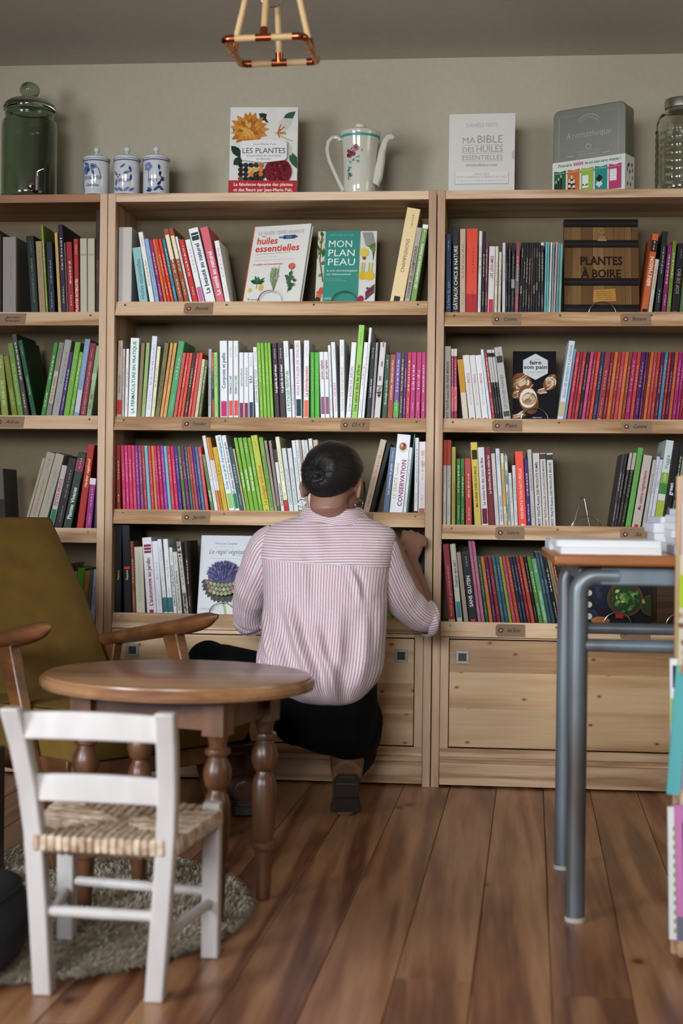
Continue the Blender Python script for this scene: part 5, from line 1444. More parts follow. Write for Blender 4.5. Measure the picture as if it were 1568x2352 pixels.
# ================================================================== CHILD'S WHITE CHAIR WITH A RUSH SEAT
RUSH = speckle('rush_cord', '96745a', 'e2cdb4', 55, 0.7, 0.2, stretch=(1, 1, 1))
def quad_post(pts, hw, name, mat, parent, bevel=.0035):
    """square post along a list of points, half width hw (x, y)"""
    rs = []
    for p in pts:
        p = V(p); rs.append([p + V((sx * hw[0], sy * hw[1], 0)) for sx, sy in ((-1, -1), (1, -1), (1, 1), (-1, 1))])
    return MB().rings(rs).build(name, mat, parent, bevel=bevel, angle=30)
def rush_seat(t, c, zt, th, mat, nm='seat', n=17):
    """cords wound round four rails: four triangles of parallel cords meeting at the centre; c = corners (rear left, rear right, front right, front left)"""
    mb = MB(); cen = sum(c, V()) / 4
    for s in range(4):
        a, b = c[s], c[(s + 1) % 4]
        out = (b - a).cross(V((0, 0, 1))).normalized()
        for k in range(n):
            f = (k + .5) / n
            p = a.lerp(b, f)
            m = 1 - abs(2 * f - 1)                  # how far the cord runs in before it turns under
            inn = p.lerp(cen, 0.0)
            dirc = (cen - (a + b) / 2).normalized()
            L = (cen - (a + b) / 2).dot(dirc) * m * .98 + .004
            r = (b - a).length / n * .56 * rnd.uniform(.92, 1.1)
            z0 = zt - r + rnd.uniform(-.001, .001)
            q = p - dirc * (th * .42)
            pts = [p + dirc * L + V((0, 0, z0 - .004 * m - p.z)), p + dirc * L * .5 + V((0, 0, z0 - .002 - p.z)), p + dirc * .004 + V((0, 0, z0 - p.z)), q + V((0, 0, zt - th * .25 - p.z)), q + V((0, 0, zt - th * .7 - p.z)), p + dirc * .004 + V((0, 0, zt - th - p.z)), p + dirc * max(L * .4, .006) + V((0, 0, zt - th * .95 - p.z))]
            mb.tube(pts, r, 6)
    return mb.build(nm, mat, t)
def child_chair(name, label, RL, RR, FR, FL, seatz, backz, paint, lean, hw, slats=True, feet=(0, 0, 0, 0), spread=0.02):
    c = (RL + RR + FR + FL) / 4; c.z = 0
    t = thing(name, label, 'chair', c)
    RL, RR, FR, FL = RL.copy(), RR.copy(), FR.copy(), FL.copy()
    sx = (RR - RL).normalized(); bk = ((RL + RR) / 2 - (FL + FR) / 2).normalized()
    def up(p, z, s): 
        f = max(0, z - seatz * .8) / (backz - seatz * .8)
        return p + sx * s * spread * (z / backz) + bk * lean * f * f + V((0, 0, z - p.z))
    for p, s in ((RL, -1), (RR, 1)):
        zz = [p.z, seatz * .5, seatz, seatz + (backz - seatz) * .35, seatz + (backz - seatz) * .7, backz]
        quad_post([up(p, z, s) for z in zz], hw, 'rear_post', paint, t)
    for p in (FR, FL): quad_post([p, V((p.x, p.y, seatz + .012))], hw, 'front_leg', paint, t)
    A, B = up(RL, seatz, -1), up(RR, seatz, 1); Fr, Fl = V((FR.x, FR.y, seatz)), V((FL.x, FL.y, seatz))
    for p, q in ((A, B), (B, Fr), (Fr, Fl), (Fl, A)):
        d = V((0, 0, -.022)); MB().tube([p + d, q + d], .009, 10).build('seat_rail', paint, t)
    rush_seat(t, [p for p in (A, B, Fr, Fl)], seatz + .004, .034, RUSH)
    for f, hh in (((.355, .043), (.855, .042)) if slats else ()):
        z = seatz + (backz - seatz) * f
        a, b = up(RL, z, -1), up(RR, z, 1); rows = []
        for k in range(17):
            u = k / 16; bow = 4 * u * (1 - u)
            p = a.lerp(b, u) + bk * (-.004 + .012 * bow) 
            zt_, zb_ = hh / 2 + .006 * bow, -hh / 2 + .004 * bow
            rows.append([p + V((0, 0, zb_)) - bk * .007, p + V((0, 0, zt_)) - bk * .007, p + V((0, 0, zt_)) + bk * .007, p + V((0, 0, zb_)) + bk * .007])
        MB().rings(rows).build('back_slat', paint, t, bevel=.003, angle=50)
    for p, q, z in ((RL, RR, .135), (FL, FR, .115), (RR, FR, .098), (RL, FL, .098)):
        def at(P, z):
            return up(P, z, -1 if P is RL else 1) if P in (RL, RR) else V((P.x, P.y, z))
        z1 = z if q in (RR,) or p is FL else z
        MB().tube([at(p, z), at(p, z).lerp(at(q, z), .5), at(q, z)], [.0088, .0098, .0088], 12).build('stretcher', paint, t)
    return t
child_chair('childs_chair', "child's white wooden chair with a woven rush seat, in front of the round table",
            V((-.305, -1.795, 0)), V((-.119, -1.806, 0)), V((-.072, -1.575, 0)), V((-.345, -1.535, .010)), 0.262, 0.478, WHITEPAINT, .085, (.0155, .0155), spread=.032)
GREYPAINT = speckle('slate_painted_wood', '3a3a3e', '434347', 30, 0.5, 0.05)
# a second, dark one cut off by the left edge of the view
child_chair('childs_chair', "child's dark grey chair with rush seat, cut off at the edge beside the armchair",
            W(-18, 2008, Z=0) + V((-.27, .09, 0)), W(-18, 2008, Z=0) + V((-.27, -.14, 0)), W(-18, 2008, Z=0) + V((0, -.22, 0)), W(-18, 2008, Z=0), 0.262, 0.47, GREYPAINT, .06, (.02, .02))

# ================================================================== ROUND TABLE ON TURNED LEGS
WALNUT_APRON = wood('varnished_walnut_apron', '3e2617', '583622', '70482e', 'X', 1.0, .36, .6, .05, coat=.12)
def oval_table():
    cen = V((-.203, -1.265, 0)); ang = math.radians(-16.5)
    t = thing('oval_table', 'low oval walnut table on four turned legs, behind the white chair', 'table', cen)
    ux = V((math.cos(ang), math.sin(ang), 0)); uy = V((-math.sin(ang), math.cos(ang), 0))
    a, b = .279, .248; zt = .463
    prof = [(.0, 0), (.955, 0), (.968, -.0015), (.972, -.005), (.985, -.006), (1.0, -.011), (1.0, -.019), (.985, -.026), (.955, -.028), (.5, -.028)]
    n = 72; rs = []
    for f, dz in prof[1:]:
        rs.append([cen + (ux * math.cos(2 * PI * k / n) * (a * f) + uy * math.sin(2 * PI * k / n) * (b * f)) + V((0, 0, zt + dz)) for k in range(n)])
    MB().rings(rs).build('table_top', WALNUT_X, t, angle=25)
    LX, LY = .144, .105
    legs = [cen + ux * sx * LX + uy * sy * LY for sx, sy in ((1, 1), (1, -1), (-1, -1), (-1, 1))]
    hw = .0225
    for i in range(4):
        p, q = legs[i], legs[(i + 1) % 4]; d = (q - p).normalized(); nrm = d.cross(V((0, 0, 1)))
        mb = MB(); pp = p + d * hw; qq = q - d * hw
        mb.prism([pp + nrm * .010 + V((0, 0, .372)), qq + nrm * .010 + V((0, 0, .372)), qq + nrm * .010 + V((0, 0, zt - .0285)), pp + nrm * .010 + V((0, 0, zt - .0285))], (0, 0, 0), nrm * -.018)
        mb.build('apron', WALNUT_APRON, t, bevel=.001)
    turn = [(.011, .0), (.0135, .004), (.0155, .03), (.0185, .098), (.0192, .102), (.0255, .106), (.0262, .112), (.0255, .118), (.0185, .123), (.0195, .128), (.0225, .14), (.0245, .20), (.0245, .235), (.021, .25), (.0165, .256), (.016, .262), (.0225, .268), (.027, .285), (.0262, .302), (.019, .318), (.0165, .324), (.0235, .328), (.0245, .333), (.0235, .338), (.0165, .342), (.0175, .352), (.0205, .362), (.0225, .366)]
    for p in legs:
        mb = MB(); mb.lathe(turn, p, 24)
        rs = [[p + ux * sx * hw + uy * sy * hw + V((0, 0, z)) for sx, sy in ((-1, -1), (1, -1), (1, 1), (-1, 1))] for z in (.364, zt - .0285)]
        mb.rings(rs)
        mb.build('turned_leg', WALNUT, t, angle=35)
oval_table()

# ================================================================== MUSTARD ARMCHAIR
VELVET = speckle('mustard_velvet', '5c420a', '6c500e', 14, 0.75, 0.1, .002, (1, 1, 1))
def armchair():
    f = V((.77, -.63, 0)).normalized(); r = V((.63, .77, 0)).normalized()
    F = V((-.213, -.700, 0)); wd = .47          # foot of the far front leg; width between the arms
    t = thing('armchair', 'mustard upholstered armchair with angled teak arms, left of the oval table', 'armchair', F - f * .25 - r * wd / 2)
    def P(u, v, z): return F + f * u + r * v + V((0, 0, z))      # u forward, v across (0 far arm, -wd near arm)
    # back cushion, leaning
    mb = MB(); rs = []
    v0, v1 = -wd + .015, -.015
    cs = [(-.345, .25), (-.40, .34), (-.54, .56), (-.685, .735), (-.70, .762)]
    def sec(u, z, th, pad):
        n = 9; A = []
        for k in range(n + 1):
            v = v0 - .0 + (v1 - v0) * k / n; e = abs(2 * k / n - 1)
            A.append(P(u + .03 * (1 - e ** 4) * pad - .0, v, z))
        B = [P(u - th, v0 + (v1 - v0) * k / n, z - .02) for k in range(n, -1, -1)]
        return A + B
    for i, (u, z) in enumerate(cs): rs.append(sec(u, z, .10 if i < 4 else .075, 1 if i < 4 else .3))
    bk = mb.rings(rs).build('back_cushion', VELVET, t, bevel=.014, angle=50)
    # seat cushion
    mb = MB(); rs = []
    for u, z0, z1 in ((-.41, .235, .335), (-.2, .235, .345), (.0, .235, .352), (.055, .24, .345), (.075, .27, .325)):
        rs.append([P(u, v0 - .0, z0), P(u, v1 + .04, z0), P(u, v1 + .045, z1 - .01), P(u, v1 + .03, z1), P(u, (v0 + v1) / 2, z1 + .012), P(u, v0 + .01, z1), P(u, v0, z1 - .01)])
    mb.rings(rs).build('seat_cushion', VELVET, t, bevel=.008, angle=45)
    # frame: seat rails
    for v in (-wd + .02, -.02): MB().prism([P(-.43, v - .011, .19), P(.03, v - .011, .205), P(.03, v - .011, .245), P(-.43, v - .011, .235)], (0, 0, 0), r * .022).build('side_rail', TEAK, t, bevel=.003)
    MB().prism([P(.02, -wd + .02, .195), P(.02, -.02, .195), P(.02, -.02, .235), P(.02, -wd + .02, .235)], (0, 0, 0), f * .02).build('front_rail', TEAK, t, bevel=.003)
    MB().prism([P(-.42, -wd + .02, .18), P(-.42, -.02, .18), P(-.42, -.02, .22), P(-.42, -wd + .02, .22)], (0, 0, 0), f * .02).build('rear_rail', TEAK, t, bevel=.003)
    for v, s in ((-wd, -1), (0, 1)):
        # arm: a long blade rising to the front, thick and rounded at the tip
        rows = []
        for k in range(17):
            q = k / 16
            u = -.585 + .565 * q; z = .422 + .103 * q
            wv = .020 + .020 * math.sin(PI * min(1, q * 1.02)) ** .8 * (0.55 + .6 * q); hz = .017 + .009 * q
            if q > .8: e = (q - .8) / .2; wv *= math.sqrt(max(.02, 1 - e ** 2.2)); hz *= math.sqrt(max(.05, 1 - e ** 2.6)); z += .006 * e
            rows.append([P(u, v + wv * math.cos(an), z + hz * math.sin(an) * (1.0 if math.sin(an) < 0 else .8)) for an in [2 * PI * j / 14 for j in range(14)]])
        MB().rings(rows).build('armrest', TEAK, t)
        # front leg: broad under the arm, tapering to the foot
        def post(top, bot, w0, w1, d0, d1):
            rs = []
            for k in range(6):
                q = k / 5; c = V(top).lerp(V(bot), q); w_ = w0 + (w1 - w0) * q; d_ = d0 + (d1 - d0) * q
                rs.append([c + f * sx * w_ + r * sy * d_ for sx, sy in ((-1, -1), (1, -1), (1, 1), (-1, 1))])
            return MB().rings(rs).build('leg', TEAK, t, bevel=.004, angle=30)
        post(P(-.20, v, .50), P(.0, v, 0), .030, .0125, .015, .010)
        post(P(-.44, v, .44), P(-.53, v, 0), .026, .012, .014, .010)
armchair()

# ================================================================== JUTE RUG, FLOOR CUSHION
JUTE = speckle('jute', '8f8068', 'c8baa0', 40, 0.95, 0.4, .004)
JUTE2 = speckle('jute_tufts', 'a09078', 'd8ccb8', 25, 0.95, 0.1, .002)
def jute_rug():
    c = V((-.505, -1.335, 0)); R = .455
    t = thing('round_rug', 'round shaggy jute rug lying under the white chair and oval table', 'rug', c)
    MB().lathe([(.001, 0.0005), (R - .012, .0005), (R - .004, .004), (R - .012, .008), (.001, .009)], c, 80).build('rug_base', JUTE, t)
    q = random.Random(9); mb = MB()
    def tuft(p, d, L, wd, hz):
        sd = V((-d.y, d.x, 0)) * wd
        mb.add([p - sd, p + sd, p + d * L * .55 + sd * .9 + V((0, 0, hz)), p + d * L * .55 - sd * .9 + V((0, 0, hz)), p + d * L + V((0, 0, hz * .35))], [(0, 1, 2, 3), (3, 2, 4)])
    for k in range(9000):
        rr = R * math.sqrt(q.random()); an = q.uniform(0, 2 * PI)
        p = c + V((rr * math.cos(an), rr * math.sin(an), .0085))
        if p.x < -.93 : continue
        ta = an + q.choice((-1, 1)) * q.uniform(.6, 1.6) 
        tuft(p, V((math.cos(ta), math.sin(ta), 0)), q.uniform(.012, .026), q.uniform(.0009, .002), q.uniform(.003, .010))
    for k in range(2600):
        an = q.uniform(-2.2, 1.9); p = c + V(((R - .012) * math.cos(an), (R - .012) * math.sin(an), q.uniform(.002, .009)))
        ta = an + q.uniform(-.6, .6); tuft(p, V((math.cos(ta), math.sin(ta), 0)), q.uniform(.012, .032), q.uniform(.0009, .0022), q.uniform(.0, .008))
    tag(mb.build('tufts', JUTE2, t, smooth=False), kind='stuff')
jute_rug()
def floor_cushion():
    c = V((-.540, -1.715, 0)); Rr, H = .165, .165
    t = thing('floor_cushion', 'dark grey floor cushion at the left edge, beside the white chair', 'cushion', c)
    prof = [(.05, .012), (.8, .011), (.93, .02), (1.0, .05), (1.02, .085), (.99, .115), (.93, .135), (.91, .140), (.88, .146), (.7, .157), (.4, .163), (.05, .165)]
    rs = []
    for fr, z in prof:
        rs.append([c + V((Rr * fr * math.copysign(abs(math.cos(a)) ** .72, math.cos(a)), Rr * fr * math.copysign(abs(math.sin(a)) ** .72, math.sin(a)), z)) for a in [2 * PI * k / 40 for k in range(40)]])
    CL = speckle('charcoal_cloth', '242529', '2c2d32', 120, 0.9, 0.15, .001)
    MB().rings(rs).build('cushion_cover', CL, t, angle=60)
    rim = [c + V((Rr * .925 * math.copysign(abs(math.cos(a)) ** .72, math.cos(a)), Rr * .925 * math.copysign(abs(math.sin(a)) ** .72, math.sin(a)), .138)) for a in [2 * PI * k / 60 for k in range(61)]]
    MB().tube(rim, .0028, 6).build('piping', CL, t)
floor_cushion()

# ================================================================== SCHOOL DESK, BOOKS LYING ON IT
DESKSTEEL = speckle('worn_grey_steel_paint', '564e48', '76828a', 9, 0.38, 0.05, .001, (1, 1, .25))
_b = DESKSTEEL.node_tree.nodes['Principled BSDF']; _b.inputs['Metallic'].default_value = .35
ORANGEWOOD = wood('orange_varnished_beech', '8a4f22', 'a8642c', 'b8733a', 'X', 1.0, .3, .5, .02, coat=.3)
DX0, DX1 = .545, 1.22; DY0, DY1 = -1.33, -.80; DZ = .712
def desk():
    t = thing('school_desk', 'grey tubular steel school desk with orange wooden top at the right', 'desk', (.9, -1.06, 0))
    Box(DX0 - .012, DX1, DY0, DY1, DZ - .021, DZ).build('desk_top', ORANGEWOOD, t, bevel=.005)
    rt = .0185
    def leg(x, y, tx):
        pts = [V((x, y, .004)), V((x, y, .3)), V((x, y, DZ - .075))]
        for k in range(1, 7):
            a = PI / 2 * k / 6; pts.append(V((x + tx * .035 * (1 - math.cos(a)), y, DZ - .075 + .033 * math.sin(a))))
        pts.append(V((x + tx * .075, y, DZ - .042)))
        l = MB().tube(pts, rt, 20).build('leg', DESKSTEEL, t)
        MB().tube([V((x, y, .0002)), V((x, y, .009))], rt + .0018, 20).build('foot_cap', flat('b8b0a4', .6), l)
    for x, tx in ((.585, 1), (DX1 - .05, -1)):
        for y in (-1.268, -.868): leg(x, y, tx)
    for y in (-1.268, -.868):
        Box(.625, DX1 - .09, y - .014, y + .014, DZ - .060, DZ - .0215).build('apron', DESKSTEEL, t, bevel=.004)
        MB().tube([V((.585, y, .535)), V((DX1 - .05, y, .535))], .0125, 18).build('stretcher', DESKSTEEL, t)
    for x in (.598, DX1 - .06):
        Box(x - .013, x + .013, -1.25, -.885, DZ - .055, DZ - .0215).build('end_rail', DESKSTEEL, t, bevel=.004)
desk()
WHITEBOOK = 'd8d8dc'
def lying_book(x0, x1, y0, y1, z0, th, label, cov='d8d8dc', rot=0.0, shade=1.25):
    c = V(((x0 + x1) / 2, (y0 + y1) / 2, z0))
    t = thing('lying_book', label, 'book', (0, 0, 0), 'books lying on the school desk')
    t.matrix_world = Matrix.Translation(c) @ Matrix.Rotation(math.radians(rot), 4, 'Z'); ORG[t.name] = V()
    a, b = (x1 - x0) / 2, (y1 - y0) / 2; k = .0012
    mb = MB(); mb.box(-a, a, -b, b, 0, k); mb.box(-a, a, -b, b, th - k, th)
    mb.build('cover', flat(cov, .45, shade), t, smooth=False, bevel=.0004)
    Box(-a, -a + .0012, -b, b, k, th - k).build('spine', flat(cov, .45, shade), t, smooth=False)
    Box(-a + .0012, a - .001, -b + .001, b - .001, k, th - k).build('page_block', flat('dad8d6', .85), t, smooth=False)
    return th
def desk_books():
    z = DZ + .0004
    lying_book(.548, .738, -1.30, -1.06, z, .0135, 'white book lying at the front corner of the desk, lowest of two')
    lying_book(.540, .738, -1.29, -1.05, z + .0138, .0125, 'white book lying flat on another at the front corner of the desk')
    lying_book(.540, .70, -1.02, -.82, z, .020, 'pale book lying behind the front pair on the desk corner', 'c4c8d0')
    q = random.Random(4); zz = z
    names = ['bottom', 'second from bottom', 'middle', 'second from top', 'top']
    for k in range(4):
        d = q.uniform(-.006, .006); th = (.020, .019, .019, .013)[k]
        lying_book(.752 + d, .86 + d, -1.10 + d, -.93, zz, th, f"{['lowest', 'second lowest', 'third lowest', 'topmost'][k]} of four grey-white books stacked beside the front pair", ('a8a49e', 'c6cad2', 'ccd0d8', 'b8bcc6')[k], q.uniform(-3, 3)); zz += th + .0003
    zz = z
    for k in range(6):
        d = q.uniform(-.005, .005); th = (.017, .015, .015, .014, .014, .012)[k]
        lying_book(.765 + d + .004 * (k % 2), .94 + d, -1.28, -1.125 + d * .3, zz, th, f"{['lowest', 'second lowest', 'third lowest', 'third from top', 'second from top', 'topmost'][k]} of the six white books piled next to the magazine rack", ('d4d4d8', 'd8d8dc')[k % 2], q.uniform(-3, 3)); zz += th + .0003
desk_books()

# ================================================================== MAGAZINE RACK AT THE RIGHT EDGE
RACKX = W(1541, 1650, Y=-1.49).x - .002
def rack():
    yb = -1.455
    t = thing('magazine_rack', 'pale wooden magazine rack at the right edge, full of magazines', 'rack', (.85, yb, 0))
    Box(RACKX + .012, 1.15, yb, yb + .016, 0.0, .86).build('back_board', PINE_Z, t, bevel=.002)
    tiers = [.02, .285, .512]
    for z in tiers:
        sh = Box(RACKX + .014, 1.15, yb - .075, yb - .0005, z, z + .012).build('ledge', PINE_X, t, bevel=.0015)
        Box(RACKX + .014, 1.15, yb - .080, yb - .0755, z + .0, z + .028).build('ledge_lip', PINE_X, t, bevel=.001)
    return yb
YRK = rack()
def magazine(x0, wd, h, z0, yoff, lean, roll, th, cov, edge, label, art=None):
    t = thing('magazine', label, 'magazine', (0, 0, 0), 'magazines in the rack')
    t.matrix_world = Matrix.Translation(V((RACKX + x0, YRK - yoff - .003 - h * math.sin(math.radians(lean)), z0))) @ Matrix.Rotation(math.radians(roll), 4, 'Y') @ Matrix.Rotation(math.radians(-lean), 4, 'X'); ORG[t.name] = V()
    Box(0, wd, -th, -th + .0007, 0, h).build('cover', flat(cov, .35, 1.2), t, smooth=False)
    Box(0, wd, -th + .0007, 0, 0, h).build('page_block', flat(edge, .7, 1.2), t, smooth=False)
    if art:
        a = Art(wd, h); art(a, wd, h); a.build('cover_print', t, lambda u, v, l: (u, -th - l, v), 1.2, .4)
def am_pink(a, w, h):
    a.rect(0, h * .86, w, h, 'a88462')
    for k in range(90): a.leaf(w * R5.uniform(0, .5), h * R5.uniform(.05, .82), w * R5.uniform(.03, .08), w * .035, R5.uniform(0, 6.2), R5.choice(['b07aa0', 'c8a8c4', 'b89ab4', 'd8d0d8', 'd4c8d4', '8a5a7a', 'ded8de']))
    a.stroke([(0, h * .4), (w * .1, h * .3), (w * .3, h * .2)], w * .02, '4a2030')
def am_lime(a, w, h):
    a.rect(0, h * .52, w, h * .82, '9ab02a')
    for k in range(60): a.leaf(w * R5.uniform(0.02, .5), h * R5.uniform(.03, .5), w * R5.uniform(.04, .1), w * .05, R5.uniform(0, 6.2), R5.choice(['7a5a40', '9a7a58', '6a5040', 'c8b090', 'b09878']))
    a.rect(w * .1, h * .2, w * .5, h * .32, 'd8d4d8')
def am_green(a, w, h):
    for k in range(12): a.rect(w * .04, h * (.05 + .07 * k), w * .13, h * (.085 + .07 * k), '7f9a3a')
def am_black(a, w, h):
    a.rect(0, h * .88, w, h, 'c078a8'); a.rect(0, 0, w * .06, h, 'c078a8'); a.rect(0, 0, w * .3, h * .2, '6a6a74')
def am_panda(a, w, h):
    a.rect(w * .02, h * .78, w * .1, h * .95, '26262a'); a.rect(w * .0, h * .5, w * .12, h * .7, '8ab04a'); a.disc(w * .06, h * .42, w * .03, h * .05, '2a2a2a', 10)
magazine(.020, .2, .335, .5245, .002, 3, 0, .012, 'c8bcc8', 'd8d4d8', 'pink and white flowered magazine, highest in the rack at the right edge', am_pink)
magazine(.012, .2, .195, .5245, .022, 2, .6, .012, 'c0b4a0', 'a8c048', 'lime green banded magazine below the flowered one in the rack', am_lime)
magazine(.006, .2, .235, .2975, .002, 2, -1, .006, 'd4d4d4', 'd0d0d8', 'white magazine with black and green patches behind the teal folder', am_panda)
magazine(-.006, .022, .225, .2975, .026, 3, 4.0, .012, '5aa0a0', '5aa0a0', 'slanted teal folder sticking out of the rack')
magazine(.018, .2, .20, .2975, .044, 2, 3.4, .008, '8a8894', 'a8a4b0', 'grey lavender magazine in front of the teal folder in the rack', None)
magazine(.006, .2, .235, .0325, .002, 2, -1.2, .008, 'd4d6d0', 'd8dcd8', 'white magazine with green dots, lowest at the edge of the rack', am_green)
magazine(.016, .2, .245, .0325, .024, 2, -1.5, .016, '16171c', 'c078a8', 'black and pink magazine in the lowest tier of the rack', am_black)

# ================================================================== PENDANT LAMP OF COPPER PIPE AND DOWELS
def pendant():
    zf = 0
    d = 3.2
    def corner(px, py):
        v = _fw + RT * ((px - IW / 2) / FPX) - UP * ((py - IH / 2) / FPX)
        return CAM + v * ((zl - CAM.z) / v.z)
    zl = .8 + 1086 / FPX * 2.95
    c = [corner(502, 91), corner(695, 86), corner(741, 138), corner(556, 147)]
    cen = sum(c, V()) / 4
    s = .5 * ((c[1] - c[0]).length + (c[2] - c[3]).length) / 2; s2 = .5 * ((c[3] - c[0]).length + (c[2] - c[1]).length) / 2
    s = (s + s2) / 2 * 1.0
    ux = ((c[1] - c[0]) + (c[2] - c[3])).normalized(); uy = V((-ux.y, ux.x, 0))
    t = thing('pendant_lamp', 'hanging lamp of copper pipe and pale dowels with a bare clear bulb', 'lamp', cen)
    K = [cen - ux * s - uy * s, cen + ux * s - uy * s, cen + ux * s + uy * s, cen - ux * s + uy * s]
    DOWEL = wood('pale_dowel', 'c09a68', 'd0ac7a', 'd8b888', 'Z', 1, .5, .5, .03)
    r = .0072
    top = cen + V((0, 0, .235))
    for i in range(4):
        p, q = K[i], K[(i + 1) % 4]; e = (q - p).normalized(); m = (p + q) / 2
        pr = (K[i - 1] - p).normalized()
        MB().tube([p + e * .014, m - e * .016], r, 14).build('dowel', DOWEL, t); MB().tube([m + e * .016, q - e * .014], r, 14).build('dowel', DOWEL, t)
        arc = [p + e * .024]
        for k in range(7):
            a = PI / 2 * k / 6; arc.append(p + e * .014 * (1 - math.sin(a)) + pr * .014 * (1 - math.cos(a)))
        arc.append(p + pr * .024)
        MB().tube(arc, r * 1.16, 14).build('elbow_fitting', COPPER, t)
        tee = MB().tube([m - e * .017, m + e * .017], r * 1.18, 14)
        tp = top + (m - cen).normalized() * .03; dr = (tp - m).normalized()
        tee.tube([m, m + dr * .022], r * 1.18, 14); tee.build('tee_fitting', COPPER, t)
        MB().tube([m + dr * .02, tp], r, 14).build('dowel', DOWEL, t)
    MB().lathe([(.038, -.008), (.04, 0), (.04, .012), (.02, .02), (.004, .022)], top, 24).build('crown_fitting', COPPER, t)
    MB().tube([top + V((0, 0, .02)), V((top.x, top.y, ZC - .02))], .0025, 8).build('flex', flat('2a2624', .6), t)
    MB().lathe([(.04, -.022), (.042, -.004), (.042, -.0005)], V((top.x, top.y, ZC)), 24).build('ceiling_rose', COPPER, t)
    MB().tube([top - V((0, 0, .0)), top - V((0, 0, .06))], .013, 16).build('bulb_holder', COPPER, t)
    bz = top - V((0, 0, .108))
    MB().lathe([(.011, .048), (.014, .036), (.024, .016), (.0275, -.004), (.023, -.022), (.012, -.032), (.002, -.034)], bz, 24).build('bulb', glass('bulb_glass', 'f4f4f0', .0, 1.3), t)
    fil = MB()
    for k in range(5):
        a = 2 * PI * k / 5; fil.tube([bz + V((.004 * math.cos(a), .004 * math.sin(a), .03)), bz + V((.012 * math.cos(a), .012 * math.sin(a), -.01))], .0006, 5)
    fil.build('filament', flat('c8a060', .3, metal=1.0), t)
pendant()

# ================================================================== THE PERSON CROUCHING AT THE SHELVES
SKIN = speckle('warm_skin', '825a48', '8e6452', 18, 0.5, 0.03, .001)
SKIN.node_tree.nodes['Principled BSDF'].inputs['Subsurface Weight'].default_value = .08
SKIN.node_tree.nodes['Principled BSDF'].inputs['Subsurface Radius'].default_value = (.02, .008, .005)
def applied(o, name, mat, parent):
    """bakes the modifiers of a helper mesh into a plain mesh object"""
    dg = bpy.context.evaluated_depsgraph_get()
    me = bpy.data.meshes.new_from_object(o.evaluated_get(dg)); me.name = name
    org = ORG.get(parent.name, V()) if parent else V()
    me.transform(Matrix.Translation(o.matrix_world.translation - org) if parent else Matrix.Identity(4))
    old = o.data; bpy.data.objects.remove(o); bpy.data.meshes.remove(old)
    me.materials.clear(); me.materials.append(mat)
    me.polygons.foreach_set('use_smooth', [True] * len(me.polygons))
    n = bpy.data.objects.new(name, me); COL.objects.link(n)
    if parent: n.parent = parent
    ORG[n.name] = org
    return n
def melt(mb, name, mat, parent, voxel, smooth=6, factor=.5, loc=None):
    o = mb.build('melt', mat, None, loc=loc if loc is not None else V())
    m = o.modifiers.new('r', 'REMESH'); m.mode = 'VOXEL'; m.voxel_size = voxel
    s = o.modifiers.new('s', 'SMOOTH'); s.iterations = smooth; s.factor = factor
    return applied(o, name, mat, parent)
BASE = W(770, 1855, Z=0); BASE.z = 0
HD = W(765, 1098, Y=-.40)                       # middle of the head
HEADYAW = math.radians(-12)                     # face turned a little to the right
HM = Matrix.Translation(HD) @ Matrix.Rotation(HEADYAW, 4, 'Z') @ Matrix.Rotation(math.radians(-16), 4, 'X')
def H(x, y, z): return HM @ V((x, y, z))         # head space: y = face, z = up
def W3(px, py, Y): return W(px, py, Y=Y)
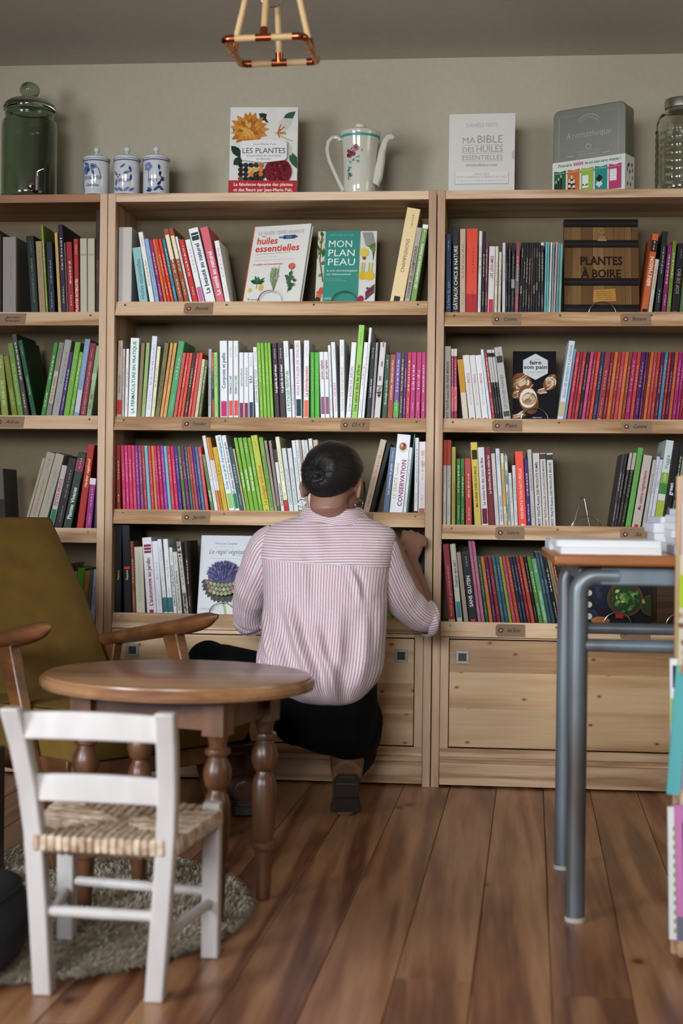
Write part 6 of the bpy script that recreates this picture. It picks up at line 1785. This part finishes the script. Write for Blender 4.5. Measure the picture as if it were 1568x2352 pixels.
def body():
    mb = MB()
    Mh = HM.to_3x3().to_4x4()
    mb.ball(H(0, 0, .012), (.072, .092, .082), 28, 18, Mh)            # skull
    mb.ball(H(0, .042, -.040), (.055, .052, .068), 22, 14, Mh)          # face and jaw
    mb.ball(H(0, .080, -.092), (.020, .017, .015), 14, 10, Mh)          # chin
    mb.tube([H(0, .092, .012), H(0, .104, -.016), H(0, .112, -.034), H(0, .098, -.042)], [.007, .0095, .0125, .010], 10)   # nose
    mb.ball(H(0, .090, -.062), (.021, .010, .005), 12, 8, Mh); mb.ball(H(0, .089, -.072), (.018, .010, .0055), 12, 8, Mh)    # lips
    for s in (-1, 1):
        mb.ball(H(s * .033, .078, .014), (.018, .012, .007), 12, 8, Mh)         # brow
        mb.ball(H(s * .036, .074, -.036), (.02, .016, .016), 12, 8, Mh)         # cheek
        # ear: rim and lobe
        er = [H(s * (.070 + .007 * math.sin(PI * k / 8) + .003), .004 - .017 * math.sin(PI * k / 8) - .001 * k, .000 - .055 * k / 8) for k in range(9)]
        mb.tube(er, [.005, .0055, .006, .006, .006, .0055, .0055, .006, .006], 8)
        mb.ball(H(s * .069, .003, -.028), (.005, .016, .026), 10, 8, Mh)
    nk = W3(764, 1192, -.395)
    mb.tube([H(0, -.012, -.03), H(0, -.022, -.075), nk, nk + V((0, -.01, -.06))], [.050, .048, .050, .075], 22)
    # trunk, well inside the shirt
    tr = [W3(758, 1215, -.40), W3(752, 1290, -.41), W3(748, 1400, -.43), W3(742, 1510, -.46), W3(755, 1610, -.48), W3(760, 1660, -.47)]
    rs = []
    for p, a, b in zip(tr, (.10, .130, .125, .115, .115, .10), (.055, .085, .09, .095, .10, .09)):
        rs.append([p + V((a * math.cos(2 * PI * k / 24), b * math.sin(2 * PI * k / 24), 0)) for k in range(24)])
    mb.rings(rs)
    # right arm: upper arm in the sleeve, bare forearm raised to the shelf
    S, E_, Wr = W3(878, 1245, -.40), W3(970, 1412, -.28), W3(943, 1290, -.115)
    mb.tube([W3(820, 1240, -.40), S, S.lerp(E_, .5), E_], [.045, .043, .038, .034], 16)
    mb.tube([E_, E_.lerp(Wr, .15), E_.lerp(Wr, .45), E_.lerp(Wr, .8), Wr], [.034, .036, .033, .025, .0215], 16)
    # right hand: palm rising from the wrist, fingers curled over the top of a book
    Kn = W3(953, 1228, -.066)
    up = (Kn - Wr).normalized(); sd = V((1, 0.25, 0)); sd = (sd - up * sd.dot(up)).normalized(); fr = sd.cross(up).normalized()
    if fr.y < 0: fr = -fr
    for q in (-.3, .0, .3): mb.tube([Wr, Wr.lerp(Kn, .45) + sd * .024 * q * 1.6, Kn + sd * .034 * q * 1.6], [.017, .0155, .0125], 12)
    ln = (.040, .044, .041, .033)
    for k in range(4):
        q = -.0285 + .019 * k; L = ln[k]
        a = Kn + sd * q - up * (.004 + .004 * abs(k - 1.2)); b = a + up * L * .62 + fr * L * .62; c = b + fr * L * .62 - up * L * .12; d = c + fr * L * .15 - up * L * .5
        mb.tube([a - up * .02, a, b, c, d], [.0098, .0096, .0084, .0076, .0062], 10)
    th0 = Wr.lerp(Kn, .35) - sd * .021
    mb.tube([th0, th0 - sd * .018 + up * .018 + fr * .010, th0 - sd * .018 + up * .040 + fr * .026, th0 - sd * .008 + up * .052 + fr * .042], [.014, .0115, .0098, .0075], 10)
    # left arm, reaching down and forward beside the knee
    S2, E2, W2 = W3(628, 1250, -.40), W3(573, 1412, -.29), W3(600, 1440, -.10)
    mb.tube([W3(690, 1240, -.40), S2, S2.lerp(E2, .5), E2], [.045, .043, .037, .033], 16)
    mb.tube([E2, E2.lerp(W2, .3), E2.lerp(W2, .8), W2], [.033, .034, .024, .021], 16)
    Kn2 = W2 + V((.035, .062, .012)); up2 = (Kn2 - W2).normalized(); sd2 = V((0, 0, 1)); sd2 = (sd2 - up2 * sd2.dot(up2)).normalized(); fr2 = up2.cross(sd2)
    for q in (-.3, 0, .3): mb.tube([W2, W2.lerp(Kn2, .5) + sd2 * .04 * q, Kn2 + sd2 * .055 * q], [.016, .0145, .012], 12)
    for k in range(4):
        L = ln[k]; a = Kn2 + sd2 * (.027 - .018 * k); b = a + up2 * L * .8 + fr2 * L * .15; c = b + up2 * L * .5 + fr2 * L * .35; d = c + up2 * L * .2 + fr2 * L * .4
        mb.tube([a - up2 * .02, a, b, c, d], [.0105, .0105, .009, .008, .0065], 10)
    t2 = W2.lerp(Kn2, .35) + sd2 * .02
    mb.tube([t2, t2 + sd2 * .02 + up2 * .02, t2 + sd2 * .026 + up2 * .045, t2 + sd2 * .018 + up2 * .062], [.013, .0115, .0098, .0075], 10)
    # legs inside the trousers, feet inside the boots
    for pts, rr in (LEG_R, LEG_L):
        mb.tube([W3(770, 1650, -.47)] + pts, [.07] + [q * .72 for q in rr], 14)
    return melt(mb, 'body', SKIN, None, .0042, 5, .5)
LEG_R = ([W3(795, 1655, -.47), W3(808, 1685, -.28), W3(812, 1695, -.125), W3(815, 1725, -.24), W3(797, 1762, -.385)], [.094, .080, .062, .060, .046])
LEG_L = ([W3(705, 1640, -.47), W3(590, 1565, -.30), W3(478, 1522, -.155), W3(512, 1640, -.20), W3(549, 1752, -.268)], [.092, .080, .061, .060, .046])
B0 = body(); B0.name = 'body'
person = thing('person', 'person in striped shirt and black trousers crouching with back turned, reaching to the shelf', 'person', BASE)
def adopt(o):
    o.data.transform(Matrix.Translation(-BASE)); o.parent = person; ORG[o.name] = BASE.copy()
adopt(B0)
# eyes and eyebrows (on the side turned away)
for s in (-1, 1):
    MB().ball(H(s * .031, .083, -.004), .0105, 14, 10).build('eye', flat('e8e4e0', .15), person)
    MB().tube([H(s * .018, .093, .018), H(s * .034, .091, .022), H(s * .048, .082, .017)], [.002, .0026, .0015], 8).build('eyebrow', flat('1c1614', .8), person)
MB().tube([H(-.020, .0985, -.066), H(0, .1025, -.067), H(.020, .0985, -.066)], [.001, .0025, .001], 8).build('mouth', flat('7a3a34', .5), person)

# ---- hair drawn back into a low knot
def hair_material():
    m, nt, b = node_mat('black_brown_hair', .42)
    b.inputs['Base Color'].default_value = (.007, .0055, .005, 1)
    b.inputs['Specular IOR Level'].default_value = .35
    b.inputs['Coat Weight'].default_value = .04; b.inputs['Coat Roughness'].default_value = .25
    uv = N(nt, 'ShaderNodeTexCoord'); mp = N(nt, 'ShaderNodeMapping'); mp.inputs['Scale'].default_value = (150, 1.5, 1)
    n = N(nt, 'ShaderNodeTexNoise'); n.inputs['Scale'].default_value = 1.0; n.inputs['Detail'].default_value = 3
    nt.links.new(uv.outputs['UV'], mp.inputs[0]); nt.links.new(mp.outputs[0], n.inputs['Vector'])
    bp = N(nt, 'ShaderNodeBump'); bp.inputs['Strength'].default_value = .7; bp.inputs['Distance'].default_value = .003
    nt.links.new(n.outputs['Fac'], bp.inputs['Height']); nt.links.new(bp.outputs[0], b.inputs['Normal'])
    return m
HAIR = hair_material()
def hair():
    K = V((-.018, -.095, -.008)).normalized()            # the knot, in head space
    ax = K.cross(V((0, 0, 1))).normalized(); ay = ax.cross(K)
    q = random.Random(2); ph = [q.uniform(0, 6.28) for _ in range(8)]
    n, m = 144, 46; rs = []; uv = []
    for i in range(m + 1):
        th = .05 + 2.45 * i / m; rg = []
        for k in range(n):
            a = 2 * PI * k / n
            d = (K * math.cos(th) + (ax * math.cos(a) + ay * math.sin(a)) * math.sin(th)).normalized()
            # distance of the hair surface along d: an ellipsoid a little outside the skull
            e = 1 / math.sqrt((d.x / .0805) ** 2 + (d.y / .102) ** 2 + (d.z / (.088 if d.z > 0 else .098)) ** 2)
            ridge = .0003 * math.sin(a * 23 + ph[0] + 2 * math.sin(th * 3)) + .0002 * math.sin(a * 41 + ph[1] + th * 2) + .0006 * math.sin(a * 9 + ph[2])
            grow = min(1, th / .5)
            e += ridge * grow - .006 * math.exp(-(th / .28) ** 2) + .005 * math.exp(-((th - .5) / .25) ** 2) * (1 if d.z < .15 else .4)
            p = d * e
            # below the hairline the surface dives under the skin
            line = -.080 + 8.5 * p.x * p.x + max(0, p.y + .03) * 1.25
            if p.y > .03: line = max(line, .0 + (p.y - .03) * 1.5)
            dive = max(0, min(1, (line - p.z) / .016))
            if abs(p.x) > .060 and -.022 < p.y < .035: dive = max(dive, max(0, min(1, (-.020 - p.z) / .014)))
            p *= 1 - .30 * dive
            rg.append(H(p.x, p.y, p.z + .008)); uv.append((k / n, th))
        rs.append(rg)
    mb = MB().rings(rs, True, False); mb.uv = uv
    h = mb.build('hair', HAIR, person, angle=180)
    # rolled knot
    mb = MB(); pts = []; rad = []
    for k in range(26):
        f = k / 25; a = -2.2 + 7.5 * f; r = .0165 * (1 - .95 * f)
        pts.append(H(-.012 + r * 1.45 * math.cos(a), -.094 - .004 * f, -.022 + r * .9 * math.sin(a))); rad.append(.0085 * (1 - .25 * f))
    mb.tube(pts, rad, 16); mb.uv = [((j % 16) / 16 * .12, (j // 16) / 10) for j in range(len(mb.v))]
    mb.build('hair_knot', HAIR, h, angle=180)
    mb = MB()
    for k in range(8):           # loose strands
        a = q.uniform(0, 6.28); p0 = H(-.012 + .02 * math.cos(a), -.105, -.02 + .016 * math.sin(a)); p1 = H(-.012 + .042 * math.cos(a), -.100 + q.uniform(-.006, .002), -.02 + .034 * math.sin(a))
        mb.tube([p0, p0.lerp(p1, .5) + V((q.uniform(-.004, .004), -.004, q.uniform(-.004, .004))), p1], [.0012, .0011, .0004], 6)
    for y in (.03, .036): mb.tube([H(.074, y, -.0), H(.079, y - .002, -.03), H(.0785, y - .004, -.06)], [.0016, .0014, .0005], 6)
    mb.uv = [(.3, .3)] * len(mb.v)
    mb.build('hair_strands', HAIR, h, angle=180)
hair()
for s in (-1, 1):
    c = H(s * .077, -.004, -.070)
    ringp = [c + V((.0105 * math.sin(a) * .95, -.003 * math.sin(a), .0105 * math.cos(a))) for a in [2 * PI * k / 30 for k in range(31)]]
    MB().tube(ringp, .0009, 8).build('hoop_earring', flat('e0d8c8', .12, metal=1.0), person)

# ---- shirt
def stripe_material(name):
    m, nt, b = node_mat(name, .8)
    tc = N(nt, 'ShaderNodeTexCoord'); sp = N(nt, 'ShaderNodeSeparateXYZ'); nt.links.new(tc.outputs['UV'], sp.inputs[0])
    fr = N(nt, 'ShaderNodeMath', operation='FRACT'); nt.links.new(sp.outputs[0], fr.inputs[0])
    r = ramp(nt, [(0.0, lin('c0727a')), (0.24, lin('c0727a')), (0.34, lin('dcd6da')), (0.92, lin('dcd6da')), (1.0, lin('c47c84'))])
    nt.links.new(fr.outputs[0], r.inputs[0])
    nz = N(nt, 'ShaderNodeTexNoise'); nz.inputs['Scale'].default_value = 260; nz.inputs['Detail'].default_value = 2
    nt.links.new(tc.outputs['Object'], nz.inputs['Vector'])
    mx = N(nt, 'ShaderNodeMix', data_type='RGBA', blend_type='MULTIPLY'); mx.inputs[0].default_value = .25
    nt.links.new(r.outputs[0], mx.inputs[6]); nt.links.new(nz.outputs['Fac'], mx.inputs[7]); nt.links.new(mx.outputs[2], b.inputs['Base Color'])
    n2 = N(nt, 'ShaderNodeTexNoise'); n2.inputs['Scale'].default_value = 30; n2.inputs['Detail'].default_value = 3
    nt.links.new(tc.outputs['Object'], n2.inputs['Vector'])
    bp = N(nt, 'ShaderNodeBump'); bp.inputs['Strength'].default_value = .5; bp.inputs['Distance'].default_value = .007
    nt.links.new(n2.outputs['Fac'], bp.inputs['Height']); nt.links.new(bp.outputs[0], b.inputs['Normal'])
    b.inputs['Sheen Weight'].default_value = .15
    return m
STRIPE = stripe_material('striped_cotton')
TOR = [  # row, left, right, depth of the middle, half depth
    (1177, 712, 808, -.392, .054), (1190, 672, 846, -.392, .066), (1202, 636, 880, -.392, .078), (1214, 614, 902, -.395, .088), (1228, 602, 908, -.40, .098), (1260, 597, 904, -.41, .110),
    (1300, 603, 895, -.42, .120), (1350, 606, 889, -.43, .127), (1400, 607, 887, -.44, .132), (1450, 602, 886, -.45, .137), (1500, 592, 884, -.462, .143), (1535, 588, 879, -.468, .146),
    (1560, 604, 868, -.472, .143), (1585, 640, 850, -.476, .134), (1602, 676, 838, -.478, .122), (1612, 712, 815, -.478, .10), (1616, 735, 790, -.478, .07)]
FOLDS = [((672, 1385), (700, 1470), (745, 1575), .010, 13), ((735, 1440), (770, 1530), (790, 1612), .009, 12), ((640, 1450), (665, 1530), (712, 1590), .007, 10), ((606, 1400), (625, 1480), (660, 1560), .007, 10),
         ((812, 1300), (828, 1335), (836, 1380), .005, 7), ((700, 1270), (712, 1330), (716, 1400), .004, 12), ((790, 1400), (786, 1500), (776, 1600), .006, 14), ((850, 1420), (846, 1500), (832, 1575), .006, 12),
         ((612, 1500), (640, 1535), (690, 1580), .006, 7), ((598, 1500), (604, 1530), (628, 1560), .004, 6), ((880, 1380), (876, 1440), (860, 1530), .005, 10), ((730, 1215), (742, 1250), (738, 1285), .003, 16), ((650, 1250), (668, 1262), (690, 1290), .002, 9)]
def interp(y):
    for a, b in zip(TOR, TOR[1:]):
        if a[0] <= y <= b[0]:
            f = (y - a[0]) / (b[0] - a[0]); f2 = f
            return [a[k] + (b[k] - a[k]) * f2 for k in range(1, 5)]
    return list(TOR[-1][1:])
def smooth_row(y):
    return [sum(interp(max(1177, min(1616, y + d)))[k] * w_ for d, w_ in ((-7, .25), (0, .5), (7, .25))) for k in range(4)]
def seg_d(p, a, b):
    vx, vy = b[0] - a[0], b[1] - a[1]; l2 = vx * vx + vy * vy
    t = max(0, min(1, ((p[0] - a[0]) * vx + (p[1] - a[1]) * vy) / l2))
    return math.hypot(p[0] - a[0] - vx * t, p[1] - a[1] - vy * t), t
def torso_point(y, an):
    l, r, Y, b = smooth_row(y)
    pc = W((l + r) / 2, y, Y=Y); hw = (W(r, y, Y=Y) - W(l, y, Y=Y)).length / 2
    c, s = math.cos(an), math.sin(an)
    ex = 2 / 2.5
    x = hw * math.copysign(abs(c) ** ex, c); yy = b * math.copysign(abs(s) ** ex, s)
    if s > 0: yy *= .85
    p = pc + V((x, yy, 0))
    if s < .2:
        px = (l + r) / 2 + (r - l) / 2 * x / hw; off = 0
        for A, B, C, amp, wd in FOLDS:
            d1, t1 = seg_d((px, y), A, B); d2, t2 = seg_d((px, y), B, C)
            d = min(d1, d2); tt = t1 * .5 if d1 < d2 else .5 + t2 * .5
            off += 2.2 * amp * math.exp(-(d / wd) ** 2) * math.sin(PI * min(1, max(.0, tt * .85 + .12))) - .9 * amp * math.exp(-((d - wd * 1.7) / wd) ** 2) * math.sin(PI * min(1, tt * .85 + .12))
        off += .0022 * math.sin(px * .055 + y * .012) * min(1, max(0, (y - 1320) / 120)) + .0014 * math.sin(px * .12 + y * .03 + 1) * min(1, max(0, (y - 1420) / 100))
        p += V((c * .3, s, 0)) * off
    if y > 1560: p.z -= 0
    return p, pc, hw
NA = 220
def seam_row(an):
    return 1288 + 9 * math.cos(an) - 3 * math.sin(an)
def shirt_panel(name, y0f, y1f, rows, uvf, parent, lift=0.0):
    rs = []; uv = []
    for i in range(rows + 1):
        rg = []
        for k in range(NA):
            an = 2 * PI * (k + .5) / NA
            y = y0f(an) + (y1f(an) - y0f(an)) * i / rows
            p, pc, hw = torso_point(y, an)
            if lift: d = (p - pc); d.z = 0; p = p + d.normalized() * lift
            rg.append(p); uv.append(uvf(an, y, p, pc, hw))
        rs.append(rg)
    mb = MB().rings(rs, False, False); mb.uv = uv
    o = mb.build(name, STRIPE, parent, angle=180)
    return o
STR = .0069
def u_of(an):
    # stripes evenly spaced across the back of the widest row
    c = math.cos(an); s = math.sin(an)
    return (.158 * math.copysign(abs(c) ** .8, c) + (0 if s < 0 else .3)) / STR * (1 if s < 0 else 1)
def uv_body(an, y, p, pc, hw): return (u_of(an), y / 100)
def uv_yoke(an, y, p, pc, hw):
    s = math.sin(an)
    yy = y + 5 * math.cos(an * 1.0) * .0 - (8 * (p.x - pc.x) / .16 if False else 0) - 6 * (1 - abs((p.x - pc.x) / max(hw, .01))) * 0
    return (y / 6.1 + .35 * math.sin(p.x * 18), (p.x) * 10)
shirt = shirt_panel('shirt', lambda a: seam_row(a), lambda a: 1616, 120, uv_body, person)
shirt_panel('yoke', lambda a: 1178, lambda a: seam_row(a) + 1.5, 60, uv_yoke, shirt, .0016)
# stitched seam under the yoke
sm = []
for k in range(121):
    an = PI + PI * k / 120; p, pc, hw = torso_point(seam_row(an), an); d = p - pc; d.z = 0; sm.append(p + d.normalized() * .0016)
mb = MB().tube(sm, .0014, 6); mb.uv = [(.6, 0)] * len(mb.v); mb.build('yoke_seam', STRIPE, shirt)
def sleeve(pts, rads, name, wr, seed, squash=None):
    q = random.Random(seed); n = 64; rows = 60
    P = [V(p) for p in pts]
    def cr(f):
        x = f * (len(P) - 1); i = min(int(x), len(P) - 2); t = x - i
        p0, p1, p2, p3 = P[max(0, i - 1)], P[i], P[i + 1], P[min(len(P) - 1, i + 2)]
        r = rads[i] + (rads[i + 1] - rads[i]) * t
        return .5 * ((2 * p1) + (p2 - p0) * t + (2 * p0 - 5 * p1 + 4 * p2 - p3) * t * t + (3 * p1 - p0 - 3 * p2 + p3) * t ** 3), r
    a = V((0, -1, 0)); rs = []; uv = []
    ph = [q.uniform(0, 6.28) for _ in range(6)]
    for i in range(rows + 1):
        f = i / rows; c, r = cr(f); t = (cr(min(1, f + .02))[0] - cr(max(0, f - .02))[0]).normalized()
        a = (a - t * a.dot(t)).normalized(); b = t.cross(a); rg = []
        for k in range(n):
            an = 2 * PI * k / n
            w_ = 1 + wr * (math.sin(f * 26 + ph[0] + 1.6 * math.sin(an + ph[1])) * .5 + math.sin(f * 41 + ph[2] + 2 * math.cos(an + ph[3])) * .35) * min(1, f * 2) + wr * .5 * math.sin(an * 3 + ph[4] + f * 5)
            rg.append(c + (a * math.cos(an) + b * math.sin(an)) * r * w_); uv.append((an * .045 / STR + .4 * math.sin(f * 7), f * 5))
        rs.append(rg)
    mb = MB().rings(rs, False, False); mb.uv = uv
    o = mb.build(name, STRIPE, shirt, angle=180)
    return o, P[-1], (P[-1] - P[-2]).normalized(), rads[-1]
def cuff(c, ax, r, L, name):
    """rolled-up cuff: a thick turned band"""
    a = V((0, -1, 0)); a = (a - ax * a.dot(ax)).normalized(); b = ax.cross(a); n = 64; rs = []; uv = []
    for dz, dr in ((-L, .001), (-L * .96, .004), (-L * .5, .0058), (-L * .1, .0055), (L * .12, .004), (L * .18, .000), (L * .1, -.004), (-L * .4, -.005)):
        rs.append([c + ax * (dz + .0015 * math.sin(5 * 2 * PI * k / n)) + (a * math.cos(2 * PI * k / n) + b * math.sin(2 * PI * k / n)) * (r + dr + .0012 * math.sin(2 * PI * k / n * 4 + dz * 200)) for k in range(n)])
        uv += [(2 * PI * k / n * .045 / STR * 1.1, dz * 20) for k in range(n)]
    mb = MB().rings(rs, False, False); mb.uv = uv
    return mb.build(name, STRIPE, shirt, angle=180)
o, c, ax, r = sleeve([W3(850, 1252, -.405), W3(866, 1266, -.405), W3(890, 1318, -.385), W3(916, 1364, -.355), W3(944, 1398, -.315), W3(970, 1414, -.275), W3(984, 1416, -.258)], [.054, .056, .051, .048, .046, .045, .043], 'sleeve', .035, 3)
cuff(c, V((.80, .38, .25)).normalized(), .0475, .024, 'cuff')
o, c, ax, r = sleeve([W3(642, 1248, -.405), W3(618, 1264, -.405), W3(596, 1310, -.385), W3(578, 1360, -.35), W3(572, 1400, -.31), W3(575, 1425, -.285), W3(578, 1433, -.272)], [.056, .058, .054, .048, .043, .040, .038], 'sleeve', .05, 8)
cuff(c, V((.12, .35, -.75)).normalized(), .042, .022, 'cuff')
# collar: turned-down band round the neck, open at the front
def collar():
    rs = []; uv = []; n = 72
    c0 = W3(763, 1187, -.392)
    prof = [(.0, -.012, .000), (.002, .012, .0), (.004, .0215, .001), (.008, .0235, .003), (.012, .021, .004), (.021, .004, .006), (.033, -.012, .008), (.036, -.0165, .009), (.032, -.016, .006)]
    for k in range(n + 1):
        a = -PI / 2 + (k / n - .5) * 2 * PI * .90; d = V((math.cos(a), math.sin(a) * .95, 0))
        w_ = math.cos(a + PI / 2)
        rg = []
        for off, z, x in prof:
            rr = .0535 + off + .0015 * math.sin(a * 5) * (off / .02)
            drop = .010 * (1 - math.cos(a + PI / 2)) * .5
            rg.append(c0 + d * rr * (1 + .16 * abs(math.cos(a))) + V((0, 0, z + drop * -.4 + .004 * math.sin(a * 2.3 + 1) + .002 * math.sin(a * 6) * min(1, off / .02))))
        rs.append(rg); uv += [((off * .5 + abs(z - .022) * 1.05) / STR, k / 8) for off, z, x in prof]
    mb = MB().rings(rs, False, False, closed=False); mb.uv = uv
    o = mb.build('collar', STRIPE, shirt, angle=180)
    s = o.modifiers.new('cloth', 'SOLIDIFY'); s.thickness = .0012
collar()

# ---- trousers
DENIM = speckle('black_denim', '070709', '0b0b0d', 160, 0.9, .15, .001)
DENIM.node_tree.nodes['Principled BSDF'].inputs['Specular IOR Level'].default_value = .12
def trousers():
    mb = MB()
    pc = W3(764, 1645, -.470)
    mb.ball(pc, (.118, .125, .098), 28, 18)
    mb.ball(W3(808, 1652, -.485), (.062, .105, .090), 22, 14)
    mb.ball(W3(704, 1640, -.485), (.066, .105, .085), 22, 14)
    rs = []
    for y, a, b in ((1545, .120, .100), (1580, .122, .108), (1620, .122, .115)):
        p = W3(756, y, -.470); rs.append([p + V((a * math.cos(2 * PI * k / 28), b * math.sin(2 * PI * k / 28), 0)) for k in range(28)])
    mb.rings(rs)
    for pts, rr in (LEG_R, LEG_L):
        P = []; R = []
        for i in range(len(pts) - 1):
            for j in range(4): P.append(pts[i].lerp(pts[i + 1], j / 4)); R.append(rr[i] + (rr[i + 1] - rr[i]) * j / 4)
        P.append(pts[-1]); R.append(rr[-1])
        mb.tube(P, R, 20)
        mb.ball(pts[2], rr[2] * 1.03, 16, 12)
    o = melt(mb, 'trousers', DENIM, person, .007, 8, .5)
    q = MB()
    for px, py, px2, py2 in ((660, 1668, 748, 1690), (780, 1690, 868, 1668)):      # back pocket seams
        pass
    return o
trousers()
# ---- ankle boots
LEATHER = speckle('brown_leather', '4a2a20', '5c3628', 30, .38, .15, .002)
SUEDE = speckle('tan_suede', '5a3c26', '6e4c30', 60, .7, .1, .001)
SOLE = speckle('worn_rubber_sole', '221a14', '2e261e', 40, .7, .2, .001)
def boot(ank, heel, ball, toe, mat, hw, label=None):
    mb = MB()
    sh = (ank - heel)
    mb.tube([ank + V((0, 0, .055)), ank, ank.lerp(heel, .45)], [.046, .044, .040], 18)
    fwd = (ball - heel).normalized()
    upn = V((0, 0, 1)) - fwd * fwd.z; upn.normalize()
    mb.tube([heel + upn * .034 + fwd * .012, heel.lerp(ball, .35) + upn * .040, heel.lerp(ball, .7) + upn * .036, ball + upn * .028, toe + V((0, 0, .022))], [.033, .036, .036, .034, .022], 18)
    b = melt(mb, 'boot', mat, person, .005, 6)
    # sole follows the foot, with a stacked heel block
    side = fwd.cross(upn).normalized(); rs = []
    st = [(heel - fwd * .022, .020), (heel, .033), (heel.lerp(ball, .5), .030), (ball, .039), (ball.lerp(toe, .6), .035), (toe, .020)]
    for i, (p, w_) in enumerate(st):
        u = upn if i < 3 else V((0, 0, 1))
        if i == 3: u = (upn + V((0, 0, 1))).normalized()
        rs.append([p - side * w_ * hw, p + side * w_ * hw, p + side * w_ * hw + u * .012, p - side * w_ * hw + u * .012])
    MB().rings(rs).build('sole', SOLE, b, bevel=.002)
    hb = heel - fwd * .018
    w_ = .031 * hw; rs = []
    for f, k in ((0, .85), (.018, 1), (.045, 1)):
        p = hb + fwd * f; rs.append([p - side * w_ * k - upn * .022, p + side * w_ * k - upn * .022, p + side * w_ * k + upn * .003, p - side * w_ * k + upn * .003])
    MB().rings(rs).build('heel_block', SOLE, b, bevel=.002)
    wl = []
    for i, (p, w2) in enumerate(st[:4]): wl.append(p + side * (w2 * hw + .001) + (upn if i < 3 else V((0, 0, 1))) * .013)
    wl2 = []
    for i, (p, w2) in enumerate(st[:4]): wl2.append(p - side * (w2 * hw + .001) + (upn if i < 3 else V((0, 0, 1))) * .013)
    MB().tube(wl2[::-1] + wl, .0022, 8).build('welt', flat('4a3a24', .6), b)
    return b
# left boot flat on the floor, seen from behind
hL = W(562, 1852, Z=.026); hL.z = .026
boot(LEG_L[0][-1], hL, hL + V((-.035, .135, -.016)), hL + V((-.05, .20, -.014)), LEATHER, 1.0)
# right boot up on its toes, sole towards the room
tb = W(793, 1874, Y=-.415); tb.z = .012
boot(LEG_R[0][-1], W3(796, 1800, -.462), tb, tb + V((.004, .075, -.006)), SUEDE, 1.0)
